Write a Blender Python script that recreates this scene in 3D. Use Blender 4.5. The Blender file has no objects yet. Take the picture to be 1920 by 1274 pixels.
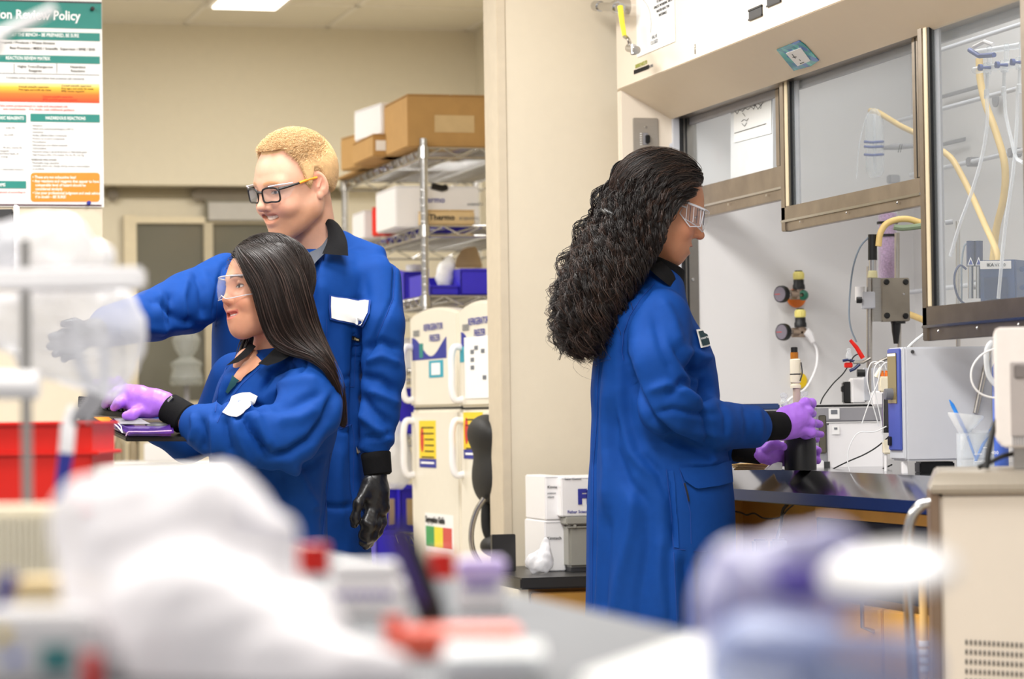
import bpy, bmesh, math, random
import numpy as np
from mathutils import Vector, Matrix
from mathutils.bvhtree import BVHTree
PI = math.pi
rnd = random.Random(7)
rng = np.random.default_rng(7)
S = bpy.context.scene
COL = S.collection

# ---------------------------------------------------------------- camera
FPX = 5100.0
EYE = 1.08
VPX, VPY = -423.0, 798.0            # where lines running down the room (+Y) meet
ROLL = math.radians(0.40)
cam_d = bpy.data.cameras.new('camera')
cam = bpy.data.objects.new('camera', cam_d)
COL.objects.link(cam)
_v = Vector(((VPX - 960), (637 - VPY), -FPX)).normalized()      # +Y in camera axes
# build rotation so that +Y world projects there, with the given roll
def _cam_rot():
    up_c = Vector((math.sin(-ROLL), math.cos(ROLL), 0))
    y_c = _v
    z_c = (up_c - y_c * up_c.dot(y_c)).normalized()
    x_c = y_c.cross(z_c)
    return Matrix((x_c, y_c, z_c))        # rows: world axes in camera coords -> maps cam vec to world
RC = _cam_rot()
cam.matrix_world = Matrix.Translation((0, 0, EYE)) @ RC.to_4x4()
cam_d.sensor_width = 36
cam_d.lens = FPX * 36 / 1920
cam_d.clip_start = 0.05
cam_d.clip_end = 60
cam_d.dof.use_dof = True
cam_d.dof.focus_distance = 6.4
cam_d.dof.aperture_fstop = 3.9
S.camera = cam
RIGHT = (RC @ Vector((1, 0, 0)))
UPC = (RC @ Vector((0, 1, 0)))
FWD = (RC @ Vector((0, 0, -1)))
CAM = Vector((0, 0, EYE))
YAW = math.atan2(FWD.x, FWD.y)            # clockwise from +Y

def ray(px, py):
    return FWD + RIGHT * ((px - 960) / FPX) + UPC * ((637 - py) / FPX)
def P(px, py, d):
    return CAM + ray(px, py) * d
def onX(px, py, X):
    r = ray(px, py); return CAM + r * ((X - CAM.x) / r.x)
def onY(px, py, Y):
    r = ray(px, py); return CAM + r * ((Y - CAM.y) / r.y)
def onZ(px, py, Z):
    r = ray(px, py); return CAM + r * ((Z - CAM.z) / r.z)
def proj(v):
    """n x 3 world points -> px, py arrays"""
    v = np.asarray(v, dtype=np.float64) - np.array(CAM)
    f = v @ np.array(FWD); x = v @ np.array(RIGHT); y = v @ np.array(UPC)
    return 960 + FPX * x / f, 637 - FPX * y / f

# ---------------------------------------------------------------- world, lamps, exposure
S.view_settings.view_transform = 'Standard'
S.view_settings.look = 'None'
S.view_settings.gamma = 1
S.view_settings.use_curve_mapping = False
S.view_settings.exposure = 0.45
W = bpy.data.worlds.new('world'); S.world = W; W.use_nodes = True
W.node_tree.nodes['Background'].inputs[0].default_value = (0.97, 0.98, 1.0, 1)
W.node_tree.nodes['Background'].inputs[1].default_value = 0.42
def area(name, loc, size, power, rot=(0, 0, 0), col=(1, 0.985, 0.96)):
    l = bpy.data.lights.new(name, 'AREA'); l.shape = 'RECTANGLE'
    l.size, l.size_y = size; l.energy = power; l.color = col
    o = bpy.data.objects.new(name, l); o.location = loc; o.rotation_euler = rot
    COL.objects.link(o); return o
for i, (x, y, e) in enumerate([(-0.9, 2.2, 20), (0.9, 2.2, 20), (-0.9, 4.6, 24), (1.0, 4.3, 34), (-0.4, 6.9, 26), (1.2, 6.2, 26),
                            (0.6, 9.2, 27), (2.3, 9.6, 15)]):
    area('ceiling_lamp', (x, y, 2.70), (0.5, 1.2), e * 1.35)
area('hood_lamp', (2.78, 5.9, 2.30), (0.25, 1.8), 6)

# ---------------------------------------------------------------- materials
MATS = {}
def srgb(h):
    if isinstance(h, str):
        h = h.lstrip('#'); c = [int(h[i:i + 2], 16) / 255 for i in (0, 2, 4)]
    else:
        c = h
    return tuple(((x / 12.92) if x <= 0.04045 else ((x + 0.055) / 1.055) ** 2.4) for x in c) + (1,)
def mat(name, col, rough=0.5, metal=0.0, noise=0.04, nscale=30, bump=0.0, bscale=200, spec=0.5, trans=0.0, ior=1.45,
        emit=None, estr=1.0, alpha=1.0, coat=0.0, sheen=0.0, attr=False, sss=0.0, brush=None, aniso=0.0):
    if name in MATS: return MATS[name]
    m = bpy.data.materials.new(name); m.use_nodes = True
    nt = m.node_tree; N = nt.nodes; L = nt.links
    b = N['Principled BSDF']
    c = srgb(col)
    b.inputs['Roughness'].default_value = rough
    b.inputs['Metallic'].default_value = metal
    b.inputs['Specular IOR Level'].default_value = spec
    b.inputs['IOR'].default_value = ior
    b.inputs['Transmission Weight'].default_value = trans
    b.inputs['Alpha'].default_value = alpha
    b.inputs['Coat Weight'].default_value = coat
    b.inputs['Sheen Weight'].default_value = sheen
    b.inputs['Anisotropic'].default_value = aniso
    if sss:
        b.inputs['Subsurface Weight'].default_value = sss
        b.inputs['Subsurface Radius'].default_value = (1.0, 0.35, 0.2)
        b.inputs['Subsurface Scale'].default_value = 0.008
    tc = N.new('ShaderNodeTexCoord')
    nz = N.new('ShaderNodeTexNoise'); nz.inputs['Scale'].default_value = nscale; nz.inputs['Detail'].default_value = 4
    mp = N.new('ShaderNodeMapping'); L.new(tc.outputs['Object'], mp.inputs[0]); L.new(mp.outputs[0], nz.inputs['Vector'])
    if brush: mp.inputs['Scale'].default_value = brush
    hs = N.new('ShaderNodeHueSaturation')
    mr = N.new('ShaderNodeMapRange')
    mr.inputs[1].default_value = 0.25; mr.inputs[2].default_value = 0.75
    mr.inputs[3].default_value = 1 - noise; mr.inputs[4].default_value = 1 + noise
    L.new(nz.outputs[0], mr.inputs[0]); L.new(mr.outputs[0], hs.inputs['Value'])
    if attr:
        at = N.new('ShaderNodeAttribute'); at.attribute_name = 'Col'; L.new(at.outputs['Color'], hs.inputs['Color'])
    else:
        hs.inputs['Color'].default_value = c
    L.new(hs.outputs[0], b.inputs['Base Color'])
    if bump:
        n2 = N.new('ShaderNodeTexNoise'); n2.inputs['Scale'].default_value = bscale; n2.inputs['Detail'].default_value = 3
        L.new(mp.outputs[0], n2.inputs['Vector'])
        bp = N.new('ShaderNodeBump'); bp.inputs['Strength'].default_value = bump; bp.inputs['Distance'].default_value = 0.002
        L.new(n2.outputs[0], bp.inputs['Height']); L.new(bp.outputs[0], b.inputs['Normal'])
    if emit is not None:
        b.inputs['Emission Color'].default_value = srgb(emit); b.inputs['Emission Strength'].default_value = estr
    MATS[name] = m
    return m
def film(name, col, opac=0.25, rough=0.15, bump=0.0, edge=0.55):
    """thin clear sheet: mostly transparent, with gloss"""
    if name in MATS: return MATS[name]
    m = bpy.data.materials.new(name); m.use_nodes = True
    nt = m.node_tree; N = nt.nodes; L = nt.links
    for n in list(N): N.remove(n)
    out = N.new('ShaderNodeOutputMaterial'); mix = N.new('ShaderNodeMixShader')
    tr = N.new('ShaderNodeBsdfTransparent'); tr.inputs[0].default_value = (0.97, 0.98, 0.985, 1)
    pb = N.new('ShaderNodeBsdfPrincipled'); pb.inputs['Base Color'].default_value = srgb(col); pb.inputs['Roughness'].default_value = rough
    lw = N.new('ShaderNodeLayerWeight'); lw.inputs[0].default_value = 0.25
    ma = N.new('ShaderNodeMath'); ma.operation = 'MULTIPLY_ADD'; ma.inputs[1].default_value = edge; ma.inputs[2].default_value = opac
    ma.use_clamp = True
    L.new(lw.outputs['Facing'], ma.inputs[0]); L.new(ma.outputs[0], mix.inputs[0]); L.new(tr.outputs[0], mix.inputs[1]); L.new(pb.outputs[0], mix.inputs[2])
    if bump:
        nz = N.new('ShaderNodeTexNoise'); nz.inputs['Scale'].default_value = 25
        bp = N.new('ShaderNodeBump'); bp.inputs['Strength'].default_value = bump; bp.inputs['Distance'].default_value = 0.01
        tc = N.new('ShaderNodeTexCoord'); L.new(tc.outputs['Object'], nz.inputs[0]); L.new(nz.outputs[0], bp.inputs['Height']); L.new(bp.outputs[0], pb.inputs['Normal'])
    L.new(mix.outputs[0], out.inputs[0])
    MATS[name] = m
    return m

m_wall = mat('wall_paint', '#d6cbb6', 0.75, noise=0.012, bump=0.15, bscale=300)
m_wall_b = mat('wall_paint_back', '#d9d0ba', 0.8, noise=0.015, bump=0.15, bscale=300)
m_trim = mat('corner_guard', '#c9bca6', 0.6)
m_ceil = mat('ceiling_tile', '#e3dccb', 0.9, noise=0.03, nscale=120, bump=0.4, bscale=150)
m_tbar = mat('ceiling_bar', '#e8e2d6', 0.5)
m_floor = mat('vinyl_floor', '#c9c1b2', 0.35, noise=0.06, nscale=12)
m_diff = mat('lamp_diffuser', '#ffffff', 0.5, emit='#fff9ee', estr=3.0)
m_white = mat('white_plastic', '#eceaea', 0.35, noise=0.01)
m_offw = mat('offwhite_enamel', '#e9e2d2', 0.3, noise=0.015)
m_hood = mat('hood_enamel', '#e6dac9', 0.35, noise=0.01)
m_hoodt = mat('hood_enamel_tan', '#d8c8b0', 0.45, noise=0.01)
m_liner = mat('hood_liner', '#dcdad9', 0.35, noise=0.02, nscale=3)
m_steel = mat('stainless_steel', '#b9b4ad', 0.28, 1.0, noise=0.10, nscale=40, brush=(1, 1, 30), bump=0.05)
m_steel_d = mat('stainless_frame', '#9d9286', 0.34, 1.0, noise=0.16, nscale=14, bump=0.1, bscale=60)
m_chrome = mat('chrome', '#c2c1c0', 0.2, 1.0, noise=0.02)
m_bench = mat('stainless_worktop', '#a5a5aa', 0.13, 1.0, noise=0.06, nscale=9, bump=0.03, bscale=15)
m_black = mat('black_plastic', '#161617', 0.4, noise=0.05)
m_rubber = mat('black_rubber', '#1c1c1c', 0.65, noise=0.06)
m_dark = mat('dark_grey_plastic', '#3c3c3e', 0.5)
m_grey = mat('grey_plastic', '#8f8e92', 0.45)
m_lgrey = mat('light_grey_enamel', '#c9cbd1', 0.4, noise=0.01)
m_blue = mat('blue_enamel', '#4a5aa8', 0.35)
m_navy = mat('navy_enamel', '#2c4677', 0.4)
m_bin = mat('blue_bin_plastic', '#3328c0', 0.4)
m_red = mat('red_plastic', '#d81c0c', 0.4)
m_card = mat('cardboard', '#b58d56', 0.85, noise=0.05, nscale=25, bump=0.1)
m_cardl = mat('light_cardboard', '#cdb183', 0.85, noise=0.05)
m_paper = mat('white_paper', '#efeeec', 0.85, noise=0.01)
m_wood = mat('maple_wood', '#c39347', 0.5, noise=0.14, nscale=6, brush=(1, 1, 0.12))
m_woodl = mat('light_wood', '#d9b679', 0.5, noise=0.08, nscale=8, brush=(0.2, 1, 1))
m_benchb = mat('black_epoxy_top', '#2d2c2c', 0.35)
m_benchg = mat('grey_epoxy_top', '#77787b', 0.65, noise=0.03, spec=0.15)
m_ink = mat('black_ink', '#1b1b1e', 0.7)
m_greyink = mat('grey_ink', '#6f7278', 0.7)
m_teal = mat('teal_print', '#1d8278', 0.5)
m_orange = mat('orange_print', '#ea8a24', 0.5)
m_yel = mat('yellow_print', '#f0cf28', 0.5)
m_inkw = mat('white_ink', '#fbfbfb', 0.6)
m_inkr = mat('red_ink', '#cf3a2c', 0.6)
m_inkb = mat('blue_ink', '#2b3190', 0.6)
m_brass = mat('brass', '#b5a27f', 0.35, 1.0)
m_hose = mat('yellow_rubber_hose', '#dfc07c', 0.45, noise=0.05)
m_tube = film('clear_tubing', '#f2f4f8', 0.38, 0.1)
m_glass = film('clear_glass', '#f4f8fb', 0.10, 0.03)
m_sash = film('sash_glass', '#dfe6ea', 0.03, 0.02, 0.0, 0.12)
m_bag = film('clear_bag_film', '#f5f4f8', 0.46, 0.15, 0.6)
m_bagw = film('white_bag_film', '#fffafc', 0.66, 0.45, 0.25, 0.35)
m_orangep = mat('orange_plastic', '#ee7a1e', 0.4)
m_cream = mat('cream_plastic', '#efe6cf', 0.4)
m_coat = mat('royal_blue_cotton', '#0c3e88', 0.75, noise=0.04, nscale=60, bump=0.25, bscale=900, spec=0.16)
m_collar = mat('black_knit', '#121214', 0.9, noise=0.1, nscale=200, bump=0.3, bscale=500, spec=0.2)
m_thread = mat('navy_seam_thread', '#0f3c8c', 0.8)
m_glovep = mat('purple_nitrile', '#a76be0', 0.42, noise=0.04, nscale=40, bump=0.25, bscale=120)
m_gloveb = mat('black_nitrile', '#1c1c1e', 0.33, noise=0.05, nscale=40, bump=0.3, bscale=110)
m_skin = mat('skin', '#d9a58a', 0.48, noise=0.03, nscale=80, bump=0.06, bscale=500, attr=True, sss=0.12)
m_patch = mat('white_patch_cloth', '#f4f3f0', 0.8, bump=0.2, bscale=400)

# ---------------------------------------------------------------- object helpers
def link(name, me, m=None, parent=None):
    o = bpy.data.objects.new(name, me)
    COL.objects.link(o)
    if m is not None: me.materials.append(m)
    if parent is not None: o.parent = parent
    return o
def tag(o, label=None, cat=None, group=None, kind=None):
    if label: o['label'] = label
    if cat: o['category'] = cat
    if group: o['group'] = group
    if kind: o['kind'] = kind
    return o
def thing(name, label, cat, loc=(0, 0, 0), rotz=0.0, group=None):
    o = bpy.data.objects.new(name, None)
    o.empty_display_size = 0.05
    COL.objects.link(o)
    o.matrix_world = Matrix.Translation(Vector(loc)) @ Matrix.Rotation(rotz, 4, 'Z')
    return tag(o, label, cat, group)
def camthing(name, label, cat, px, py, d, group=None, rot=None):
    return thing(name, label, cat, P(px, py, d), -YAW if rot is None else rot, group)
def loc(t, px, py, d):
    return t.matrix_world.inverted() @ P(px, py, d)
class MB:
    def __init__(s): s.v = []; s.f = []
    def add(s, v, f):
        n = len(s.v); s.v += [tuple(x) for x in v]; s.f += [tuple(i + n for i in q) for q in f]; return s
    def box(s, a, b, M=None):
        (x0, y0, z0), (x1, y1, z1) = a, b
        if x0 > x1: x0, x1 = x1, x0
        if y0 > y1: y0, y1 = y1, y0
        if z0 > z1: z0, z1 = z1, z0
        v = [Vector(p) for p in ((x0, y0, z0), (x1, y0, z0), (x1, y1, z0), (x0, y1, z0), (x0, y0, z1), (x1, y0, z1), (x1, y1, z1), (x0, y1, z1))]
        if M is not None: v = [M @ p for p in v]
        return s.add(v, [(3, 2, 1, 0), (4, 5, 6, 7), (0, 1, 5, 4), (1, 2, 6, 5), (2, 3, 7, 6), (3, 0, 4, 7)])
    def tube(s, pts, r, n=10, cap=True):
        pts = [Vector(p) for p in pts]; k = len(pts)
        rs = r if isinstance(r, (list, tuple)) else [r] * k
        ref = None; rings = []
        for i in range(k):
            t = (pts[min(i + 1, k - 1)] - pts[max(i - 1, 0)])
            t = t.normalized() if t.length > 1e-9 else Vector((0, 0, 1))
            if ref is None:
                ref = Vector((0, 0, 1)) if abs(t.z) < 0.9 else Vector((1, 0, 0))
            u = (ref - t * ref.dot(t)).normalized(); w = t.cross(u); ref = u
            rings.append([pts[i] + (u * math.cos(2 * PI * j / n) + w * math.sin(2 * PI * j / n)) * rs[i] for j in range(n)])
        v = [p for rg in rings for p in rg]
        f = [(i * n + j, i * n + (j + 1) % n, (i + 1) * n + (j + 1) % n, (i + 1) * n + j) for i in range(k - 1) for j in range(n)]
        if cap: f += [tuple(reversed(range(n))), tuple((k - 1) * n + j for j in range(n))]
        return s.add(v, f)
    def lathe(s, prof, c=(0, 0, 0), n=24, M=None):
        """prof: (r, z) list, about z through c"""
        v = []; c = Vector(c)
        for r, z in prof:
            for j in range(n):
                p = c + Vector((r * math.cos(2 * PI * j / n), r * math.sin(2 * PI * j / n), z))
                v.append(M @ p if M is not None else p)
        k = len(prof)
        f = [(i * n + j, i * n + (j + 1) % n, (i + 1) * n + (j + 1) % n, (i + 1) * n + j) for i in range(k - 1) for j in range(n)]
        if prof[0][0] > 1e-6: f.append(tuple(reversed(range(n))))
        if prof[-1][0] > 1e-6: f.append(tuple((k - 1) * n + j for j in range(n)))
        return s.add(v, f)
    def prism(s, poly, ext):
        """poly: 3D points of a planar outline, ext: vector"""
        n = len(poly); e = Vector(ext); a = [Vector(p) for p in poly]
        return s.add(a + [p + e for p in a], [tuple(reversed(range(n))), tuple(range(n, 2 * n))] + [(i, (i + 1) % n, n + (i + 1) % n, n + i) for i in range(n)])
    def build(s, name, m, parent=None, bevel=0.0, smooth=None, seg=2, fix=True):
        me = bpy.data.meshes.new(name)
        bm = bmesh.new()
        vs = [bm.verts.new(v) for v in s.v]
        for q in s.f:
            try: bm.faces.new([vs[i] for i in q])
            except ValueError: pass
        if fix: bmesh.ops.recalc_face_normals(bm, faces=bm.faces)
        if bevel > 0:
            ed = [e for e in bm.edges if len(e.link_faces) == 2 and e.calc_face_angle(0) > 0.6]
            bmesh.ops.bevel(bm, geom=ed, offset=bevel, segments=seg, affect='EDGES', clamp_overlap=True)
        bm.to_mesh(me); bm.free()
        if smooth is None: smooth = True
        if smooth:
            me.polygons.foreach_set('use_smooth', [True] * len(me.polygons))
            me.set_sharp_from_angle(angle=math.radians(42))
        return link(name, me, m, parent)
def box(name, a, b, m, parent=None, bevel=0.0, M=None):
    return MB().box(a, b, M).build(name, m, parent, bevel)
def boxp(name, t, px0, py0, px1, py1, d, th, m, bevel=0.002):
    """box in a camera-turned thing: pixel rectangle at depth d, going th metres back"""
    a = loc(t, px0, py1, d); b = loc(t, px1, py0, d)
    return box(name, (a.x, a.y, a.z), (b.x, a.y + th, b.z), m, t, bevel)
def tube(name, pts, r, m, parent=None, n=10):
    return MB().tube(pts, r, n).build(name, m, parent)
def lathe(name, prof, m, parent=None, c=(0, 0, 0), n=28, M=None):
    return MB().lathe(prof, c, n, M).build(name, m, parent)
def smoothpath(pts, k=6):
    """Catmull-Rom"""
    p = [Vector(q) for q in pts]; out = []
    for i in range(len(p) - 1):
        a = p[i - 1] if i > 0 else p[i] * 2 - p[i + 1]; b = p[i]; c = p[i + 1]; d = p[i + 2] if i + 2 < len(p) else p[i + 1] * 2 - p[i]
        for j in range(k):
            t = j / k
            out.append(0.5 * ((2 * b) + (c - a) * t + (2 * a - 5 * b + 4 * c - d) * t * t + (3 * b - a - 3 * c + d) * t ** 3))
    out.append(p[-1]); return out
def text(parent, s, at, size, m, face='-Y', name='lettering', align='LEFT', bold=0.0, sx=1.0, roll=0.0, ext=0.0004, space=1.0):
    c = bpy.data.curves.new(name, 'FONT'); c.body = s; c.size = size; c.extrude = ext; c.offset = bold * size
    c.align_x = align; c.resolution_u = 2; c.space_line = space
    c.materials.append(m)
    o = bpy.data.objects.new(name, c); COL.objects.link(o)
    if parent is not None: o.parent = parent
    R = Matrix.Rotation(PI / 2, 4, 'X')
    if face == '-X': R = Matrix.Rotation(-PI / 2, 4, 'Z') @ R
    elif isinstance(face, Matrix): R = face
    o.matrix_local = Matrix.Translation(Vector(at)) @ R @ Matrix.Rotation(roll, 4, 'Z') @ Matrix.Diagonal((sx, 1, 1, 1))
    return o
def cyl_between(mb, a, b, r0, r1=None, n=16):
    mb.tube([a, b], [r0, r0 if r1 is None else r1], n); return mb
def copy_tree(o, parent=None):
    c = o.copy(); COL.objects.link(c)
    if parent is not None: c.parent = parent
    for ch in list(o.children): copy_tree(ch, c)
    return c

# ---------------------------------------------------------------- implicit surfaces
def smin(a, b, k):
    h = np.maximum(k - np.abs(a - b), 0) / k
    return np.minimum(a, b) - h * h * k * 0.25
def V3(p): return np.array(p, dtype=np.float32)
def s_cone(a, b, r0, r1):
    a = V3(a); b = V3(b); ab = b - a; L2 = float(ab @ ab) + 1e-12
    def f(p):
        t = np.clip(((p - a) @ ab) / L2, 0, 1)
        return np.linalg.norm(p - a - t[:, None] * ab, axis=1) - (r0 + (r1 - r0) * t)
    return f
def s_ell(c, r, R=None):
    c = V3(c); r = V3(r); R = None if R is None else np.array(R, dtype=np.float32)
    def f(p):
        q = p - c
        if R is not None: q = q @ R        # R columns = axes
        k0 = np.linalg.norm(q / r, axis=1); k1 = np.linalg.norm(q / (r * r), axis=1) + 1e-9
        return k0 * (k0 - 1) / k1
    return f
def s_chain(pts, rs):
    fs = [s_cone(pts[i], pts[i + 1], rs[i], rs[i + 1]) for i in range(len(pts) - 1)]
    def f(p):
        d = fs[0](p)
        for g in fs[1:]: d = smin(d, g(p), 0.012)
        return d
    return f
def s_loft(levels, U, Vv):
    """levels: (centre, half along U, half along V), sorted by falling z; elliptical tube"""
    lv = sorted(levels, key=lambda q: q[0][2])
    z = np.array([q[0][2] for q in lv]); cx = np.array([q[0][0] for q in lv]); cy = np.array([q[0][1] for q in lv])
    aa = np.array([q[1] for q in lv]); bb = np.array([q[2] for q in lv])
    U = V3(U); Vv = V3(Vv)
    zz = np.linspace(z[0], z[-1], 200)
    def sm(y):
        y = np.interp(zz, z, y); k = np.hanning(15); k /= k.sum()
        yp = np.concatenate([np.full(7, y[0]), y, np.full(7, y[-1])]); return np.convolve(yp, k, 'valid')
    cxs, cys, aas, bbs = sm(cx), sm(cy), sm(aa), sm(bb)
    def f(p):
        pz = np.clip(p[:, 2], z[0], z[-1])
        x = p[:, 0] - np.interp(pz, zz, cxs); y = p[:, 1] - np.interp(pz, zz, cys)
        a = np.interp(pz, zz, aas); b = np.interp(pz, zz, bbs)
        u = x * U[0] + y * U[1]; v = x * Vv[0] + y * Vv[1]
        k = (np.abs(u / a) ** 2.3 + np.abs(v / b) ** 2.3) ** (1 / 2.3)
        d = (k - 1) * np.minimum(a, b)
        dz = np.abs(p[:, 2] - pz)
        return np.where(dz > 0, np.sqrt(np.maximum(d, 0) ** 2 + dz ** 2) + np.minimum(d, 0) * 0, d).astype(np.float32)
    return f
def union(items):
    """items: (sdf, k) ; k<0 means smooth subtract with |k|"""
    def f(p):
        d = items[0][0](p)
        for g, k in items[1:]:
            if k >= 0: d = smin(d, g(p), max(k, 1e-4))
            else: d = -smin(-d, g(p), -k)
        return d
    return f
def mesh_sdf(f, lo, hi, h):
    lo = np.array(lo, dtype=np.float32); hi = np.array(hi, dtype=np.float32)
    C = 4
    nc = np.ceil((hi - lo) / (h * C)).astype(int) + 1
    ax = [lo[i] + (np.arange(nc[i]) + 0.5) * h * C - h / 2 for i in range(3)]
    G = np.stack(np.meshgrid(*ax, indexing='ij'), -1).reshape(-1, 3).astype(np.float32)
    fc = f(G).reshape(nc)
    F = np.repeat(np.repeat(np.repeat(fc, C, 0), C, 1), C, 2).astype(np.float32)
    m = np.abs(F) < h * C * 1.7
    ii = np.argwhere(m)
    for s in range(0, len(ii), 400000):
        q = ii[s:s + 400000]
        F[q[:, 0], q[:, 1], q[:, 2]] = f(lo + q.astype(np.float32) * h)
    sg = F < 0
    n = F.shape
    cell = np.zeros((n[0] - 1, n[1] - 1, n[2] - 1), np.int8)
    for dx in (0, 1):
        for dy in (0, 1):
            for dz in (0, 1):
                cell += sg[dx:n[0] - 1 + dx, dy:n[1] - 1 + dy, dz:n[2] - 1 + dz]
    act = (cell > 0) & (cell < 8)
    ci = np.argwhere(act); idx = -np.ones(act.shape, np.int64); idx[act] = np.arange(len(ci))
    acc = np.zeros((len(ci), 3), np.float32); cnt = np.zeros(len(ci), np.float32)
    cor = [(a, b, c) for a in (0, 1) for b in (0, 1) for c in (0, 1)]
    for i, a in enumerate(cor):
        for b in cor[i + 1:]:
            if sum(abs(a[k] - b[k]) for k in range(3)) != 1: continue
            fa = F[ci[:, 0] + a[0], ci[:, 1] + a[1], ci[:, 2] + a[2]]; fb = F[ci[:, 0] + b[0], ci[:, 1] + b[1], ci[:, 2] + b[2]]
            x = (fa < 0) != (fb < 0); t = np.where(x, fa / np.where(x, fa - fb, 1), 0)
            pt = np.array(a, np.float32) + t[:, None] * (np.array(b, np.float32) - np.array(a, np.float32))
            acc[x] += pt[x]; cnt[x] += 1
    v = lo + (ci + acc / cnt[:, None]) * h
    faces = []
    for axn in range(3):
        o = [k for k in range(3) if k != axn]
        sl0 = [slice(None)] * 3; sl1 = [slice(None)] * 3
        sl0[axn] = slice(0, -1); sl1[axn] = slice(1, None)
        e0 = sg[tuple(sl0)]; e1 = sg[tuple(sl1)]
        x = np.argwhere(e0 != e1)
        x = x[(x[:, o[0]] > 0) & (x[:, o[1]] > 0) & (x[:, o[0]] < n[o[0]] - 1) & (x[:, o[1]] < n[o[1]] - 1)]
        inside = e0[x[:, 0], x[:, 1], x[:, 2]]
        def g(d0, d1):
            y = x.copy(); y[:, o[0]] -= d0; y[:, o[1]] -= d1; return idx[y[:, 0], y[:, 1], y[:, 2]]
        q = np.stack([g(1, 1), g(0, 1), g(0, 0), g(1, 0)], 1)
        flip = inside if axn != 1 else ~inside
        q[~flip] = q[~flip][:, ::-1]
        faces.append(q)
    faces = np.concatenate(faces)
    faces = faces[(faces >= 0).all(1)]
    for _ in range(2):                     # pull the points on to the surface
        d, nn = grad(f, v); v = v - nn * np.clip(d, -h, h)[:, None]
    return v, faces, grad(f, v)[1]
def grad(f, v, e=0.0015):
    d = f(v)
    g = np.stack([f(v + np.array(o, np.float32)) - d for o in ((e, 0, 0), (0, e, 0), (0, 0, e))], 1)
    return d, g / (np.linalg.norm(g, axis=1)[:, None] + 1e-9)
def np_mesh(name, v, f, m, parent=None, col=None):
    me = bpy.data.meshes.new(name)
    v = np.asarray(v, np.float32); f = np.asarray(f, np.int32); k = f.shape[1]
    me.vertices.add(len(v)); me.vertices.foreach_set('co', v.ravel())
    me.loops.add(f.size); me.loops.foreach_set('vertex_index', f.ravel())
    me.polygons.add(len(f)); me.polygons.foreach_set('loop_start', np.arange(len(f), dtype=np.int32) * k)
    me.polygons.foreach_set('use_smooth', np.ones(len(f), bool))
    me.update(calc_edges=True)
    if col is not None:
        a = me.color_attributes.new('Col', 'FLOAT_COLOR', 'POINT')
        c = np.ones((len(v), 4), np.float32); c[:, :3] = col; a.data.foreach_set('color', c.ravel())
    o = link(name, me, m, None)
    if parent is not None:
        o.parent = parent; me.transform(parent.matrix_world.inverted())
    return o
def strands(name, lines, r, m, parent=None, n=3, kind=None, taper=True):
    """lines: k x s x 3 array; r: radius or array k"""
    Ls = np.asarray(lines, np.float32); k, s, _ = Ls.shape
    T = np.gradient(Ls, axis=1); T /= np.linalg.norm(T, axis=2, keepdims=True) + 1e-9
    ref = np.array([0.31, 0.87, 0.38], np.float32); ref /= np.linalg.norm(ref)
    U = np.cross(T, ref); U /= np.linalg.norm(U, axis=2, keepdims=True) + 1e-9
    Wv = np.cross(T, U)
    rr = np.broadcast_to(np.asarray(r, np.float32).reshape(-1, 1), (k, s)).copy()
    if taper: rr *= (1 - 0.75 * np.linspace(0, 1, s) ** 3)[None]
    ang = np.arange(n) * 2 * PI / n
    v = Ls[:, :, None] + rr[:, :, None, None] * (U[:, :, None] * np.cos(ang)[None, None, :, None] + Wv[:, :, None] * np.sin(ang)[None, None, :, None])
    base = (np.arange(k) * s * n)[:, None, None] + (np.arange(s - 1) * n)[None, :, None]
    j = np.arange(n)[None, None]; j2 = (j + 1) % n
    f = np.stack([base + j, base + j2, base + n + j2, base + n + j], -1).reshape(-1, 4)
    o = np_mesh(name, v.reshape(-1, 3), f, m, parent)
    if kind: o['kind'] = kind
    return o
def vnoise(p, scale, seed=0):
    """smooth cheap noise from sines"""
    r = np.random.default_rng(seed); out = np.zeros(len(p))
    for i in range(6):
        k = r.normal(size=3); k /= np.linalg.norm(k); out += np.sin((p @ k) * scale * (0.7 + 0.35 * i) + r.uniform(0, 6.28)) / (1 + 0.3 * i)
    return out / 3
def polydist(px, py, pts):
    best = np.full(len(px), 1e9); tt = np.zeros(len(px)); n = len(pts) - 1
    for i in range(n):
        a = np.array(pts[i], float); b = np.array(pts[i + 1], float); ab = b - a; L2 = ab @ ab + 1e-9
        t = np.clip(((px - a[0]) * ab[0] + (py - a[1]) * ab[1]) / L2, 0, 1)
        d = np.hypot(px - a[0] - t * ab[0], py - a[1] - t * ab[1])
        m = d < best; best[m] = d[m]; tt[m] = (i + t[m]) / n
    return best, tt
def folds(v, nrm, lines):
    """lines: (points, height in m, half width in px). Cloth folds: raised or sunk along a line, fading at its ends"""
    px, py = proj(v); out = np.zeros(len(v))
    for pts, amp, w in lines:
        d, t = polydist(px, py, pts)
        out += 1.35 * amp * np.exp(-(d / w) ** 2) * np.clip(np.minimum(t, 1 - t) * 5 + 0.25, 0, 1)
    return v + nrm * out[:, None]
# ================================================================ the setting
def pl(t, px, py, y=0.0):
    """where the pixel's ray meets the plane y of a thing, in the thing's own axes"""
    Mi = t.matrix_world.inverted(); o = Mi @ CAM; r = Mi.to_3x3() @ ray(px, py)
    return o + r * ((y - o.y) / r.y)
def struct(name, a, b, m, bevel=0.0):
    return tag(box(name, a, b, m, None, bevel), kind='structure')
def rect(t, px0, py0, px1, py1, m, name, y=0.0, th=0.002, bevel=0.0):
    a = pl(t, px0, py1, y); b = pl(t, px1, py0, y)
    c = pl(t, px0, py0, y); d = pl(t, px1, py1, y)
    return box(name, (a.x, y - th, (a.z + d.z) / 2), (b.x, y, (b.z + c.z) / 2), m, t, bevel)

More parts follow.
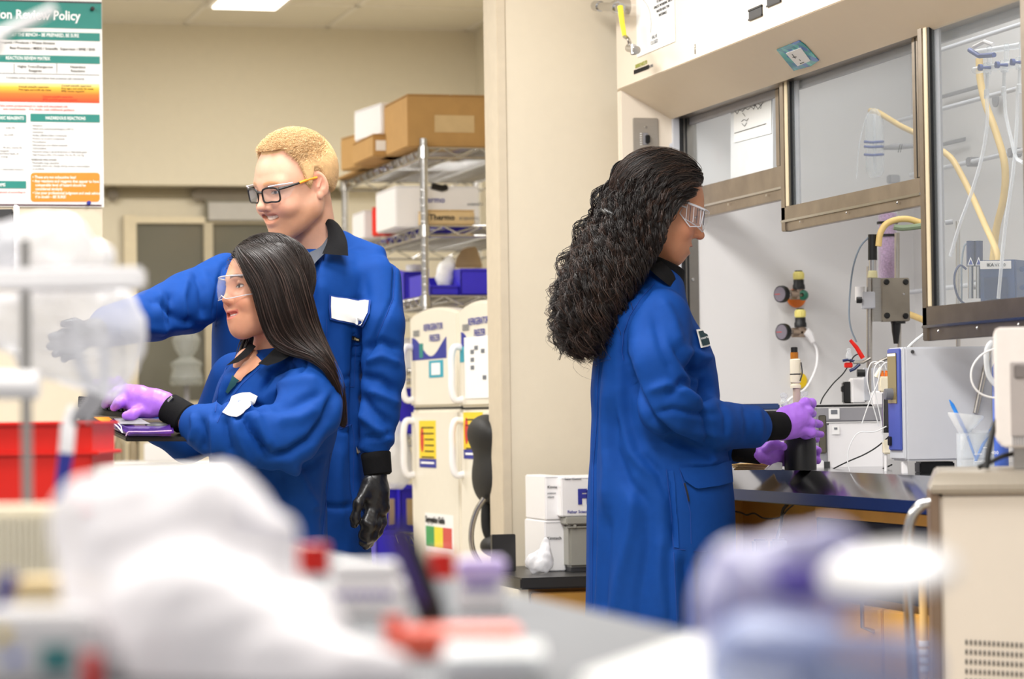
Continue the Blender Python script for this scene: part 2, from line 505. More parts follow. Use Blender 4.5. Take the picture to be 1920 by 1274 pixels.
YB = 11.4; ZC = 2.75; YW = 7.32
struct('floor', (-3.6, 0.2, -0.1), (4.6, 12.2, 0.0), m_floor)
fl = bpy.data.objects['floor']
ceil = struct('ceiling', (-3.6, 0.2, ZC + 0.03), (4.6, 12.2, ZC + 0.13), m_ceil)
for ix in range(9):
    for iy in range(4):
        x0 = -1.36 + ix * 0.61; y1 = YB - iy * 0.61; y0 = y1 - 0.61
        if ix == 4 and iy in (1, 2): continue
        box('ceiling_tile', (x0 + 0.012, y0 + 0.012, ZC + 0.004), (x0 + 0.598, y1 - 0.012, ZC + 0.03), m_ceil, ceil)
for ix in range(10): box('ceiling_bar', (-1.36 + ix * 0.61 - 0.012, YB - 2.44, ZC - 0.001), (-1.36 + ix * 0.61 + 0.012, YB, ZC + 0.028), m_tbar, ceil)
for iy in range(5): box('ceiling_bar', (-1.36, YB - iy * 0.61 - 0.012, ZC - 0.001), (4.1, YB - iy * 0.61 + 0.012, ZC + 0.028), m_tbar, ceil)
# the lit lamp at the top of the picture
lp = thing('ceiling_light', 'lit rectangular ceiling light panel in the tiled ceiling above the back wall', 'light', onZ(462, 8, ZC))
a = onZ(402, 13, ZC - 0.012) - Vector(lp.location); b = onZ(516, 19, ZC - 0.012) - Vector(lp.location)
box('light_frame', (a.x - 0.03, -1.1, -0.006), (b.x + 0.03, b.y + 0.03, 0.03), m_tbar, lp)
box('light_diffuser', (a.x, -1.07, -0.012), (b.x, b.y, -0.004), m_diff, lp)

# pillar wall between the cold store and the hood
A = onY(942, 600, YW); wall_r = struct('wall_right', (A.x, YW, 0), (4.2, YW + 0.14, ZC + 0.03), m_wall)
box('corner_guard', (A.x - 0.006, YW - 0.004, 0.0), (A.x + 0.02, YW + 0.142, ZC), m_trim, wall_r, 0.002)
# metal edge on the pillar's far corner lower down
B = onY(927, 650, YW + 0.15)
box('door_jamb', (B.x - 0.012, YW + 0.142, 0.0), (B.x + 0.03, YW + 0.17, B.z), mat('jamb_grey', '#9b917b', 0.5), wall_r)
# far wall, with a header over the sliding door
zt = onY(195, 346, YB).z
wall_b = struct('wall_back', (-1.4, YB, zt), (4.0, YB + 0.12, ZC + 0.03), m_wall_b)
struct('wall_side', (2.95, YW + 0.14, 0), (3.07, YB, ZC + 0.03), m_wall_b)
YD = YB + 0.13
wl = struct('wall_back_lower', (-1.4, YD, 0), (4.0, YD + 0.1, zt + 0.06), m_wall_b)
# sliding door in the far wall
dr = thing('door_1', None, None, onY(253, 600, YD)); dr['kind'] = 'structure'
m_doorglass = mat('door_dark_glass', '#6d6b60', 0.12, noise=0.15, nscale=2.0)
m_doorfr = mat('door_paint', '#d8cbae', 0.6)
m_doortr = mat('door_track_bronze', '#6d6455', 0.4, 0.3)
rect(dr, 196, 354, 640, 372, mat('door_gap', '#8d836c', 0.7), 'header_gap', 0.0, 0.02)
rect(dr, 365, 354, 540, 376, m_doortr, 'door_track', -0.02, 0.03)
for x, y in ((211, 367), (368, 366)):
    c = pl(dr, x, y, -0.02)
    lathe('track_roller', [(0.0, 0), (0.018, 0), (0.024, 0.01), (0.024, 0.03), (0, 0.03)], m_doortr, dr, M=Matrix.Translation(c) @ Matrix.Rotation(PI / 2, 4, 'X'))
rect(dr, 253, 420, 520, 752, m_doorglass, 'door_pane', -0.012, 0.006)
rect(dr, 236, 404, 254, 900, m_doorfr, 'door_stile', -0.01, 0.03)
rect(dr, 254, 752, 560, 1050, m_doorfr, 'door_kick_panel', -0.01, 0.03)
rect(dr, 254, 408, 540, 420, m_doorfr, 'door_top_rail', -0.01, 0.03)
rect(dr, 384, 420, 397, 752, mat('door_stile_grey', '#b9ae95', 0.5), 'door_stile', -0.014, 0.03)
rect(dr, 384, 376, 520, 417, mat('window_frame_grey', '#77715f', 0.5), 'transom_frame', -0.02, 0.03)
rect(dr, 391, 380, 520, 413, mat('transom_pane', '#b5b1aa', 0.3), 'transom_pane', -0.052, 0.004)
# reflection of an instrument in the door pane, modelled as a solid flask shape
ap = camthing('instrument_reflection', 'instrument reflection in the dark door pane, modelled as a round flask shape', 'glassware', 345, 720, 11.3)
g = film('reflection_film', '#b9bcb8', 0.35, 0.2)
c = loc(ap, 350, 718, 11.3); k = 1 / 450
lathe('flask', [(0.0, 0), (22 * k, 0), (31 * k, 8 * k), (26 * k, 25 * k), (31 * k, 36 * k), (12 * k, 48 * k), (22 * k, 62 * k), (27 * k, 80 * k), (16 * k, 100 * k), (0, 104 * k)], g, ap, c, 20)
tube('stand_post', [(c.x, c.y, c.z - 0.011), (c.x, c.y, -ap.location.z)], 0.012, m_grey, ap, 8)
lathe('flask_base', [(0, -5 * k), (30 * k, -5 * k), (33 * k, 4 * k), (20 * k, 8 * k), (0, 8 * k)], g, ap, c, 20)
# white casework below the door and its dim bottles
cb = camthing('storage_cabinet', 'pale cabinet seen under the keyboard tray, far behind', 'cabinet', 290, 900, 10.4)
boxp('body', cb, 205, 872, 520, 1318, 10.4, 0.4, m_offw, 0.004)
boxp('counter', cb, 200, 866, 525, 873, 10.38, 0.44, m_white, 0.002)
for i, (x0, x1, lab) in enumerate(((212, 232, 'amber bottle under the keyboard tray, left of the pair'), (241, 258, 'amber bottle under the keyboard tray, right of the pair'))):
    bt = camthing('brown_bottle', lab, 'bottle', (x0 + x1) / 2, 866, 10.45, group=None)
    c = loc(bt, (x0 + x1) / 2, 866, 10.45); r = (x1 - x0) / 2 / 488
    lathe('body', [(0, 0), (r, 0), (r, 0.065), (r * .5, 0.085), (r * .5, 0.10), (0, 0.10)], mat('brown_glass_dim', '#8d7f66', 0.3), bt, c, 16)
wbx = camthing('white_tray', 'white plastic tray on the pale cabinet under the keyboard tray', 'tray', 310, 866, 10.3)
boxp('tray_body', wbx, 270, 830, 355, 866, 10.3, 0.2, m_white, 0.004)

# left pillar that carries the poster
YP = P(194, 400, 7.9).y
A = onY(194, 600, YP)
wall_l = struct('wall_left', (-3.4, YP, 0), (A.x, YP + 0.2, ZC + 0.03), m_wall)
A2 = onY(176, 900, YP - 0.05)
box('pillar_trim', (A2.x, YP - 0.03, 0), (A2.x + 0.03, YP, 1.0), mat('pillar_trim_grey', '#77777a', 0.5), wall_l)
# floor trim
tag(box('baseboard_left', (-3.4, YP - 0.012, 0), (A.x, YP, 0.1), m_dark), kind='structure')
tag(box('baseboard_right', (onY(942, 600, YW).x, YW - 0.012, 0), (2.3, YW, 0.1), m_dark), kind='structure')

# ---------------------------------------------------------------- poster
YQ = YP - 0.004
po = thing('wall_poster', 'tall printed safety policy poster with teal headings on the left pillar', 'poster', onY(100, 385, YQ))
def pr(x0, y0, x1, y1, m, name, lift=0.001): return rect(po, x0, y0, x1, y1, m, name, -0.003 - lift, 0.0006)
rect(po, -120, -6, 190.5, 388, m_paper, 'sheet', 0, 0.003)
pr(-120, 2, 190, 51, m_teal, 'title_band')
pr(-120, 0, 190.5, 3, m_dark, 'top_strip', 0.002)
pr(-120, 383, 190.5, 386, mat('maroon', '#4a2230', 0.5), 'bottom_strip')
pr(-120, 59, 187, 74, m_teal, 'heading_band'); pr(-120, 103, 187, 117, m_teal, 'heading_band')
pr(-120, 214, 49, 229, m_teal, 'heading_band'); pr(57, 214, 187, 229, m_teal, 'heading_band'); pr(-120, 339, 49, 353, m_teal, 'heading_band')
pr(-120, 137.5, 186, 138.5, m_greyink, 'rule'); pr(26, 119, 26.8, 137, m_greyink, 'rule'); pr(106, 119, 106.8, 137, m_greyink, 'rule')
# fading yellow to orange panel (flat print)
mg = mat('matrix_gradient', '#f3c23a', 0.6)
nt = mg.node_tree; N = nt.nodes; L = nt.links
tc = N.new('ShaderNodeTexCoord'); sp = N.new('ShaderNodeSeparateXYZ'); cr = N.new('ShaderNodeValToRGB')
L.new(tc.outputs['Generated'], sp.inputs[0]); L.new(sp.outputs['Z'], cr.inputs[0])
cr.color_ramp.elements[0].color = srgb('#dd4a26'); cr.color_ramp.elements[1].color = srgb('#f6e9b0')
e = cr.color_ramp.elements.new(0.42); e.color = srgb('#ea7a2c'); e = cr.color_ramp.elements.new(0.75); e.color = srgb('#f2c53c')
L.new(cr.outputs[0], N['Principled BSDF'].inputs['Base Color'])
pr(-120, 155, 186, 191, mg, 'matrix_panel')
# orange rounded box
pts = []
x0, y0, x1, y1, rr_ = 57.5, 324, 187, 378.5, 6
for cx, cy, a0 in ((x1 - rr_, y0 + rr_, -90), (x1 - rr_, y1 - rr_, 0), (x0 + rr_, y1 - rr_, 90), (x0 + rr_, y0 + rr_, 180)):
    for k in range(5):
        t_ = math.radians(a0 + 22.5 * k); pts.append(pl(po, cx + rr_ * math.cos(t_), cy + rr_ * math.sin(t_), -0.004))
MB().prism(pts, (0, -0.0008, 0)).build('orange_panel', m_orange, po)
def pt(s, x, y, h, m=m_ink, bold=0.0, al='LEFT', roll=0, sx=1.0):
    a = pl(po, x, y, -0.0052); sc = 7.9 / FPX
    return text(po, s, a, h * sc / 0.72 * 1.0, m, align=al, bold=bold, roll=roll, sx=sx)
pt('Reaction Review Policy', 150.5, 38, 17.5, m_inkw, 0.02, 'RIGHT', 0, .88)
pt('AT THE BENCH – BE PREPARED, BE SURE', 148, 70, 6.6, m_inkw, 0.02, 'RIGHT', 0, .75)
pt('Reagents / Products / Waste Streams', 103, 83, 4.4, m_ink, 0.005, 'RIGHT', 0, 1.12)
pt('Best Practices / MSDS / Scientific  Supervisor / EPSE / EHS', 178, 95, 4.6, m_ink, 0.005, 'RIGHT', 0, 1.05)
pt('REACTION REVIEW MATRIX', 94, 113, 6.4, m_inkw, 0.02, 'RIGHT', 0, .73)
for s, x, y in (('Highly Toxic/Dangerous', 66, 127), ('Reagents', 66, 134.5), ('Hazardous', 146, 127.5), ('Reactions', 146, 135)): pt(s, x, y, 4.6, m_ink, 0.0, 'CENTER', 0, 1.05)
pt('Complete safety training and follow best practices (all reactions)', 158, 149.5, 4.0, m_greyink, 0, 'RIGHT', 0, 1.0)
for s, x, y in (('Consult scientific supervisor', 35, 164), ('Post signs and notify lab mates', 35, 169.5), ('Consult scientific supervisor', 115, 162), ('Post signs and notify lab mates', 115, 167.5), ('EPSE review required', 115, 172.5)): pt(s, x, y, 3.5, m_ink, 0, 'LEFT', 0, 1.0)
for s, x, y in (('Consult scientific supervisor', 80, 182.5), ('EPSE and EHS approval required', 80, 188)): pt(s, x, y, 3.5, m_inkr, 0, 'LEFT', 0, 1.0)
for s, x, y in (('Take action proportioned to scale and associated risk', 127, 201.5), ('and requirements – if in doubt, seek additional guidance', 140, 208)): pt(s, x, y, 4.2, m_inkr, 0, 'RIGHT', 0, 1.0)
pt('HIGHLY TOXIC REAGENTS', 45, 224.5, 6, m_inkw, 0.02, 'RIGHT', 0, .78)
pt('HAZARDOUS REACTIONS', 123, 224.5, 6, m_inkw, 0.02, 'CENTER', 0, .76)
pt('WASTE STREAMS', 10, 349.5, 6, m_inkw, 0.02, 'RIGHT', 0, .78)
for i, s in enumerate(('· Nitrations', '· NaN3 with azide/metal/halogens (<80°C)', '· Hydrazines', '· Azides, (di)nitro/diazo compounds', '· Di-nitro or tri-nitro compounds', '· Peroxidations', '· Nitrosamines and related materials', '· Carbonylation', '· Reactions using or generating toxic or flammable gases', '  High Pressure (H2, CO) metals: Os, Sn, Pb, Cd, Hg')):
    pt(s, 58, 236.5 + i * 6.1, 3.3, m_greyink)
pt('Additional risks include:', 58, 300.5, 3.6, m_ink)
for i, s in enumerate(('· Flammable, large quantities', '· Unstable which may change during contact, intermediates', '  or products')): pt(s, 58, 306.5 + i * 5.6, 3.3, m_greyink)
for s, x, y in (('(solid, Pt)', 28, 241), ('any solid)', 25, 254), ('HF, Br2, OsO4, Pb,', 42, 278.5), ('halogens)', 17, 284), ('and heavy fluids, all', 35, 289.5), ('arising)', 15, 295), ('in observable inventory', 45, 319)): pt(s, x, y, 3.3, m_greyink, 0, 'RIGHT')
pt('are disposed of according to', 48, 362, 3.8, m_inkr, 0, 'RIGHT')
for i, s in enumerate(('• These are not exhaustive lists!', '• Any reactions and reagents that appear to have a', '   comparable level of hazard should be', '   considered similarly', '• Use your professional judgment and seek advice', '   if in doubt – BE SURE!')):
    pt(s, 61, 334.5 + i * 7.4, 5.2, m_inkw, 0.015, 'LEFT', 0, .86)
for x, y, m in ((173, 17, m_black), (166, 381, m_inkb)):
    c = pl(po, x, y, -0.006)
    lathe('push_pin', [(0, 0), (0.006, 0), (0.004, 0.006), (0.006, 0.012), (0, 0.013)], m, po, M=Matrix.Translation(c) @ Matrix.Rotation(PI / 2, 4, 'X'), n=12)
# ================================================================ shelving, fridges and what stands on them
N0 = P(797, 500, 8.75); F0 = P(648, 500, 9.96)
XS = N0.x; YS0 = N0.y; YS1 = F0.y; SD = 0.50
def zat(px, py, X=XS): return onX(px, py, X).z
LV = [zat(797, 276), zat(797, 424), zat(797, 556), zat(750, 695), zat(750, 818), zat(750, 1003), 0.51]
sh = thing('wire_shelving', 'chrome wire shelving unit against the back right wall, loaded with boxes and blue bins', 'shelf', (XS, YS0, 0))
LY = YS1 - YS0
for x, y in ((0, 0), (SD, 0), (0, LY), (SD, LY)):
    mb = MB().tube([(x, y, 0.0), (x, y, LV[0] + (0.03 if y == 0 else -0.0))], 0.0125, 12)
    for k in range(70):
        z = 0.05 + k * 0.0254
        if z < LV[0]: mb.lathe([(0.0126, 0), (0.0138, 0.003), (0.0126, 0.006)], (x, y, z), 10)
    mb.build('shelf_post', m_chrome, sh)
    lathe('leveling_foot', [(0, 0), (0.02, 0), (0.02, 0.01), (0.008, 0.02), (0, 0.02)], m_chrome, sh, (x, y, -0.0), 12)
for z in LV:
    mb = MB()
    for zz in (z, z - 0.032):
        for p, q in (((0, 0), (0, LY)), ((SD, 0), (SD, LY)), ((0, 0), (SD, 0)), ((0, LY), (SD, LY))):
            mb.tube([(p[0], p[1], zz), (q[0], q[1], zz)], 0.004, 6)
    for p, q, n in (((0, 0), (0, LY), 24), ((0, 0), (SD, 0), 8), ((0, LY), (SD, LY), 8)):
        pts = [(p[0] + (q[0] - p[0]) * k / n, p[1] + (q[1] - p[1]) * k / n, z if k % 2 else z - 0.03) for k in range(n + 1)]
        mb.tube(pts, 0.0028, 5)
    mb.build('shelf_rail', m_chrome, sh)
    mb = MB()
    for k in range(46):
        y = LY * (k + 0.5) / 46; mb.tube([(0, y, z + 0.002), (SD, y, z + 0.002)], 0.0022, 4)
    for x in (0.17, 0.34): mb.tube([(x, 0, z - 0.002), (x, LY, z - 0.002)], 0.003, 5)
    mb.build('wire_deck', m_chrome, sh)
    for x, y in ((0, 0), (0, LY), (SD, 0), (SD, LY)):
        lathe('shelf_collar', [(0.013, -0.034), (0.02, -0.034), (0.017, 0.004), (0.013, 0.004)], m_chrome, sh, (x, y, z), 12)

def sbox(name, label, cat, px0, py0, px1, py1, X, Y, dep, m, lz=None, group=None, bevel=0.003, rz=0.0):
    """room-turned box: near face at world Y, pixel extent px0..px1"""
    a = onY(px0, py1, Y); b = onY(px1, py0, Y)
    z0 = a.z if lz is None else lz
    t = thing(name, label, cat, ((a.x + b.x) / 2, Y + dep / 2, z0), rz, group)
    w = (b.x - a.x) / 2
    return t, w, dep / 2, b.z - z0
def carton(name, label, cat, px0, py0, px1, py1, Y, dep, m, lz=None, tape=None, group=None, rz=0.0, lid=False):
    t, w, h, H = sbox(name, label, cat, px0, py0, px1, py1, 0, Y, dep, m, lz, group, rz=rz)
    box('carton_body', (-w, -h, 0), (w, h, H), m, t, 0.004)
    box('top_flap', (-w, -h, H), (-0.002, h, H + 0.004), m, t, 0.001); box('top_flap', (0.002, -h, H), (w, h, H + 0.004), m, t, 0.001)
    if tape: box('packing_tape', (-0.03, -h - 0.001, H - 0.05), (0.03, h, H + 0.0055), tape, t)
    return t, w, h, H
e = 0.006
Z0, Z1, Z2, Z3, Z4, Z5, Z6 = [z + e for z in LV]
t, w, h, H = carton('cardboard_box', 'largest brown cardboard box on the top shelf, with a tan tape patch', 'box', 765, 181, 925, 272, YS0 + 0.03, 0.45, m_card, Z0)
a = pl(t, 815, 248, -h); b = pl(t, 889, 217, -h)
box('tape_patch', (a.x, -h - 0.0015, a.z), (b.x, -h, b.z), m_cardl, t)
t1, w, h, H = carton('cardboard_box', 'medium brown carton with a white shipping label under the small white box', 'box', 700, 254, 764, 296, YS0 + 0.36, 0.34, m_card, Z0)
for x0_, x1_ in ((-0.05, 0.02),): box('shipping_label', (x0_, -h - 0.001, 0.02), (x1_ + 0.01, -h, H * 0.75), m_paper, t1)
zt1 = Z0 + H + 0.006
t, w, h, H = carton('white_box', 'small open-topped white box perched on the brown cartons, top shelf', 'box', 705, 196, 764, 252, YS0 + 0.38, 0.28, m_white, zt1, rz=0.12)
t, w, h, H = carton('cardboard_box', 'crumpled brown carton slumped at the far end of the top shelf', 'box', 668, 252, 706, 325, YS0 + 0.72, 0.2, m_card, Z0, rz=0.15)
t = thing('padded_envelope', 'flat white padded envelopes lying at the front of the top shelf', 'envelope', (XS + 0.06, YS0 + 0.55, Z0))
for k in range(3):
    MB().box((-0.06, -0.2, 0), (0.12, 0.2, 0.010), Matrix.Translation((0.01 * k, -0.02 * k, 0.012 * k)) @ Matrix.Rotation(0.12 * k - .1, 4, 'Z')).build('envelope_sheet', m_paper if k else m_cardl, t, 0.004)
t = thing('cardboard_flap', 'loose flattened cardboard sheet overhanging the far end of the top shelf', 'cardboard', (XS + 0.02, YS1 - 0.2, Z0))
MB().box((-0.05, -0.25, 0), (0.3, 0.22, 0.006), Matrix.Rotation(0.0, 4, 'Y')).build('sheet', m_card, t)
# second shelf
t, w, h, H = carton('white_box', 'large white box with faint blue print on the middle shelf', 'box', 742, 352, 898, 416, YS0 + 0.14, 0.30, m_white, Z1)
text(t, 'thermo', (-0.06, -h - 0.002, H * 0.62), 0.028, m_inkb, bold=0.01); text(t, 'scientific', (0.10, -h - 0.002, H * 0.55), 0.016, m_greyink)
MB().tube([(-0.02, -h, H + .004), (0.015, -h - 0.006, H - 0.004), (0.03, -h, H - 0.0)], 0.011, 8).build('black_strap', m_black, t)
t, w, h, H = carton('cream_box', 'flat cream product box lying in front of the white box, middle shelf', 'box', 797, 396, 890, 418, YS0 + 0.02, 0.10, m_cardl, Z1)
text(t, 'Thermo', (-0.07, -h - 0.002, H * 0.35), 0.026, m_ink, bold=0.02); text(t, 'SCIENTIFIC', (0.03, -h - 0.002, H * 0.35), 0.014, m_greyink)
t, w, h, H = carton('red_box', 'red wedge-shaped box between white packets on the middle shelf', 'box', 713, 388, 740, 430, YS0 + 0.50, 0.10, m_red, Z1, rz=0.2)
t, w, h, H = carton('white_box', 'slim white box at the far end of the middle shelf', 'box', 683, 397, 716, 446, YS0 + 0.68, 0.2, m_white, Z1)
t = thing('plastic_bag', 'flat white plastic bag draped along the edge of the middle shelf', 'bag', (XS + 0.07, YS0 + 0.32, Z1))
v = []; n = 14
for i in range(n):
    for j in range(6): v.append((-0.06 + j * 0.026 + 0.01 * math.sin(i), -0.28 + i * 0.045, 0.012 + 0.022 * math.sin(i * 0.9 + j) ** 2 * (1 if 0 < j < 5 else 0)))
f = [(i * 6 + j, i * 6 + j + 1, (i + 1) * 6 + j + 1, (i + 1) * 6 + j) for i in range(n - 1) for j in range(5)]
MB().add(v, f).add([(x, y, 0.001) for x, y, z in v], [q[::-1] for q in f]).build('bag_film', m_paper, t, fix=False)
# bins
def bin_(label, X, Y, Z, wx, dy, hz, label_card=False, rz=0.0, group=None, front=0.55):
    """open stacking bin whose low front looks down the room"""
    t = thing('storage_bin', label, 'bin', (X, Y, Z), rz, group)
    w = wx / 2; th = 0.004
    outer = [(-w, 0), (w, 0), (w, dy), (-w, dy)]
    mb = MB()
    mb.box((-w, 0, 0), (w, dy, th)); mb.box((-w, dy - th, 0), (w, dy, hz))
    mb.build('bin_base', m_bin, t, 0.001)
    for sx in (-1, 1):
        x = sx * w
        MB().prism([(x, 0, 0), (x, dy, 0), (x, dy, hz), (x, dy * 0.35, hz), (x, 0, hz * front)], (-sx * th, 0, 0)).build('bin_side', m_bin, t)
    box('bin_front', (-w, -0.0, 0), (w, th, hz * front), m_bin, t, 0.001)
    box('bin_lip', (-w, -0.008, hz * front - 0.008), (w, th, hz * front), m_bin, t, 0.002)
    if label_card: box('label_card', (-w * 0.45, -0.004, hz * 0.12), (w * 0.4, -0.001, hz * front * 0.75), m_cardl, t)
    return t
def binp(label, px0, px1, py0, Y, Z, dy, **k):
    a = onY(px0, py0, Y); b = onY(px1, py0, Y)
    return bin_(label, (a.x + b.x) / 2, Y, Z, b.x - a.x, dy, a.z - Z, **k)
binp('blue plastic bin on the lower shelf nearest the pillar', 863, 930, 503, YS0 + 0.04, Z2, 0.3, front=0.98)
binp('smaller blue plastic bin beside the shelf post, low front showing', 806, 861, 512, YS0 + 0.06, Z2, 0.3, front=0.45)
binp('dark blue bin behind the shelf post at the man\'s shoulder', 757, 800, 503, YS0 + 0.52, Z2, 0.28, front=0.9)
t = camthing('paper_bag', 'brown paper bag standing among the blue bins', 'bag', 876, 548, 9.05)
MB().prism([loc(t, x, y, 9.15) for x, y in ((852, 500), (905, 500), (893, 462), (868, 466), (858, 480))], (0, 0.1, 0)).build('bag_body', m_cardl, t, 0.004)
t = camthing('sample_bag', 'clear bag of white parts in the middle blue bin', 'bag', 832, 540, 8.9)
t['label'] = 'clear bag of white parts standing in the smaller blue bin'
v, f, nn = mesh_sdf(union([(s_ell(P(832, 520, 8.92), (0.028, 0.03, 0.05)), 0.0), (s_ell(P(842, 497, 8.93), (0.018, 0.03, 0.03)), 0.02)]), np.array(P(832, 520, 8.92)) - 0.09, np.array(P(832, 520, 8.92)) + 0.09, 0.005)
np_mesh('bag_film', v + nn * (0.004 * vnoise(v, 120, 3))[:, None], f, m_paper, t)
t = camthing('jar', 'pale plastic jar in the dark blue bin behind the shelf post', 'jar', 778, 545, 9.35)
lathe('jar_body', [(0, 0), (0.035, 0), (0.037, 0.05), (0.03, 0.07), (0, 0.07)], m_cream, t, loc(t, 779, 546, 9.35)); lathe('jar_lid', [(0, 0.071), (0.032, 0.071), (0.032, 0.09), (0, 0.09)], m_white, t, loc(t, 779, 546, 9.35))
t, w, h, H = carton('white_box', 'white box on the shelf beside the refrigerator top', 'box', 744, 636, 800, 690, YS0 + 0.55, 0.3, m_white, Z3)
binp('tall blue bin on the shelf level with the refrigerator handles', 742, 800, 728, YS0 + 0.5, Z4, 0.4, front=1.0)
binp('blue bin with a tan card beside the black glove, left of two', 722, 746, 912, YS0 + 0.62, Z5, 0.4, label_card=True, front=0.95)
binp('blue bin with a tan card beside the refrigerator, right of two', 750, 792, 912, YS0 + 0.56, Z5, 0.4, label_card=True, front=0.95)
binp('blue bin below the two carded bins, behind the black glove', 705, 790, 985, YS0 + 0.48, Z6, 0.4, front=0.9)
t = camthing('plastic_bag', 'clear plastic bag hanging beside the black gloved hand', 'bag', 745, 900, 9.0)
v = []; rings = [(752, 792, 6), (742, 815, 22), (738, 850, 34), (742, 880, 34), (752, 905, 26), (760, 912, 8)]
mbb = MB(); ps = []
for x, y, r in rings: ps.append(loc(t, x, y, 9.0))
mbb.tube(ps, [r / 567 for *_, r in rings], 12); mbb.build('bag_film', m_bag, t)

# ---------------------------------------------------------------- refrigerators
def fridge(label, pxf, df, pxn, dn, py_top_far, py_top_near, group=None, arrow_note=False):
    a = P(pxf, 800, df); b = P(pxn, 800, dn); dd = (b - a); dd.z = 0
    rz = math.atan2(dd.y, dd.x)
    t = thing('refrigerator', label, 'refrigerator', (a.x, a.y, 0), rz)
    Wd = dd.length
    ztop = pl(t, (pxf + pxn) / 2, (py_top_far + py_top_near) / 2).z
    zs = pl(t, (pxf + pxn) / 2, 766).z
    D = 0.045
    box('fridge_body', (0.006, D + 0.002, 0.05), (Wd - 0.006, 0.56, ztop - 0.02), m_offw, t, 0.012)
    box('fridge_base', (0.02, D + 0.01, 0), (Wd - 0.02, 0.5, 0.05), m_dark, t)
    def door(z0, z1, nm, arch):
        pts = []
        for k in range(9):
            u = k / 8; pts.append((0.004 + (Wd - 0.008) * u, 0, z1 - (arch * (2 * u - 1) ** 2)))
        pts = [(0.004, 0, z0)] + pts + [(Wd - 0.004, 0, z0)]
        return MB().prism(pts, (0, D, 0)).build(nm, m_offw, t, 0.008)
    door(zs + 0.004, ztop, 'freezer_door', 0.02)
    door(0.07, zs - 0.004, 'fridge_door', 0)
    box('door_gap', (0.01, 0.012, zs - 0.005), (Wd - 0.01, D, zs + 0.005), m_dark, t)
    for pa, pb in ((652, 750), (790, 890)):
        za = pl(t, pxf, pa).z; zb = pl(t, pxf, pb).z
        p = smoothpath([(0.03, 0.002, za), (0.03, -0.022, za + 0.0), (0.03, -0.032, za - 0.03), (0.03, -0.032, (za + zb) / 2), (0.03, -0.032, zb + 0.03), (0.03, -0.022, zb), (0.03, 0.002, zb)], 5)
        tube('door_handle', p, 0.0105, m_white, t, 12)
    return t, Wd, ztop, zs
def frect(t, x0, z0, x1, z1, m, nm, lift=0.0): return box(nm, (x0, -0.0012 - lift, z0), (x1, 0.002, z1), m, t)
def fprint(t, Wd, ztop, zs):
    # printed band with a wave
    pts = []
    zb = ztop - 0.155
    for k in range(15):
        u = k / 14; pts.append((0.03 + (Wd * 0.78 - 0.03) * u, -0.001, zb + 0.036 + 0.032 * math.cos(u * 5.6)))
    MB().prism(pts + [(Wd * 0.78, -0.001, zb - 0.005), (0.03, -0.001, zb - 0.005)], (0, 0.003, 0)).build('printed_wave', m_inkb, t)
    text(t, 'REFRIGERATOR', (Wd * 0.52, -0.0025, ztop - 0.07), 0.030, m_inkb, align='CENTER', sx=1.0, bold=0.0)
    text(t, 'FREEZER', (Wd * 0.55, -0.0025, ztop - 0.105), 0.030, m_inkb, align='CENTER', sx=1.0, bold=0.0)
    text(t, '0000', (0.05, -0.0025, ztop - 0.085), 0.03, m_greyink, sx=1.2)
def warn(t, x0, x1, z1, z0):
    frect(t, x0, z0, x1, z1, m_yel, 'warning_label'); frect(t, x0, z0 - 0.028, x1, z0, m_inkb, 'label_footer')
    for k in range(6): frect(t, x0 + (x1 - x0) * (0.35 if 1 < k < 5 else 0.15), z1 - 0.02 - k * (z1 - z0) * 0.155, x1 - 0.02, z1 - 0.024 - k * (z1 - z0) * 0.155, m_ink, 'label_line', 0.001)
    MB().lathe([(0, 0), (0.018, 0), (0.018, 0.001), (0, 0.001)], n=16, M=Matrix.Translation((x0 + 0.035, -0.0012, (z0 + z1) / 2)) @ Matrix.Rotation(PI / 2, 4, 'X') @ Matrix.Diagonal((1, 2.2, 1, 1))).build('hand_symbol', m_inkr, t)
    frect(t, x0 + 0.02, z0 - 0.016, x1 - 0.02, z0 - 0.010, m_inkw, 'label_line', 0.001)
t, Wd, ztop, zs = fridge('white two-door refrigerator beside the blue bins, farther of the pair', 770, 8.7, 860, 8.2, 582, 571)
fprint(t, Wd, ztop, zs)
frect(t, 0.115, zs + 0.16, 0.155, zs + 0.205, m_teal, 'teal_sticker')
a = pl(t, 805, 709); b = pl(t, 831, 675)
frect(t, a.x, a.z, b.x, b.z, mat('teal_blue_print', '#2e9fb4', 0.5), 'blue_edged_notice'); frect(t, a.x + 0.03, a.z + 0.008, b.x - 0.03, b.z - 0.008, m_paper, 'notice_sheet', 0.001)
a = pl(t, 787, 860); b = pl(t, 817, 789); warn(t, a.x, b.x, b.z, a.z)
a = pl(t, 800, 1024); b = pl(t, 848, 992)
frect(t, a.x - 0.01, a.z - 0.02, b.x + 0.01, b.z + 0.04, m_paper, 'colour_chart')
for k, c in enumerate(('#3f9a58', '#e6d83a', '#cf5048')):
    w3 = (b.x - a.x) / 3; frect(t, a.x + k * w3, a.z, a.x + (k + 1) * w3, b.z, mat('chart_' + ('green', 'yellow', 'red')[k], c, 0.5), 'chart_cell', 0.001)
text(t, 'Segregation Guide', (a.x, -0.003, b.z + 0.012), 0.028, m_ink, bold=0.03)
t, Wd, ztop, zs = fridge('white two-door refrigerator with a paper taped to its freezer door, nearest the pillar', 862, 8.16, 938, 7.76, 568, 558)
fprint(t, Wd, ztop, zs)
a = pl(t, 873, 748); b = pl(t, 921, 628); frect(t, a.x, a.z, b.x, b.z, m_paper, 'taped_sheet', 0.001)
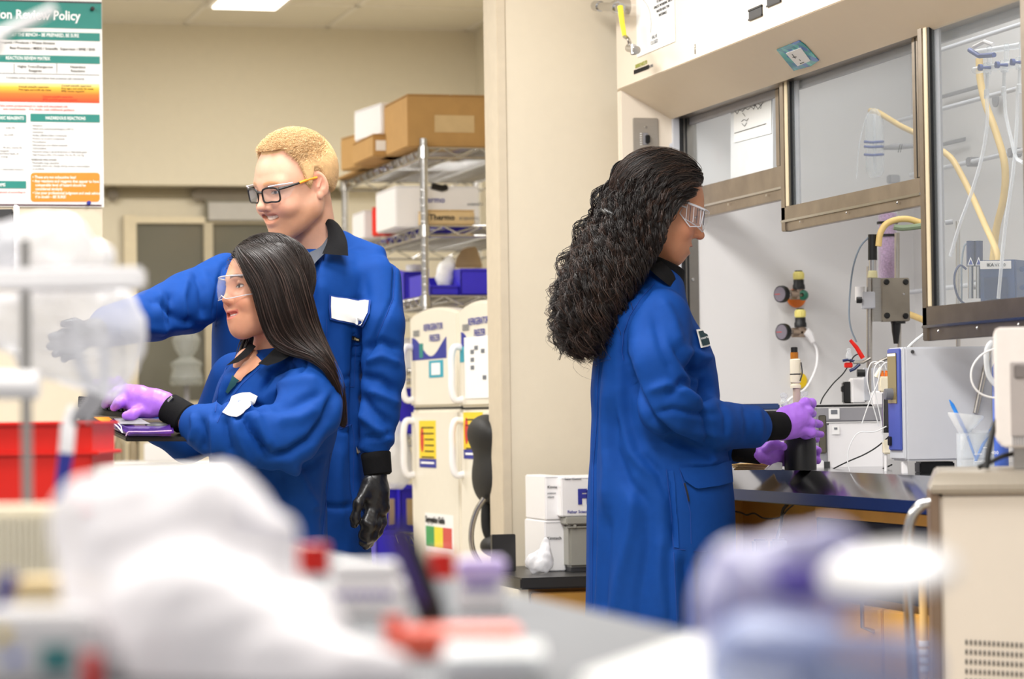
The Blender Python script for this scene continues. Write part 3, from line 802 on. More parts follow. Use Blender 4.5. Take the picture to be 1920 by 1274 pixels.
for gx, gy in ((0.25, .55), (0.25, .7), (0.25, .85), (0.65, .85), (0.7, .35), (0.4, .92)):
    x = a.x + (b.x - a.x) * gx; z = a.z + (b.z - a.z) * gy * 0.85
    box('printed_mark', (x, -0.0035, z), (x + 0.035, -0.002, z + 0.012), m_greyink, t)
a = pl(t, 863, 680); b = pl(t, 872, 650); frect(t, a.x, a.z, b.x, b.z, MATS['teal_blue_print'], 'blue_edged_notice')
a = pl(t, 870, 843); b = pl(t, 905, 773); warn(t, a.x, b.x, b.z, a.z)

# ---------------------------------------------------------------- office chair behind the pillar
dC = 7.78
ch = camthing('office_chair', 'black office chair with a curved chrome arm, half hidden by the pillar', 'chair', 912, 1300, dC)
ch.location.z = 0
bpy.context.view_layer.update()
L = lambda x, y, d=dC: loc(ch, x, y, d)
prof = [(884, 800, 14), (890, 793, 22), (897, 830, 26), (903, 880, 25), (906, 930, 22)]
f_ = union([(s_ell(P(917, 860, dC + .0), (0.034, 0.11, 0.115)), 0.0), (s_ell(P(905, 812, dC), (0.034, 0.10, 0.04)), 0.05), (s_ell(P(915, 905, dC), (0.026, 0.09, 0.05)), 0.05)])
Rm = np.array(Matrix.Rotation(0, 3, 'Z'))
c0 = np.array(P(912, 860, dC))
v, f, nn = mesh_sdf(f_, c0 - np.array([0.14, 0.24, 0.2]), c0 + np.array([0.14, 0.24, 0.2]), 0.008)
np_mesh('backrest', v, f, m_dark if False else mat('black_mesh_fabric', '#1e1d1c', 0.6, bump=0.2, bscale=300), ch)
v, f, nn = mesh_sdf(s_ell(P(950, 1024, dC), (0.075, 0.10, 0.04)), c0 + np.array([-0.15, -0.3, -0.35]), c0 + np.array([0.25, 0.3, -0.1]), 0.01)
np_mesh('seat', v, f, MATS['black_mesh_fabric'], ch)
tube('back_stem', smoothpath([L(915, 930), L(912, 970), L(916, 1000), L(935, 1030)]), 0.016, m_rubber, ch)
tube('chrome_arm', smoothpath([L(908, 935, dC - .06), L(893, 960, dC - .06), L(884, 995, dC - .06), L(886, 1030, dC - .06), L(900, 1060, dC - .06)]), 0.008, m_chrome, ch)
tube('gas_column', [L(950, 1044), (L(950, 1044).x, L(950, 1044).y, 0.1)], 0.025, m_dark, ch)
for k in range(5):
    a_ = 2 * PI * k / 5 + .3; c = L(950, 1044)
    tube('base_leg', [(c.x, c.y, 0.11), (c.x + 0.11 * math.cos(a_), c.y + 0.11 * math.sin(a_), 0.06)], 0.015, m_dark, ch)
    lathe('castor', [(0, -0.012), (0.024, -0.012), (0.024, 0.012), (0, 0.012)], m_black, ch, M=Matrix.Translation((c.x + 0.11 * math.cos(a_), c.y + 0.11 * math.sin(a_), 0.026)) @ Matrix.Rotation(PI / 2, 4, 'X'), n=12)

# ---------------------------------------------------------------- low bench by the pillar
YL = 6.78
zl = onY(1020, 1083, YL).z
A = onY(974, 1080, YL); LBW = 2.255 - A.x
lb = thing('low_bench', 'low black-topped bench with maple drawer fronts between the pillar and the woman', 'bench', (A.x, YL, 0))
box('worktop', (0, -0.01, zl - 0.03), (LBW, YW - YL - 0.006, zl), m_benchb, lb, 0.004)
box('end_panel', (0.0, 0.01, 0), (0.026, YW - YL - 0.003, zl - 0.031), m_offw, lb)
box('cabinet_body', (0.028, 0.03, 0), (LBW - 0.01, YW - YL - 0.006, zl - 0.031), m_wood, lb)
for k in range(2):
    box('drawer_front', (0.034 + k * 0.37, 0.008, zl - 0.17), (0.395 + k * 0.37, 0.03, zl - 0.04), m_wood, lb, 0.003)
    box('cupboard_door', (0.034 + k * 0.37, 0.008, 0.1), (0.395 + k * 0.37, 0.03, zl - 0.18), m_wood, lb, 0.003)
a = onY(975, 1060, 7.2); b = onY(1022, 996, 7.2)
box('upright_end_board', (0.0, 7.05 - YL, zl + 0.001), (0.065, 7.07 - YL, b.z), m_benchb, lb, 0.002)
bw = box('wood_skirting', (onY(942, 600, YW).x + 0.003, YW - 0.03, 0.1), (A.x - 0.003, YW - 0.0005, onY(960, 1089, YW - .03).z), m_wood); bw.name = 'trim_1'; tag(bw, kind='structure')
def bench_carton(label, px0, py0, px1, py1, Y, dep, words, lz=None):
    t, w, h, H = sbox('white_box', label, 'box', px0, py0, px1, py1, 0, Y, dep, m_white, lz)
    box('carton_body', (-w, -h, 0), (w, h, H), m_white, t, 0.003)
    box('lid_seam', (-w + 0.001, -h - 0.0006, H * 0.955), (w - 0.001, -h, H * 0.96), m_greyink, t)
    for s, x, z, sz, m, b_ in words: text(t, s, (-w + x, -h - 0.0012, z), sz, m, bold=b_)
    return H + t.location.z
z_ = bench_carton('lower slim white carton standing on the low bench', 1022, 976, 1060, 1064, 7.0, 0.2, [('Kimtech', 0.006, 0.085, 0.012, m_ink, 0)], zl + 0.001)
bench_carton('upper slim white carton stacked beside the large blue-lettered carton', 1023, 892, 1052, 974, 7.0, 0.2, [('Kimtech', 0.006, 0.085, 0.011, m_ink, 0), ('science', 0.006, 0.07, 0.008, m_greyink, 0), ('wipes', 0.006, 0.06, 0.008, m_greyink, 0)], z_ + 0.001)
t = thing('storage_crate', 'grey lidded plastic crate on the low bench behind the woman', 'crate', onY(1130, 1065, 6.95))
t.location.z = zl + 0.001
bpy.context.view_layer.update()
m_crate = mat('crate_grey', '#9a988f', 0.4)
a = pl(t, 1062, 1060); b = pl(t, 1165, 968)
box('crate_body', (a.x + 0.008, 0.0, 0.012), (b.x, 0.24, b.z - 0.02), m_crate, t, 0.006); box('crate_rim', (a.x, -0.006, b.z - 0.02), (b.x, 0.246, b.z), m_crate, t, 0.003)
box('crate_foot', (a.x + 0.014, 0.006, 0), (b.x - 0.01, 0.23, 0.012), m_dark, t); box('crate_ridge', (a.x + 0.002, -0.004, b.z * 0.8), (b.x, 0.0, b.z * 0.83), m_crate, t, 0.001)
for k in range(2): box('crate_handle', (a.x + 0.02 + 0.1 * k, -0.006, b.z * 0.8), (a.x + 0.028 + 0.1 * k, 0.0, b.z - 0.02), m_crate, t, 0.001)
bench_carton('large white carton with big blue letters on top of the grey crate', 1053, 893, 1165, 967, 6.96, 0.24, [('Fisher', 0.045, 0.035, 0.052, m_inkb, 0.06), ('Fisher Scientific', 0.016, 0.009, 0.011, m_inkb, 0.01), ('Fisher Chemical', 0.010, 0.098, 0.007, m_greyink, 0)], zl + 0.002 + b.z)
c0 = np.array(P(1010, 1040, 7.15))
bagc = onY(1012, 1058, 6.93)
t = thing('plastic_bag', 'crumpled clear plastic bag slumped against the slim white carton', 'bag', (bagc.x, bagc.y, zl + 0.001))
q = np.array((bagc.x, bagc.y, zl), np.float32)
v, f, nn = mesh_sdf(union([(s_ell(q + V3((0, 0, 0.03)), (0.035, 0.04, 0.03)), 0), (s_ell(q + V3((0.016, 0, 0.06)), (0.016, 0.02, 0.035)), 0.02)]), q - 0.09 * np.array([1, 1, .0]) + [0, 0, .002], q + np.array([.09, .09, .12]), 0.004)
np_mesh('bag_film', v + nn * (0.006 * vnoise(v, 150, 5))[:, None], f, m_bag, t)
# ================================================================ fume hood (runs down the right side, front faces -X)
XF = 2.28; YE = 7.24; HR = -PI / 2
ho = thing('fume_hood', 'large cream fume hood with steel-framed sliding sashes along the right side', 'fume hood', (XF, YE, 0), HR)
HL = 2.36                                      # length towards the camera
def hx(px, py, y): return pl(ho, px, py, y)
zf = hx(1164, 167, 0).z; ZH = 2.62
zs_ = hx(1273, 219, 0.15).z                   # top of the sash opening
WT = hx(1382, 880, 0.012).z                   # worktop height
print('hood', zf, zs_, WT)
box('fascia_panel', (0, 0, zf), (HL, 0.03, ZH), m_hood, ho, 0.003)
MB().prism([(0, 0.0, zf), (0, 0.03, zf + 0.002), (0, 0.16, zs_ + 0.004), (0, 0.15, zs_ - 0.0)], (HL, 0, 0)).build('sloped_panel', m_hoodt, ho)
box('top_panel', (0, 0.03, ZH - 0.03), (HL, 0.95, ZH), m_hood, ho)
box('header_seal', (0, 0.15, zs_ + 0.001), (HL, 0.19, zs_ + 0.05), m_steel_d, ho)
box('header_channel', (0.05, 0.195, zs_ - 0.018), (HL, 0.205, zs_ + 0.05), m_grey, ho)
# left end: outer skin, inner face of the side, steel post
box('side_panel', (0.0, 0.0, 0.0), (0.028, 0.17, zf - 0.001), m_hood, ho, 0.004)
box('side_skin', (0.0, 0.17, 0.0), (0.02, 0.95, ZH - 0.03), m_hood, ho)
xp0 = 0.03
box('track_frame', (0.028, 0.150, WT), (0.042, 0.168, zs_ + 0.03), m_lgrey, ho)
box('track_gasket', (0.028, 0.170, WT + 0.02), (0.05, 0.177, zs_ + 0.03), m_black, ho)
box('corner_post', (0.026, 0.178, WT + 0.0), (0.044, 0.218, ZH - 0.04), mat('steel_post', '#8e8a84', 0.35, 0.9, noise=0.05), ho, 0.002)
box('post_gasket', (0.026, 0.184, WT), (0.047, 0.189, zs_ + 0.02), m_black, ho)
c = hx(1303, 524, 0.2)
lathe('post_screw', [(0, 0), (0.0055, 0), (0.0045, 0.002), (0, 0.0025)], m_chrome, ho, M=Matrix.Translation((0.0445, c.y, c.z)) @ Matrix.Rotation(PI / 2, 4, 'Y'), n=12)
box('liner_side', (0.022, 0.219, WT - 0.02), (0.04, 0.88, ZH - 0.04), m_liner, ho)
box('liner_back', (0.04, 0.87, WT - 0.02), (HL, 0.89, ZH - 0.04), m_liner, ho)
box('liner_top', (0.04, 0.22, ZH - 0.14), (HL, 0.87, ZH - 0.12), m_liner, ho)
# ---- notices and fittings on the fascia
def hrect(px0, py0, px1, py1, m, nm, y=0.0, th=0.002, parent=None):
    """parallelogram on the fascia plane drawn through its left and right edges"""
    a = hx(px0, py1, y); b = hx(px1, py0, y)
    return box(nm, (a.x, y - th, a.z), (b.x, y, b.z), m, parent or ho)
na = hx(1196, 108, 0); nb = hx(1265, -40, 0)
nt_ = thing('safety_notice', 'white notice sheet with a curved line behind the yellow valve lever', 'notice', (ho.matrix_world @ na), HR)
bpy.context.view_layer.update()
w_ = nb.x - na.x; h_ = nb.z - na.z
box('sheet', (0, -0.0025, 0.0), (w_, -0.0008, h_), m_paper, nt_)
lines_ = ['VALVE MUST REMAIN', 'CLOSED WHEN NOT IN USE.', 'ATTACH THE TUBING', 'TO REMAIN OPEN', 'UNLESS WORKING WITH', 'WATER REACTIVE', 'MATERIALS.']
for i, s in enumerate(lines_):
    a = pl(nt_, 1243, 28 - (6 - i) * 9.2, -0.003)
    text(nt_, s, a, 0.0108, m_ink, align='CENTER', sx=1.25)
a = pl(nt_, 1227, 72, -0.003); text(nt_, 'VALVE', a, 0.014, m_greyink, align='CENTER', sx=1.2)
a = pl(nt_, 1227, 82, -0.003); text(nt_, 'CLOSED', a, 0.014, m_greyink, align='CENTER', sx=1.2)
tube('curved_line', smoothpath([pl(nt_, x, y, -0.003) for x, y in ((1205, -2), (1216, 15), (1221, 40), (1220, 62))]), 0.0006, m_greyink, nt_, 4)
# valve with yellow lever
va = thing('gas_valve', 'chrome valve with a long yellow lever at the hood\'s upper left corner', 'valve', ho.matrix_world @ hx(1160, 12, -0.03), HR)
bpy.context.view_layer.update()
q = lambda x, y, d=-0.03: pl(va, x, y, d)
MB().tube([q(1124, 12), q(1165, 14)], 0.012, 14).build('valve_body', m_chrome, va)
MB().tube([q(1117, 11), q(1126, 12)], 0.015, 12).tube([q(1150, 13), q(1158, 13)], 0.017, 6).build('valve_nut', m_chrome, va)
MB().tube([(0.0, 0.03, 0), (0.0, -0.012, 0)], 0.02, 14).build('wall_flange', m_chrome, va)
m_lever = mat('yellow_lever', '#f0e23a', 0.4)
MB().tube([q(1163, 12, -.05), q(1167, 45, -.05), q(1171, 68, -.05)], [0.008, 0.0075, 0.006], 8).build('lever', m_lever, va)
tube('lever_shank', smoothpath([q(1171, 68, -.05), q(1179, 75, -.05), q(1182, 92, -.04)]), 0.0055, m_steel, va, 8)
MB().tube([q(1179, 90, -.045), q(1194, 94, -.045)], 0.011, 12).tube([q(1187, 84, -.05), q(1188, 102, -.05)], 0.008, 10).build('outlet', m_chrome, va)
# barcode label, small vertical label
bc = thing('barcode_sticker', 'small barcode sticker low on the hood fascia under the notice', 'sticker', ho.matrix_world @ hx(1189, 138, 0), HR)
bpy.context.view_layer.update()
k = 1188.5
for i in range(17):
    w = rnd.choice((0.6, 1.0, 1.5)); 
    a = pl(bc, k, 139.5 - (k - 1189) * 0.38, -0.0015); b = pl(bc, k + w, 132 - (k - 1189) * 0.38, -0.0015)
    if k < 1216: box('barcode_bar', (a.x, -0.0018, a.z), (b.x, -0.0006, b.z + 0.001), m_ink, bc)
    k += w + 1.0
text(bc, '0000240270', pl(bc, 1191, 129, -0.0015), 0.016, mat('olive_ink', '#98a03c', 0.6), sx=1.3); text(bc, '41705', pl(bc, 1217, 128, -0.0015), 0.011, m_greyink, sx=1.2)
vl = thing('vertical_label', 'tiny vertical black code printed on the middle of the fascia', 'sticker', ho.matrix_world @ hx(1302, 101, 0), HR)
bpy.context.view_layer.update()
text(vl, '00001214', pl(vl, 1304, 101, -0.001), 0.010, m_ink, roll=PI / 2, sx=0.62)
# black slots
for i, (x0, y0, x1, y1) in enumerate(((1406, 8, 1430, 40), (1440, -20, 1465, 17), (1503, -50, 1522, -20))):
    a = hx(x0, (y0 + y1) / 2 + 14, 0); b = hx(x1, (y0 + y1) / 2 - 14, 0)
    t = thing('cover_plate', ['square black blanking plate on the fascia, lower left of the row', 'square black blanking plate on the fascia, middle of the row', 'metal-edged plate on the fascia cut by the top of the picture'][i], 'plate', ho.matrix_world @ a, HR, 'black plates on the fascia')
    bpy.context.view_layer.update(); w = b.x - a.x; h = b.z - a.z
    box('plate_face', (0, -0.003, 0), (w, -0.0005, h), m_dark, t, 0.001)
    box('plate_channel', (-0.001, -0.005, -0.002), (w + 0.001, -0.0005, 0.0025), m_black, t, 0.0005); box('plate_channel', (-0.001, -0.005, h - 0.0025), (w + 0.001, -0.0005, h + 0.002), m_black, t, 0.0005)
# coloured tag hanging on the sloped panel
def onslope(px, py):
    # plane through (y0,z zf) .. (y .15, z zs_)
    Mi = ho.matrix_world.inverted(); o = Mi @ CAM; r = Mi.to_3x3() @ ray(px, py)
    n = Vector((0, zf - zs_, 0.15)); p0 = Vector((0, 0, zf))
    return o + r * ((p0 - o).dot(n) / r.dot(n))
sl_n = Vector((0, -(zf - zs_), -0.15)).normalized()
tg = thing('door_tag', 'turquoise and blue card with a small white label on the sloped hood panel', 'card', ho.matrix_world @ onslope(1497, 103), HR)
bpy.context.view_layer.update(); TI = tg.matrix_world.inverted() @ ho.matrix_world
def sp3(x, y, l=0.001): return TI @ (onslope(x, y) + sl_n * l)
mtg = mat('tag_gradient', '#2aa5b5', 0.25, coat=0.5)
nt = mtg.node_tree; N = nt.nodes; L_ = nt.links
tc = N.new('ShaderNodeTexCoord'); vo = N.new('ShaderNodeTexVoronoi'); vo.inputs['Scale'].default_value = 45; cr = N.new('ShaderNodeValToRGB')
L_.new(tc.outputs['Object'], vo.inputs[0]); L_.new(vo.outputs['Color'], cr.inputs[0]); cr.color_ramp.elements[0].color = srgb('#1f5fc4'); cr.color_ramp.elements[1].color = srgb('#5fd0c8')
e_ = cr.color_ramp.elements.new(0.5); e_.color = srgb('#1c9aa0'); L_.new(cr.outputs[0], N['Principled BSDF'].inputs['Base Color'])
MB().prism([sp3(x, y) for x, y in ((1457, 92), (1499, 75), (1511, 84), (1536, 112), (1522, 122), (1489, 131))], sl_n * 0.002).build('card', mtg, tg)
MB().prism([sp3(x, y, .0035) for x, y in ((1475, 97), (1503, 87), (1521, 111), (1497, 121))], sl_n * 0.0015).build('card_label', m_paper, tg)
for pa, pb in (((1487, 98), (1493, 106)), ((1488, 104), (1495, 103)), ((1500, 108), (1503, 110)), ((1502, 116), (1509, 113))):
    tube('label_mark', [sp3(*pa, .0055), sp3(*pb, .0055)], 0.0009, m_ink, tg, 4)
# switch plate and red arrow on the inside of the side panel (face towards the camera: plane Y)
def sideface(px, py, off=0.0): return onY(px, py, YE - 0.028 - off)
sw = thing('switch_plate', 'brushed steel switch plate with a black slider at the left of the hood', 'switch', sideface(1211, 300))
bpy.context.view_layer.update()
a = pl(sw, 1187, 301); b = pl(sw, 1233, 222)
sc_ = 1.0
box('plate', (a.x + .0, -0.006, a.z), (b.x, -0.001, b.z), mat('brushed_plate', '#b3aca3', 0.45, 0.7, noise=0.05, brush=(1, 1, 20)), sw, 0.002)
cx = (a.x + b.x) / 2; cz = (a.z + b.z) / 2
box('slot', (cx - 0.010, -0.0072, cz - 0.016), (cx + 0.006, -0.006, cz + 0.018), m_grey, sw, 0.001)
box('slider', (cx - 0.003, -0.018, cz - 0.012), (cx + 0.009, -0.006, cz + 0.011), m_black, sw, 0.002)
for s in (-1, 1): lathe('plate_screw', [(0, 0), (0.004, 0), (0.003, 0.0018), (0, 0.002)], m_chrome, sw, M=Matrix.Translation((cx, -0.006, cz + s * 0.033)) @ Matrix.Rotation(PI / 2, 4, 'X'), n=10)
for k in range(6): box('scale_mark', (cx - 0.018, -0.0066, cz - 0.016 + k * 0.0062), (cx - 0.012, -0.006, cz - 0.0145 + k * 0.0062), m_inkw, sw)
ar = thing('arrow_sticker', 'red up arrow sticker beside the steel switch plate', 'sticker', sideface(1244, 290)); bpy.context.view_layer.update()
MB().prism([pl(ar, x, y, -0.0005) for x, y in ((1240, 305), (1240, 286), (1237.5, 286), (1244.5, 277), (1250.5, 286), (1248, 286), (1248, 305))], (0, -0.001, 0)).build('arrow', m_inkr, ar)
sb = thing('clear_button', 'small round clear rubber bumper above the woman\'s head', 'bumper', sideface(1259, 275)); bpy.context.view_layer.update()
lathe('bumper', [(0, 0), (0.007, 0), (0.006, 0.003), (0, 0.004)], m_lgrey, sb, M=Matrix.Translation(pl(sb, 1259, 273, -0.001)) @ Matrix.Rotation(PI / 2, 4, 'X'), n=16)

# ---------------------------------------------------------------- sashes
def sash(label, X, pxa, pxb, rail_bot_px, rail_bot_py, h1, h2, stile_l, stile_r):
    """X: world X of the sash face, runs from pixel pxa (far) to pxb (near) at its bottom"""
    a = onX(pxa, rail_bot_py, X); c = onX(rail_bot_px, rail_bot_py, X); b = onX(pxb, rail_bot_py, X)
    t = thing('sliding_sash', label, 'sash', (X, a.y, c.z), HR, 'sliding sashes of the hood')
    Ln = a.y - b.y; zt = ZH - 0.16 - c.z
    T = 0.026
    box('bottom_rail', (0, 0, h2), (Ln, T, h2 + h1), m_steel_d, t, 0.002)
    box('rail_lip', (0.004, 0.004, 0), (Ln - 0.004, T - 0.002, h2), m_steel_d, t, 0.001)
    box('rail_bead', (0, -0.002, h2 - 0.004), (Ln, 0.003, h2 + 0.002), m_chrome, t, 0.001)
    zz = h2 + h1
    x = 0
    box('left_stile', (0, 0, 0.0), (stile_l * 0.45, T, zt), m_steel_d, t, 0.002)
    box('stile_strip', (stile_l * 0.45 + 0.001, 0.002, zz), (stile_l * 0.8, T - 0.004, zt), mat('gold_strip', '#e2d5b8', 0.3, 0.4), t, 0.001)
    box('glazing_gasket', (stile_l * 0.8, 0.004, zz), (stile_l, T - 0.006, zt), m_black, t)
    box('right_stile', (Ln - stile_r, 0, zz), (Ln, T, zt), m_steel_d, t, 0.002)
    box('stile_groove', (Ln - stile_r * 0.45, -0.001, zz), (Ln - stile_r * 0.35, 0.001, zt), m_black, t)
    box('glass_pane', (stile_l, 0.010, zz - 0.004), (Ln - stile_r, 0.015, zt), m_sash, t)
    box('inner_channel', (stile_l, 0.017, zz), (stile_l + 0.022, 0.022, zt), m_grey, t)
    for k in range(3): lathe('rail_screw', [(0, 0), (0.004, 0), (0, 0.002)], m_chrome, t, M=Matrix.Translation((Ln * (0.15 + 0.35 * k), -0.0005, h2 * 0.6)) @ Matrix.Rotation(PI / 2, 4, 'X'), n=8)
    return t, Ln, c.z
s1 = sash('far sash of the hood, behind the woman\'s head, half raised', 2.475, 1272, 1470, 1324.5, 405, 0.055, 0.03, 0.05, 0.05)
s2 = sash('middle sash of the hood, raised, with a paired steel frame', 2.445, 1465, 1727, 1480, 432, 0.035, 0.026, 0.062, 0.035)
s3 = sash('near sash of the hood pulled down lowest, apparatus behind its glass', 2.415, 1730, 1945, 1731.5, 640, 0.042, 0.032, 0.055, 0.05)
# hand-drawn sheets taped inside the far sash
pn = thing('taped_note', 'white sheet with a hand-drawn chemical structure taped to the far sash glass', 'paper', onX(1408, 300, 2.488), HR); bpy.context.view_layer.update()
def nq(x, y, o=0.0): return pl(pn, x, y, o)
MB().prism([nq(x, y) for x, y in ((1370, 180), (1449, 158), (1449, 335), (1370, 352))], (0, 0.001, 0)).build('sheet', mat('thin_paper', '#dcdfe2', 0.8), pn)
MB().prism([nq(x, y, -0.0025) for x, y in ((1376, 187), (1446, 166), (1446, 250), (1376, 268))], (0, 0.001, 0)).build('sheet', m_paper, pn)
for s in ([(1377, 208), (1382, 214), (1386, 206), (1392, 209), (1397, 203), (1402, 206), (1408, 200), (1413, 205)], [(1413, 205), (1416, 197), (1421, 205), (1428, 195), (1426, 204)], [(1411, 192), (1413, 199), (1420, 193), (1426, 198), (1431, 192)],
          [(1392, 212), (1397, 218)], [(1390, 228), (1395, 224), (1400, 227), (1403, 222)], [(1391, 232), (1396, 237), (1400, 230)], [(1377, 250), (1436, 232)], [(1382, 192), (1420, 182)], [(1378, 196), (1424, 184)]):
    tube('pen_stroke', [nq(x, y, -0.004) for x, y in s], 0.0007, m_ink, pn, 4)

# ---------------------------------------------------------------- worktop with sloped steel front
wt = thing('steel_worktop', 'stainless steel hood worktop with a sloping front lip', 'worktop', (XF, YE - 0.03, 0), HR)
zl0 = onX(1369, 936, XF - 0.015).z; zl1 = onX(1376, 917, XF - 0.012).z
print('lip', zl0, zl1, WT)
MB().prism([(0, -0.022, zl1), (0, 0.095, WT - 0.001), (0, 0.185, WT), (0, 0.185, zl0), (0, -0.016, zl0)], (2.34, 0, 0)).build('sloped_front', m_bench, wt, 0.0, False)
box('front_lip', (0, -0.026, zl0), (2.34, -0.022, zl1 + 0.001), mat('steel_lip_reflection', '#34477c', 0.3, 0.8, noise=0.1, nscale=4), wt, 0.001)  # dark blue reflection put into the colour of the steel lip
box('work_surface', (0.02, 0.187, WT - 0.03), (2.34, 0.85, WT - 0.001), m_bench, wt)
box('front_apron', (0, -0.014, zl0 - 0.003), (2.34, -0.002, zl0 - 0.0005), m_black, wt)
# casework under it
cw = thing('base_cabinet', 'maple base cabinet with an open knee space under the steel worktop', 'cabinet', (XF + 0.03, YE - 0.04, 0), HR)
bpy.context.view_layer.update()
def cq(x, y, o=0.0): return pl(cw, x, y, o)
x_a = cq(1531, 1000, 0.0).x; x_b = cq(1742, 1000, 0).x
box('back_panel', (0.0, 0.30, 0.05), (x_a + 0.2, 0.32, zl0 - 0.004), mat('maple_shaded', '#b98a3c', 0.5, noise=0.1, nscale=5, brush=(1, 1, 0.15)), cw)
box('side_panel', (0.0, 0.0, 0.0), (0.02, 0.30, zl0 - 0.004), m_wood, cw)
box('top_rail', (x_a + 0.005, -0.004, zl0 - 0.03), (2.3, 0.3, zl0 - 0.005), m_wood, cw)
box('dark_cupboard', (x_a, 0.0, zl0 - 0.20), (2.3, 0.3, zl0 - 0.031), mat('dark_cupboard', '#1d1c22', 0.3, noise=0.1), cw, 0.002)
for k in range(3):
    x0 = x_a + 0.004 + k * 0.42
    box('cupboard_door', (x0, -0.018, 0.09), (x0 + 0.41, 0.0, zl0 - 0.215), m_wood, cw, 0.003)
    c = cq(1650, 1155, -0.02)
    tube('door_handle', [(x0 + 0.37, -0.018, 0.60), (x0 + 0.37, -0.045, 0.61), (x0 + 0.37, -0.045, 0.70), (x0 + 0.37, -0.018, 0.71)], 0.005, m_chrome, cw, 8)
box('toe_kick', (x_a, 0.02, 0.0), (2.3, 0.3, 0.088), m_dark, cw)
# cables hanging in the knee space
cd = thing('power_cable', 'black power cable hanging in the knee space down to two outlets', 'cable', cq(1420, 990, 0.2) and (cw.matrix_world @ cq(1460, 1000, 0.2)), HR); bpy.context.view_layer.update()
cp = lambda x, y, o=0.0: pl(cd, x, y, o)
tube('cable', smoothpath([cp(1478, 944), cp(1468, 958), cp(1464, 985), cp(1456, 1015), cp(1450, 1040), cp(1447, 1060)]), 0.0045, m_rubber, cd, 8)
tube('thin_wire', smoothpath([cp(1371, 958), cp(1390, 962), cp(1400, 966), cp(1414, 963), cp(1428, 971), cp(1440, 973), cp(1462, 971), cp(1478, 955), cp(1492, 944)], 4), 0.0022, m_rubber, cd, 6)
for x in (1425, 1460):
    c = cp(x, 1026); box('outlet_plug', (c.x - 0.014, -0.02, c.z - 0.02), (c.x + 0.014, 0.02, c.z + 0.02), m_black, cd, 0.006)
# ================================================================ apparatus in the hood
def stand(name, label, cat, px, d, Z=None, rz=None, group=None):
    p = P(px, 700, d); t = thing(name, label, cat, (p.x, p.y, WT if Z is None else Z), -YAW if rz is None else rz, group)
    bpy.context.view_layer.update(); return t
def at_(name, label, cat, p, rz=None, group=None):
    t = thing(name, label, cat, p, -YAW if rz is None else rz, group); bpy.context.view_layer.update(); return t
def axisY(c): return Matrix.Translation(c) @ Matrix.Rotation(PI / 2, 4, 'X')
def pbox(t, x0, y0, x1, y1, m, nm, y=0.0, th=0.05, bevel=0.002):
    a = pl(t, x0, y1, y); b = pl(t, x1, y0, y)
    return box(nm, (a.x, y, a.z), (b.x, y + th, b.z), m, t, bevel)
def ptube(t, pts, r, m, nm, n=10, k=5, y=0.0):
    return tube(nm, smoothpath([pl(t, p[0], p[1], p[2] if len(p) > 2 else y) for p in pts], k), r, m, t, n)
m_clear = film('clear_glassware', '#f2f6fa', 0.16, 0.03)
m_frost = mat('frosted_glass', '#e9ecef', 0.5, alpha=0.85)
m_amber = mat('amber_cap', '#b06a16', 0.35)
m_bluef = mat('blue_vinyl', '#3d4d8e', 0.5)

# reaction vessel held by the woman
DV = 6.50
rv = stand('heating_block', 'matt black cylindrical heating block at the worktop edge in the woman\'s gloved hands', 'heater', 1498, DV)
k = DV / FPX; R_ = 30 * k; H_ = 72 * k
lathe('block_body', [(0, 0), (R_, 0), (R_, H_ * 0.96), (R_ * 0.95, H_), (R_ * 0.5, H_), (R_ * 0.45, H_ * 0.9), (0, H_ * 0.9)], m_black, rv, n=40)
fk = stand('reaction_flask', 'three-necked glass flask with a tall cream stirrer fitting, set in the black block', 'flask', 1493, DV, WT + H_ * 0.92)
c = lambda y: (pl(fk, 1493, y).z)
lathe('flask_bulb', [(0, 0.0), (0.014, 0.004), (0.021, 0.018), (0.02, 0.03), (0.012, 0.042), (0.0095, c(760))], m_clear, fk, (0, 0, 0), 24)
for x, y, tl in ((1470, 748, -1), (1508, 745, 1)):
    b = Vector((tl * 0.008, 0, 0.03)); e_ = pl(fk, x, y + 8)
    MB().tube([b, e_], [0.007, 0.009], 14).build('side_neck', m_frost, fk)
    MB().lathe([(0, 0), (0.009, 0), (0.007, 0.006), (0.004, 0.009), (0.009, 0.013), (0.009, 0.021), (0, 0.023)], e_ + Vector((0, 0, 0.002)), 12).build('glass_stopper', m_clear, fk)
MB().lathe([(0, c(765)), (7 * k, c(765)), (7 * k, c(726)), (0, c(726))], n=20).build('joint_tube', mat('tan_tube', '#c8b4a4', 0.4), fk)
MB().lathe([(0, c(728)), (10 * k, c(728)), (10 * k, c(723)), (7 * k, c(720)), (10 * k, c(717)), (10 * k, c(675)), (7.5 * k, c(673)), (0, c(673))], (-0.002, 0, 0), 24).build('stirrer_housing', m_cream, fk)
MB().lathe([(0, c(673)), (7.5 * k, c(673)), (7.5 * k, c(661)), (0, c(661))], (-0.004, 0, 0), 16).build('amber_ring', m_amber, fk)
MB().lathe([(0, c(661)), (6.5 * k, c(661)), (6.5 * k, c(652)), (4 * k, c(651)), (0, c(651))], (-0.004, 0, 0), 16).build('black_cap', m_black, fk)
MB().lathe([(10.2 * k, c(703)), (10.8 * k, c(702)), (10.2 * k, c(701))], (-0.002, 0, 0), 20).build('rubber_band', m_black, fk)
ptube(fk, [(1502, 680, -.008), (1504, 700, -.01), (1500, 715, -.012)], 0.0016, m_dark, 'wire', 6)

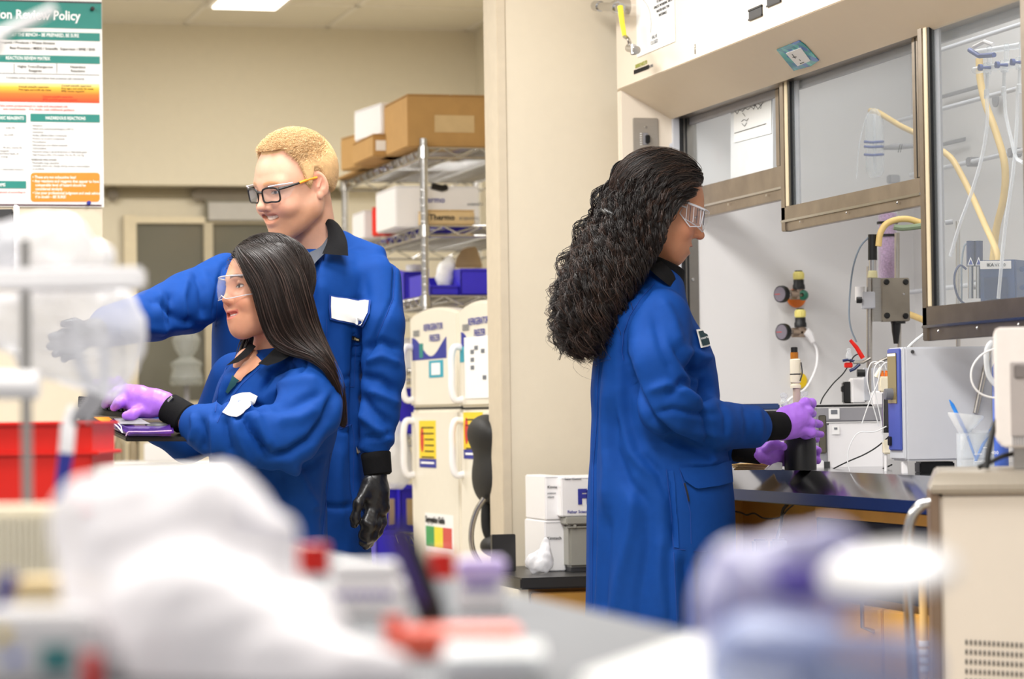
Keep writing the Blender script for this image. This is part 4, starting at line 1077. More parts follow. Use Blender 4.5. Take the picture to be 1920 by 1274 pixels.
# regulators on the side wall
YG = YE - 0.04
def regulator(label, px, py, full):
    t = at_('pressure_regulator', label, 'gauge', onY(px, py, YG), 0.0, 'pressure regulators on the hood wall')
    k = t.matrix_world.translation.y / FPX / math.cos(YAW) * 1.0
    k = (Vector(t.matrix_world.translation) - CAM).dot(FWD) / FPX
    q = lambda x, y, o=0.0: pl(t, px + x, py + y, o)
    MB().tube([(0, 0, 0), (0, -0.055, 0)], 0.007, 12).build('wall_stem', m_brass, t)
    if full: lathe('orange_flange', [(0, 0), (0.028, 0), (0.026, 0.008), (0, 0.010)], m_orangep, t, M=axisY(q(-3, 6, -0.002)), n=28)
    else: lathe('yellow_flange', [(0, 0), (0.024, 0), (0.022, 0.008), (0, 0.010)], mat('yellow_plastic', '#e7c21c', 0.4), t, M=axisY(q(-1, 90, -0.002)), n=28)
    MB().tube([q(-14, 0, -.06), q(11, 0, -.06)], 9 * k, 14).build('regulator_body', mat('nickel_brass', '#a08d7c', 0.3, 0.8), t)
    MB().tube([q(2, 8, -.06), q(2, -12, -.06)], 9 * k, 14).build('bonnet', MATS['nickel_brass'], t)
    z = q(2, 0, -.06)
    MB().lathe([(0, 10 * k), (11.5 * k, 10 * k), (11.5 * k, 17 * k), (10 * k, 20 * k), (10 * k, 28 * k), (0, 28 * k)], z, 24).build('adjusting_knob', m_black, t)
    mb = MB().lathe([(0, 28 * k), (9 * k, 28 * k), (9.5 * k, 30 * k), (9.5 * k, 41 * k), (8 * k, 43 * k), (0, 43 * k)], z, 20)
    mb.build('yellow_cap', mat('pale_yellow_cap', '#e9dc82', 0.45), t)
    mb = MB()
    for a in range(14):
        A_ = 2 * PI * a / 14; mb.tube([z + Vector((9.6 * k * math.cos(A_), 9.6 * k * math.sin(A_), 30 * k)), z + Vector((9.6 * k * math.cos(A_), 9.6 * k * math.sin(A_), 40 * k))], 1.0 * k, 4)
    mb.build('cap_ribs', MATS['pale_yellow_cap'], t)
    lathe('cap_top', [(0, 43 * k), (7 * k, 43 * k), (7 * k, 45 * k), (0, 45 * k)], m_black, t, z, 16)
    # dial: faces left and a little to the front
    c = q(-30, -1, -.06); Mx = Matrix.Translation(c) @ Matrix.Rotation(math.radians(28), 4, 'Z') @ Matrix.Rotation(-PI / 2, 4, 'Y')
    lathe('dial_case', [(0, -0.004), (15.5 * k, -0.004), (16 * k, 0.006), (16 * k, 0.0), (15.5 * k, 0.012), (14 * k, 0.0125), (0, 0.008)], m_black, t, M=Mx @ Matrix.Translation((0, 0, -0.004)), n=30)
    lathe('dial_face', [(0, 0.0086), (13.5 * k, 0.0086), (13.5 * k, 0.0090), (0, 0.0090)], mat('dial_face_grey', '#77707a', 0.35), t, M=Mx, n=26)
    MB().box((-0.0008, -0.001, 0.0092), (0.0008, 12 * k, 0.0098)).build('dial_needle', m_inkr, t).matrix_local = Mx
    MB().tube([q(-24, 0, -.06), q(-12, 0, -.06)], 4 * k, 10).build('gauge_neck', m_chrome, t)
    if full:
        Mg = Matrix.Translation(q(11, 1, -.06)) @ Matrix.Rotation(math.radians(-35), 4, 'Z') @ Matrix.Rotation(PI / 2, 4, 'X')
        lathe('green_knob', [(0, -0.004), (0.013, -0.004), (0.015, 0.004), (0.015, 0.012), (0.012, 0.020), (0.006, 0.021), (0.004, 0.012), (0, 0.012)], mat('green_plastic', '#1f6b52', 0.35), t, M=Mg, n=20)
    else:
        MB().tube([q(11, -2, -.065), q(19, 4, -.068), q(26, 18, -.07)], [9 * k, 8 * k, 5 * k], 12).build('hose_elbow', m_white, t)
        ptube(t, [(px + 26, py + 18, -.07), (px + 33, py + 35, -.07), (px + 32, py + 62, -.08), (px + 22, py + 88, -.1), (px + 8, py + 108, -.1), (px - 18, py + 125, -.12), (px - 38, py + 150, -.1), (px - 52, py + 162, -.1)], 0.0035, m_white, 'white_tubing', 8)
    return t
regulator('upper regulator on the hood wall, with orange flange and green knob', 1496, 553, True)
regulator('lower regulator on the hood wall, with a white elbow and hose', 1499, 624, False)

# grey and white analyser behind the vessel
an = stand('analyser', 'low white and grey bench instrument with a slot window behind the black block', 'instrument', 1560, 6.85)
q = lambda x, y, o=0.0: pl(an, x, y, o)
pbox(an, 1553, 793, 1657, 889, m_white, 'white_cover', -0.004, 0.15, 0.004)
pbox(an, 1530, 764, 1658, 792, m_grey, 'grey_head', -0.006, 0.16, 0.003)
pbox(an, 1530, 792, 1552, 889, mat('mid_grey_enamel', '#9c9ca0', 0.4), 'grey_column', 0.0, 0.15, 0.003)
pbox(an, 1536, 779, 1549, 851, mat('slot_window', '#5d594f', 0.15), 'slot_window', -0.009, 0.004)
pbox(an, 1526, 758, 1655, 764, m_black, 'black_mat', 0.0, 0.15, 0.001)
for x0, y0, x1, y1 in ((1554, 766, 1574, 786), (1560, 799, 1574, 815)):
    pbox(an, x0, y0, x1, y1, m_paper, 'sticker', -0.0075, 0.0012, 0); pbox(an, x0 + 4, y0 + 3, x1 - 4, y1 - 9, m_greyink, 'sticker_print', -0.0082, 0.0005, 0)
pbox(an, 1528, 864, 1545, 884, m_white, 'outlet_block', -0.04, 0.03, 0.002)
pbox(an, 1545, 866, 1556, 886, m_dark, 'foot_slot', -0.0062, 0.004, 0)
ZA = (an.matrix_world @ q(1560, 758)).z
# small things on it
t = stand('black_adapter', 'small upright black power brick on the grey instrument', 'adapter', 1588, 6.93, ZA)
pbox(t, 1582, 716, 1597, 757, m_black, 'brick', 0, 0.04, 0.003); pbox(t, 1578, 724, 1583, 736, m_black, 'brick_plug', 0.005, 0.02, 0.002)
t = stand('white_stand_base', 'white box with a grey metal side plate on the grey instrument', 'box', 1618, 6.9, ZA)
pbox(t, 1598, 709, 1624, 757, m_white, 'white_box_body', 0, 0.07, 0.003); pbox(t, 1621, 690, 1646, 752, m_lgrey, 'metal_plate', -0.006, 0.03, 0.001)
t = stand('white_cup', 'short white plastic cup beside the syringe pump', 'cup', 1645, 6.7, ZA)
pbox(t, 1637, 733, 1660, 762, m_white, 'cup_body', 0, 0.04, 0.004)

# blue plate at the left and the papers in front of it
t = stand('hot_plate', 'flat navy-topped stirrer plate behind the woman\'s forearm', 'hot plate', 1422, 7.0)
pbox(t, 1384, 757, 1462, 770, m_navy, 'plate_top', -0.09, 0.16, 0.003); pbox(t, 1388, 770, 1458, 776, m_dark, 'plate_underside', -0.085, 0.15, 0.001)
pbox(t, 1396, 776, 1456, 868, mat('navy_body', '#27375c', 0.5), 'plate_body', -0.05, 0.1, 0.004)
lathe('plate_knob', [(0, 0), (0.010, 0), (0.010, 0.012), (0, 0.013)], m_steel, t, M=axisY(pl(t, 1390, 774, -0.087)), n=14)
t = stand('envelope_stack', 'stack of tan envelopes lying on the worktop beside the woman\'s hip', 'envelopes', 1412, 6.62)
for i in range(4):
    MB().box((-0.05, -0.05, 0.004 * i), (0.042, 0.06, 0.004 * i + 0.003), Matrix.Rotation(0.09 * i - .1, 4, 'Z')).build('envelope', m_cardl if i < 3 else mat('tan_paper', '#dcb674', 0.8), t, 0.001)
t = stand('white_block', 'white foam block beside the black heating block', 'block', 1455, 6.5)
MB().prism([pl(t, x, y, 0) for x, y in ((1436, 882), (1467, 882), (1467, 868), (1453, 866))], (0, 0.05, 0)).build('block_body', m_paper, t, 0.001)

# lattice of rods in front of the back wall
XL = 3.02
lt = at_('support_lattice', 'lattice of pale support rods inside the hood', 'rack', onX(1833, 600, XL), HR)
lq = lambda x, y, o=0.0: pl(lt, x, y, o)
def rod_h(x0, py_at, pxa, x1=None):
    a = lq(pxa, py_at); xa = lq(x0, 700).x; xb = lq(x1, 700).x if x1 else 3.02
    xb = min(xb, (lt.matrix_world.translation.y - (YE - HL)) )
    tube('cross_rod', [(xa, -0.008, a.z), (xb, -0.008, a.z)], 0.0062, m_lgrey, lt, 10)
rod_h(1720, 316, 1770); rod_h(1760, 92, 1775); rod_h(1700, 548, 1712); rod_h(1700, 205, 1770)
for x in (1833, 1683, 1912):
    tube('upright_rod', [(lq(x, 700).x, 0.005, WT), (lq(x, 700).x, 0.005, 2.4)], 0.0065, m_lgrey, lt, 10)
    for yy in (316, 548): 
        z = lq(1770 if yy == 316 else 1712, yy).z
        box('rod_clamp', (lq(x, 700).x - 0.012, -0.018, z - 0.012), (lq(x, 700).x + 0.012, 0.014, z + 0.012), m_grey, lt, 0.003)

# stand with steel drive box
ds = stand('overhead_drive', 'steel box-shaped stirrer drive with four black knobs on a chrome rod', 'stirrer', 1650, 6.9, ZA)
k = 6.9 / FPX
ptube(ds, [(1630, 735, 0), (1630, 500, 0)], 5.5 * k, m_steel, 'chrome_rod', 14, 1)
ptube(ds, [(1682, 525, .03), (1682, 437, .03)], 5 * k, m_steel, 'rear_rod', 12, 1)
ptube(ds, [(1686, 740, .05), (1686, 600, .05)], 4 * k, m_steel, 'rear_rod', 12, 1)
pbox(ds, 1637, 521, 1654, 603, m_steel, 'mount_channel', -0.005, 0.03, 0.002)
pbox(ds, 1655, 521, 1705, 603, mat('drive_steel', '#a39a8c', 0.38, 0.85, noise=0.06), 'drive_box', -0.02, 0.055, 0.002)
pbox(ds, 1617, 547, 1641, 579, m_lgrey, 'boss_clamp', -0.012, 0.03, 0.002)
for x, y in ((1662, 529), (1698, 529), (1663, 592), (1698, 593)):
    lathe('corner_knob', [(0, 0), (5.5 * k, 0), (5.5 * k, 0.005), (4 * k, 0.008), (0, 0.008)], m_black, ds, M=axisY(pl(ds, x, y, -0.02)), n=14)
lathe('hex_screw', [(0, 0), (2.5 * k, 0), (0, 0.003)], m_chrome, ds, M=axisY(pl(ds, 1695, 551, -0.02)), n=8)
MB().tube([pl(ds, 1684, 603, 0), pl(ds, 1684, 607, 0)], 14 * k, 14).tube([pl(ds, 1680, 607, 0), pl(ds, 1680, 622, 0), pl(ds, 1680, 645, 0)], [9 * k, 8 * k, 4.5 * k], 12).build('drive_chuck', m_black, ds)
MB().tube([pl(ds, 1612, 538, .0), pl(ds, 1612, 564, .0)], 9 * k, 16).build('white_knob', m_white, ds)
MB().tube([pl(ds, 1606, 563, -.02), pl(ds, 1616, 563, -.02)], 6 * k, 12).build('thumb_screw', m_black, ds)
t = at_('sensor_probe', 'black-bodied sensor probe with a silver collar on the chrome rod', 'probe', P(1636, 500, 6.86))
MB().tube([pl(t, 1636, 440), pl(t, 1636, 488)], 8.5 * k, 16).build('probe_handle', m_black, t)
MB().tube([pl(t, 1636, 488), pl(t, 1636, 508)], 7 * k, 16).build('probe_collar', m_chrome, t)
MB().tube([pl(t, 1636, 508), pl(t, 1636, 521)], [8 * k, 9.5 * k], 16).build('probe_base', mat('aged_cream', '#d8cfa0', 0.4), t)
ptube(t, [(1636, 441), (1628, 446), (1612, 465), (1600, 500), (1594, 545), (1592, 590), (1596, 618), (1606, 642)], 0.0022, mat('grey_cable', '#75808c', 0.5), 'probe_cable', 8)
# violet drying column
t = at_('drying_column', 'glass drying column filled with violet granules, hung from the rods', 'column', P(1664, 520, 7.0))
mv = mat('violet_granules', '#b48cb4', 0.6, noise=0.35, nscale=220, bump=1.0, bscale=260)
k7 = 7.0 / FPX
MB().tube([pl(t, 1664, 400), pl(t, 1664, 522)], 17 * k7, 20).build('granule_fill', mv, t)
MB().tube([pl(t, 1664, 396), pl(t, 1664, 524)], 18.5 * k7, 20).build('glass_wall', m_clear, t)
for y in (418, 442): MB().lathe([(17 * k7, -0.003), (20 * k7, -0.003), (20 * k7, 0.003), (17 * k7, 0.003)], pl(t, 1664, y), 20).build('rubber_ring', m_black, t)
# hoses
t = at_('rubber_hose', 'yellow rubber hose looped beside the violet column, ending in a green connector', 'hose', P(1690, 420, 6.85))
ptube(t, [(1647, 462), (1650, 440), (1660, 422), (1678, 413), (1702, 411), (1727, 418)], 6 * 6.85 / FPX, m_hose, 'hose_body', 12)
ptube(t, [(1676, 426, -.01), (1692, 428, -.01), (1712, 426, -.01), (1729, 424, -.01)], 0.0075, mat('green_grey', '#7f8f74', 0.5), 'hose_connector', 8, 2)
t = at_('rubber_hose', 'thick yellow hose hanging in a long S behind the near sash glass', 'hose', onX(1860, 300, 2.95))
t2 = at_('rubber_hose', 'yellow hose slanting down behind the near sash, left of the S-shaped one', 'hose', onX(1800, 320, 2.9))
def xtube(t, pts, X, r, m, nm, n=10):
    Mi = t.matrix_world.inverted(); return tube(nm, smoothpath([Mi @ onX(p[0], p[1], X + (p[2] if len(p) > 2 else 0)) for p in pts], 6), r, m, t, n)
xtube(t, [(1836, 110), (1838, 150), (1848, 195), (1868, 250), (1884, 310), (1882, 370), (1868, 430), (1862, 490)], 2.95, 0.0095, m_hose, 'hose_body', 12)
xtube(t2, [(1768, 284), (1786, 300), (1806, 335), (1826, 375), (1846, 420), (1868, 470), (1872, 500)], 2.88, 0.008, m_hose, 'hose_body', 12)
t = at_('rubber_hose', 'short yellow hose running from the bubbler to the right behind the middle sash', 'hose', onX(1680, 230, 2.86))
xtube(t, [(1632, 208), (1645, 210), (1665, 222), (1690, 237), (1722, 252)], 2.86, 0.0075, m_hose, 'hose_body', 12)
t = at_('rubber_hose', 'stub of yellow hose just below the steel drive box', 'hose', onX(1716, 596, 2.86))
xtube(t, [(1700, 588), (1716, 594), (1738, 603)], 2.86, 0.0085, m_hose, 'hose_body', 12)
# bubbler in clamp behind the middle sash
t = at_('gas_bubbler', 'upright glass gas bubbler held by blue clamp fingers behind the middle sash', 'glassware', onX(1640, 270, 2.84))
k = (t.matrix_world.translation - CAM).dot(FWD) / FPX
c = pl(t, 1641, 334)
lathe('bubbler_tube', [(0, 0), (10 * k, 2 * k), (16 * k, 12 * k), (17.5 * k, 30 * k), (17.5 * k, 105 * k), (13 * k, 120 * k), (7 * k, 128 * k), (6 * k, 130 * k)], m_clear, t, c, 24)
lathe('inner_tube', [(0.5 * k, 8 * k), (3 * k, 14 * k), (3 * k, 120 * k)], m_clear, t, c, 12)
for y in (266, 275, 290): ptube(t, [(1620, y, -.03), (1636, y + 1, -.035), (1652, y, -.03), (1656, y, -.0)], 0.0035, m_bluef, 'clamp_finger', 8, 3)
MB().tube([pl(t, 1655, 278, -.01), pl(t, 1682, 275, 0), pl(t, 1712, 274, .02)], [0.005, 0.009, 0.006], 10).build('clamp_arm', m_grey, t)
ptube(t, [(1628, 212), (1618, 240), (1610, 280), (1607, 320), (1606, 335)], 0.002, m_tube, 'side_tubing', 6)
for dx in (0, 4): ptube(t, [(1684 + dx, 286, -.02), (1688 + dx, 270, -.02)], 0.0009, m_ink, 'clamp_marking', 4, 1)

# vacuum manifold at top right
t = at_('glass_manifold', 'glass vacuum manifold with stopcocks high behind the near sash', 'glassware', onX(1870, 125, 2.80), HR)
q = lambda x, y, o=0.0: pl(t, x, y, o)
tube('manifold_tube', [q(1828, 132), q(1915, 118)], 0.009, m_clear, t, 14)
tube('manifold_tube', [q(1832, 98, .02), q(1915, 85, .02)], 0.008, m_clear, t, 14)
for i, x in enumerate((1851, 1883, 1912)):
    y0 = 129 - i * 5
    lathe('stopcock_barrel', [(0, -0.016), (0.009, -0.014), (0.0115, 0), (0.009, 0.014), (0, 0.016)], m_clear, t, q(x, y0), 16)
    lathe('stopcock_key', [(0, 0), (0.004, 0), (0.003, 0.02), (0.008, 0.022), (0.008, 0.03), (0, 0.03)], m_bluef, t, M=Matrix.Translation(q(x + 6, y0 - 2, -0.01)) @ Matrix.Rotation(PI / 2, 4, 'X'), n=12)
    tube('riser_tube', [q(x + 4, y0 - 8), q(x + 4, y0 - 42)], 0.006, m_clear, t, 12)
    MB().tube([q(x, y0 + 8), q(x - 1, y0 + 38), q(x - 1, y0 + 40), q(x - 1, y0 + 56)], [0.004, 0.004, 0.0065, 0.0065], 12).build('outlet_tube', m_frost, t)
MB().tube([q(1818, 94, -.01), q(1836, 105, -.012), q(1864, 103, -.012)], 0.006, 10).build('manifold_clamp', m_bluef, t)
MB().tube([q(1826, 88, -.01), q(1846, 78, -.01), q(1862, 84, -.01)], 0.005, 8).build('clamp_screw', m_white, t)
for pts, lab in (([(1850, 180), (1851, 230), (1842, 290), (1822, 360), (1800, 420), (1782, 480)], 'clear tubing hanging from the leftmost manifold outlet'),
                 ([(1883, 175), (1886, 215), (1896, 260), (1905, 295), (1918, 305)], 'clear tubing hanging from the middle manifold outlet'),
                 ([(1908, 165), (1906, 240), (1900, 320), (1888, 400), (1880, 470), (1872, 560)], 'clear tubing hanging from the right manifold outlet down past the blue controller')):
    tt = at_('clear_tubing', lab, 'tubing', onX(pts[0][0], pts[0][1], 2.7), None, 'manifold tubing')
    xtube(tt, pts, 2.68, 0.0042, m_tube, 'tube_body', 8)
# small round grey sign on wall
t = at_('grey_disc', 'small grey disc on the hood back wall beside the S-shaped hose', 'disc', onX(1868, 188, 3.135), HR)
lathe('disc_body', [(0, 0), (0.019, 0), (0.019, 0.004), (0, 0.005)], m_grey, t, M=axisY(pl(t, 1868, 188, 0)), n=24)
for i, (x0, y0, x1, y1, lab) in enumerate(((1768, 182, 1842, 190, 'grey slotted bar on the hood back wall, upper one'), (1770, 271, 1812, 276, 'grey slotted bar on the hood back wall, lower one'))):
    t = at_('slot_bar', lab, 'bar', onX(x0, y0, 3.135), HR)
    a = pl(t, x0, y0); b = pl(t, x1, y0); box('bar_body', (a.x, -0.006, a.z - 0.005), (b.x, -0.0005, a.z + 0.005), m_grey, t, 0.001)

# blue vacuum controller behind the near sash
t = at_('vacuum_controller', 'blue-fronted controller box with a white IKA label behind the near sash glass', 'controller', P(1838, 575, 6.25))
box_pts = [(1838, .0), (1896, -.02), (1925, .05)]
def planbox(t, A_, B_, C_, ytop, ybot, yref_px, m, nm, lift=0.0, bevel=0.003):
    """upright box whose plan runs A (far-left) - B (corner) - C (right)"""
    z0 = pl(t, yref_px, ybot, B_[1]).z; z1 = pl(t, yref_px, ytop, B_[1]).z
    a, b, c_ = [Vector((pl(t, p[0], ybot, p[1]).x, p[1], z0)) for p in (A_, B_, C_)]
    return MB().prism([a, b, c_, c_ + (a - b)], (0, 0, z1 - z0)).build(nm, m, t, bevel)
planbox(t, (1838, .01), (1906, -.01), (1935, .07), 487, 575, 1880, m_navy, 'controller_body')
pbox(t, 1838, 489, 1896, 505, m_white, 'name_strip', -0.0125, 0.002, 0.0005)
text(t, 'IKA', pl(t, 1850, 500, -0.0135), 0.0105, m_ink, bold=0.02); text(t, 'VC10', pl(t, 1865, 500, -0.0135), 0.0105, m_greyink, sx=1.05)
pbox(t, 1846, 520, 1888, 560, mat('screen_navy', '#24345c', 0.15), 'display', -0.0125, 0.002, 0)
for y in (505, 540, 565): lathe('side_knob', [(0, 0), (0.006, 0), (0.006, 0.004), (0, 0.004)], m_navy, t, M=axisY(pl(t, 1916, y, 0.0)), n=14)
pbox(t, 1836, 575, 1935, 580, m_dark, 'shelf_plate', -0.01, 0.12, 0.001)
ptube(t, [(1880, 580, .05), (1880, 700, .05)], 0.006, m_steel, 'post', 10, 1)
m_navyp = mat('navy_plastic', '#22305a', 0.35)
for i, x in enumerate((1820, 1835)):
    t = at_('level_sensor', ('navy sensor with a warning triangle, left of the pair by the blue controller', 'navy sensor with a warning triangle, right of the pair by the blue controller')[i], 'sensor', P(x, 560, 6.3), None, 'navy sensors')
    MB().tube([pl(t, x, 452), pl(t, x, 500)], 8 * 6.3 / FPX, 14).build('sensor_body', m_navyp, t)
    MB().tube([pl(t, x, 500), pl(t, x, 560)], 5.5 * 6.3 / FPX, 14).build('sensor_stem', m_chrome, t)
    MB().prism([pl(t, x - 6, 498, -.011), pl(t, x + 6, 498, -.011), pl(t, x, 482, -.011)], (0, 0.001, 0)).build('warning_triangle', m_inkw, t)
    MB().prism([pl(t, x - 4, 496.5, -.0115), pl(t, x + 4, 496.5, -.0115), pl(t, x, 486, -.0115)], (0, 0.0005, 0)).build('triangle_fill', m_blue, t)
t = at_('support_rod', 'short chrome rod with a bent hook tip behind the near sash', 'rod', P(1797, 580, 6.6))
ptube(t, [(1797, 740, 0), (1796, 415, 0)], 0.0055, m_steel, 'rod_body', 10, 1); MB().tube([pl(t, 1772, 418), pl(t, 1786, 416)], 0.006, 10).build('rod_tip', m_grey, t)
t = at_('power_cable', 'navy cable looping beside the sensors behind the near sash', 'cable', P(1800, 540, 6.5))
ptube(t, [(1812, 505), (1800, 498), (1791, 512), (1790, 535), (1798, 560), (1815, 575)], 0.0028, m_navyp, 'cable_body', 8)
ptube(t, [(1818, 456), (1808, 462), (1803, 500), (1803, 560), (1800, 585)], 0.0022, MATS['grey_cable'], 'thin_cable', 8)

# ---------------------------------------------------------------- tall blue-fronted controller (white side)
t = stand('thermostat_unit', 'tall pale grey unit with a blue front panel, knob and brown window', 'instrument', 1700, 5.98)
T_ = t
A_, B_, C_ = (1683, .085), (1700, 0.0), (1864, 0.03)
planbox(t, (1672, .10), B_, C_, 651, 865, 1700, m_lgrey, 'cabinet', bevel=0.004)
# front panel lies on the A-B face
a = Vector((pl(t, 1672, 700, .10).x, .10, 0)); b = Vector((pl(t, 1700, 700, 0).x, 0, 0)); fd = (b - a).normalized(); fn = Vector((fd.y, -fd.x, 0)); 
if fn.x > 0: fn = -fn
wF = (b - a).length
def fpan(u0, u1, y0, y1, m, nm, l0=0.0, l1=0.004, bevel=0.001):
    z0 = pl(t, 1690, y1, 0.04).z; z1 = pl(t, 1690, y0, 0.04).z
    p0 = a + fd * (u0 * wF) + fn * l0; p1 = a + fd * (u1 * wF) + fn * l0
    return MB().prism([(p0.x, p0.y, z0), (p1.x, p1.y, z0), (p1.x, p1.y, z1), (p0.x, p0.y, z1)], fn * (l1 - l0)).build(nm, m, t, bevel)
fpan(-0.01, 0.97, 652, 862, m_lgrey, 'front_bezel', 0, 0.008, 0.003)
fpan(0.08, 0.90, 654, 845, m_blue, 'blue_panel', 0.008, 0.013, 0.002)
fpan(0.14, 0.72, 662, 757, mat('brown_window', '#7a6c46', 0.1, coat=0.6), 'brown_window', 0.013, 0.015)
fpan(0.16, 0.70, 663, 668, m_white, 'window_label', 0.015, 0.0155, 0)
fpan(0.12, 0.32, 819, 836, m_black, 'rocker_switch', 0.013, 0.017)
c = a + fd * (0.42 * wF) + fn * 0.015; c.z = pl(t, 1690, 739, .04).z
ang = math.atan2(fn.y, fn.x)
lathe('control_knob', [(0, 0), (0.013, 0), (0.012, 0.016), (0, 0.017)], mat('knob_grey', '#6b6d73', 0.4), t, M=Matrix.Translation(c) @ Matrix.Rotation(ang, 4, 'Z') @ Matrix.Rotation(PI / 2, 4, 'Y'), n=24)
lathe('side_screw', [(0, 0), (0.0042, 0), (0.0042, 0.001), (0.0015, 0.0015), (0, 0)], m_dark, t, M=axisY(pl(t, 1711, 660, -0.001)), n=14)
pbox(t, 1725, 866, 1790, 889, m_black, 'plinth', 0.06, 0.08, 0.003)
pbox(t, 1692, 866, 1702, 889, m_white, 'corner_foot', 0.03, 0.02, 0.001)

# syringe valve column with orange fittings
t = stand('syringe_pump', 'slim dosing column with orange fittings left of the blue-fronted unit', 'pump', 1660, 6.25)
k = 6.25 / FPX
pbox(t, 1650, 706, 1673, 736, m_cream, 'valve_block', 0, 0.03, 0.003)
for x in (1654, 1662, 1669): lathe('orange_fitting', [(0, 0), (3.6 * k, 0), (3.6 * k, 6 * k), (2.5 * k, 8 * k), (3.2 * k, 10 * k), (0, 11 * k)], m_orangep, t, pl(t, x, 706, .012), 10)
MB().tube([pl(t, 1643, 708, .01), pl(t, 1652, 690, .01)], [6 * k, 3.5 * k], 10).build('side_fitting', m_cream, t)
ptube(t, [(1661, 738, .01), (1661, 800, .01)], 5.5 * k, m_dark, 'syringe_barrel', 12, 1)
ptube(t, [(1656, 738, .0), (1656, 812, .0)], 2 * k, m_chrome, 'guide_rod', 8, 1)
MB().lathe([(0, 0), (8 * k, 0), (7 * k, 8 * k), (9 * k, 10 * k), (5 * k, 14 * k), (0, 14 * k)], pl(t, 1661, 812, .01), 14).build('locking_collar', m_black, t)
pbox(t, 1656, 825, 1672, 852, m_cream, 'lower_block', 0, 0.02, 0.003)
ptube(t, [(1661, 852, .01), (1661, 889, .01)], 3 * k, m_white, 'lower_tube', 10, 1)
m_ptfe = mat('ptfe_tubing', '#eef0f2', 0.35, alpha=0.9)
for i, pts in enumerate(([(1654, 694), (1645, 680), (1632, 683), (1626, 710), (1634, 750), (1648, 800)], [(1662, 693), (1655, 678), (1640, 690), (1640, 730), (1652, 790), (1656, 830)], [(1669, 693), (1664, 680), (1652, 690), (1645, 720), (1628, 760), (1616, 795)],
                         [(1662, 800), (1640, 810), (1610, 812), (1594, 835), (1589, 862), (1593, 884)], [(1671, 690), (1700, 655), (1715, 640), (1733, 626)])):
    ptube(t, [(x, y, -0.01 - 0.004 * i) for x, y in pts], 0.0013 if i < 4 else 0.003, m_ptfe, 'fine_tubing', 6, 7)
t = at_('cable_bundle', 'thin black cable trailing across the front of the white instrument', 'cable', P(1600, 860, 6.6), None)
ptube(t, [(1553, 889, .05), (1562, 880, .03), (1590, 866, 0), (1620, 853, 0), (1645, 838, 0), (1668, 818, -.1)], 0.0018, m_rubber, 'cable_body', 6)
ptube(t, [(1632, 889, 0), (1650, 882, 0), (1672, 872, -.1)], 0.002, m_rubber, 'cable_branch', 6)
t = at_('power_cable', 'black cable rising from the grey instrument to the red clamp', 'cable', P(1560, 720, 6.85))
ptube(t, [(1538, 758), (1544, 744), (1562, 720), (1580, 702), (1592, 684), (1602, 668), (1616, 662)], 0.0016, m_rubber, 'cable_body', 6)
# red clamp with blue jaws
t = at_('clamp', 'small red-handled clamp with navy jaws beside the chrome rod', 'clamp', P(1605, 665, 6.82))
k = 6.82 / FPX
MB().tube([pl(t, 1594, 638), pl(t, 1606, 652), pl(t, 1618, 672)], [3 * k, 4 * k, 4.5 * k], 10).build('red_handle', m_red, t)
pbox(t, 1584, 680, 1599, 690, m_red, 'red_grip', 0, 0.02, 0.002)
MB().tube([pl(t, 1580, 677), pl(t, 1590, 675), pl(t, 1602, 678)], 2.6 * k, 8).tube([pl(t, 1593, 696), pl(t, 1602, 692), pl(t, 1612, 683)], 3 * k, 8).build('navy_jaw', m_navyp, t)
MB().tube([pl(t, 1600, 680), pl(t, 1618, 680), pl(t, 1632, 672)], 3 * k, 8).build('clamp_rod', m_steel, t)
MB().tube([pl(t, 1607, 700), pl(t, 1622, 700)], 7 * k, 12).build('clamp_knob', m_black, t)
lathe('glass_tip', [(0, 0), (5 * k, 3 * k), (6 * k, 9 * k), (3 * k, 16 * k), (5 * k, 20 * k), (0, 22 * k)], m_clear, t, pl(t, 1592, 675, -.01), 12)
MB().tube([pl(t, 1640, 684), pl(t, 1652, 677), pl(t, 1673, 668), pl(t, 1712, 652)], 3.2 * k, 8).build('steel_arm', m_steel, t)

# beaker with spatulas and funnels
DB = 5.72
t = stand('beaker', 'glass beaker with white graduations at the right of the worktop', 'beaker', 1826, DB)
k = DB / FPX; hB = pl(t, 1826, 812).z; R_ = 35 * k
lathe('beaker_glass', [(0, 0.001), (R_ * .93, 0.001), (R_, 0.006), (R_, hB - 0.003), (R_ * 1.04, hB), (R_ * .98, hB - 0.001), (R_ * 0.97, 0.007), (R_ * .9, 0.004), (0, 0.004)], m_clear, t, n=36)
for i, (x, y, w) in enumerate(((1828, 852, 14), (1828, 866, 12), (1842, 840, 9))):
    box('graduation', (pl(t, x - w / 2, y).x, -R_ * 0.99, pl(t, x, y).z), (pl(t, x + w / 2, y).x, -R_ * 0.985, pl(t, x, y).z + 0.0012), m_inkw, t)
text(t, '100', (pl(t, 1838, 870).x, -R_ * 0.985, pl(t, 1838, 869).z), 0.010, m_inkw); text(t, '400', (pl(t, 1854, 855).x, -R_ * 0.8, pl(t, 1854, 852).z), 0.010, m_inkw)
m_blues = mat('bright_blue_plastic', '#2a7fd6', 0.35)
t1 = at_('spatula', 'bright blue plastic spatula leaning left in the beaker', 'spatula', P(1815, 830, DB))
MB().tube([pl(t1, 1780, 750), pl(t1, 1786, 760), pl(t1, 1803, 795), pl(t1, 1812, 813), pl(t1, 1830, 862)], [0.001, 0.004, 0.0042, 0.003, 0.0025], 8).build('spatula_body', m_blues, t1)
t1 = at_('spatula', 'blue plastic spatula leaning right in the beaker', 'spatula', P(1850, 830, DB))
MB().tube([pl(t1, 1884, 772), pl(t1, 1868, 796), pl(t1, 1850, 820), pl(t1, 1829, 866)], [0.0065, 0.0065, 0.004, 0.003], 8).build('spatula_body', m_blues, t1)
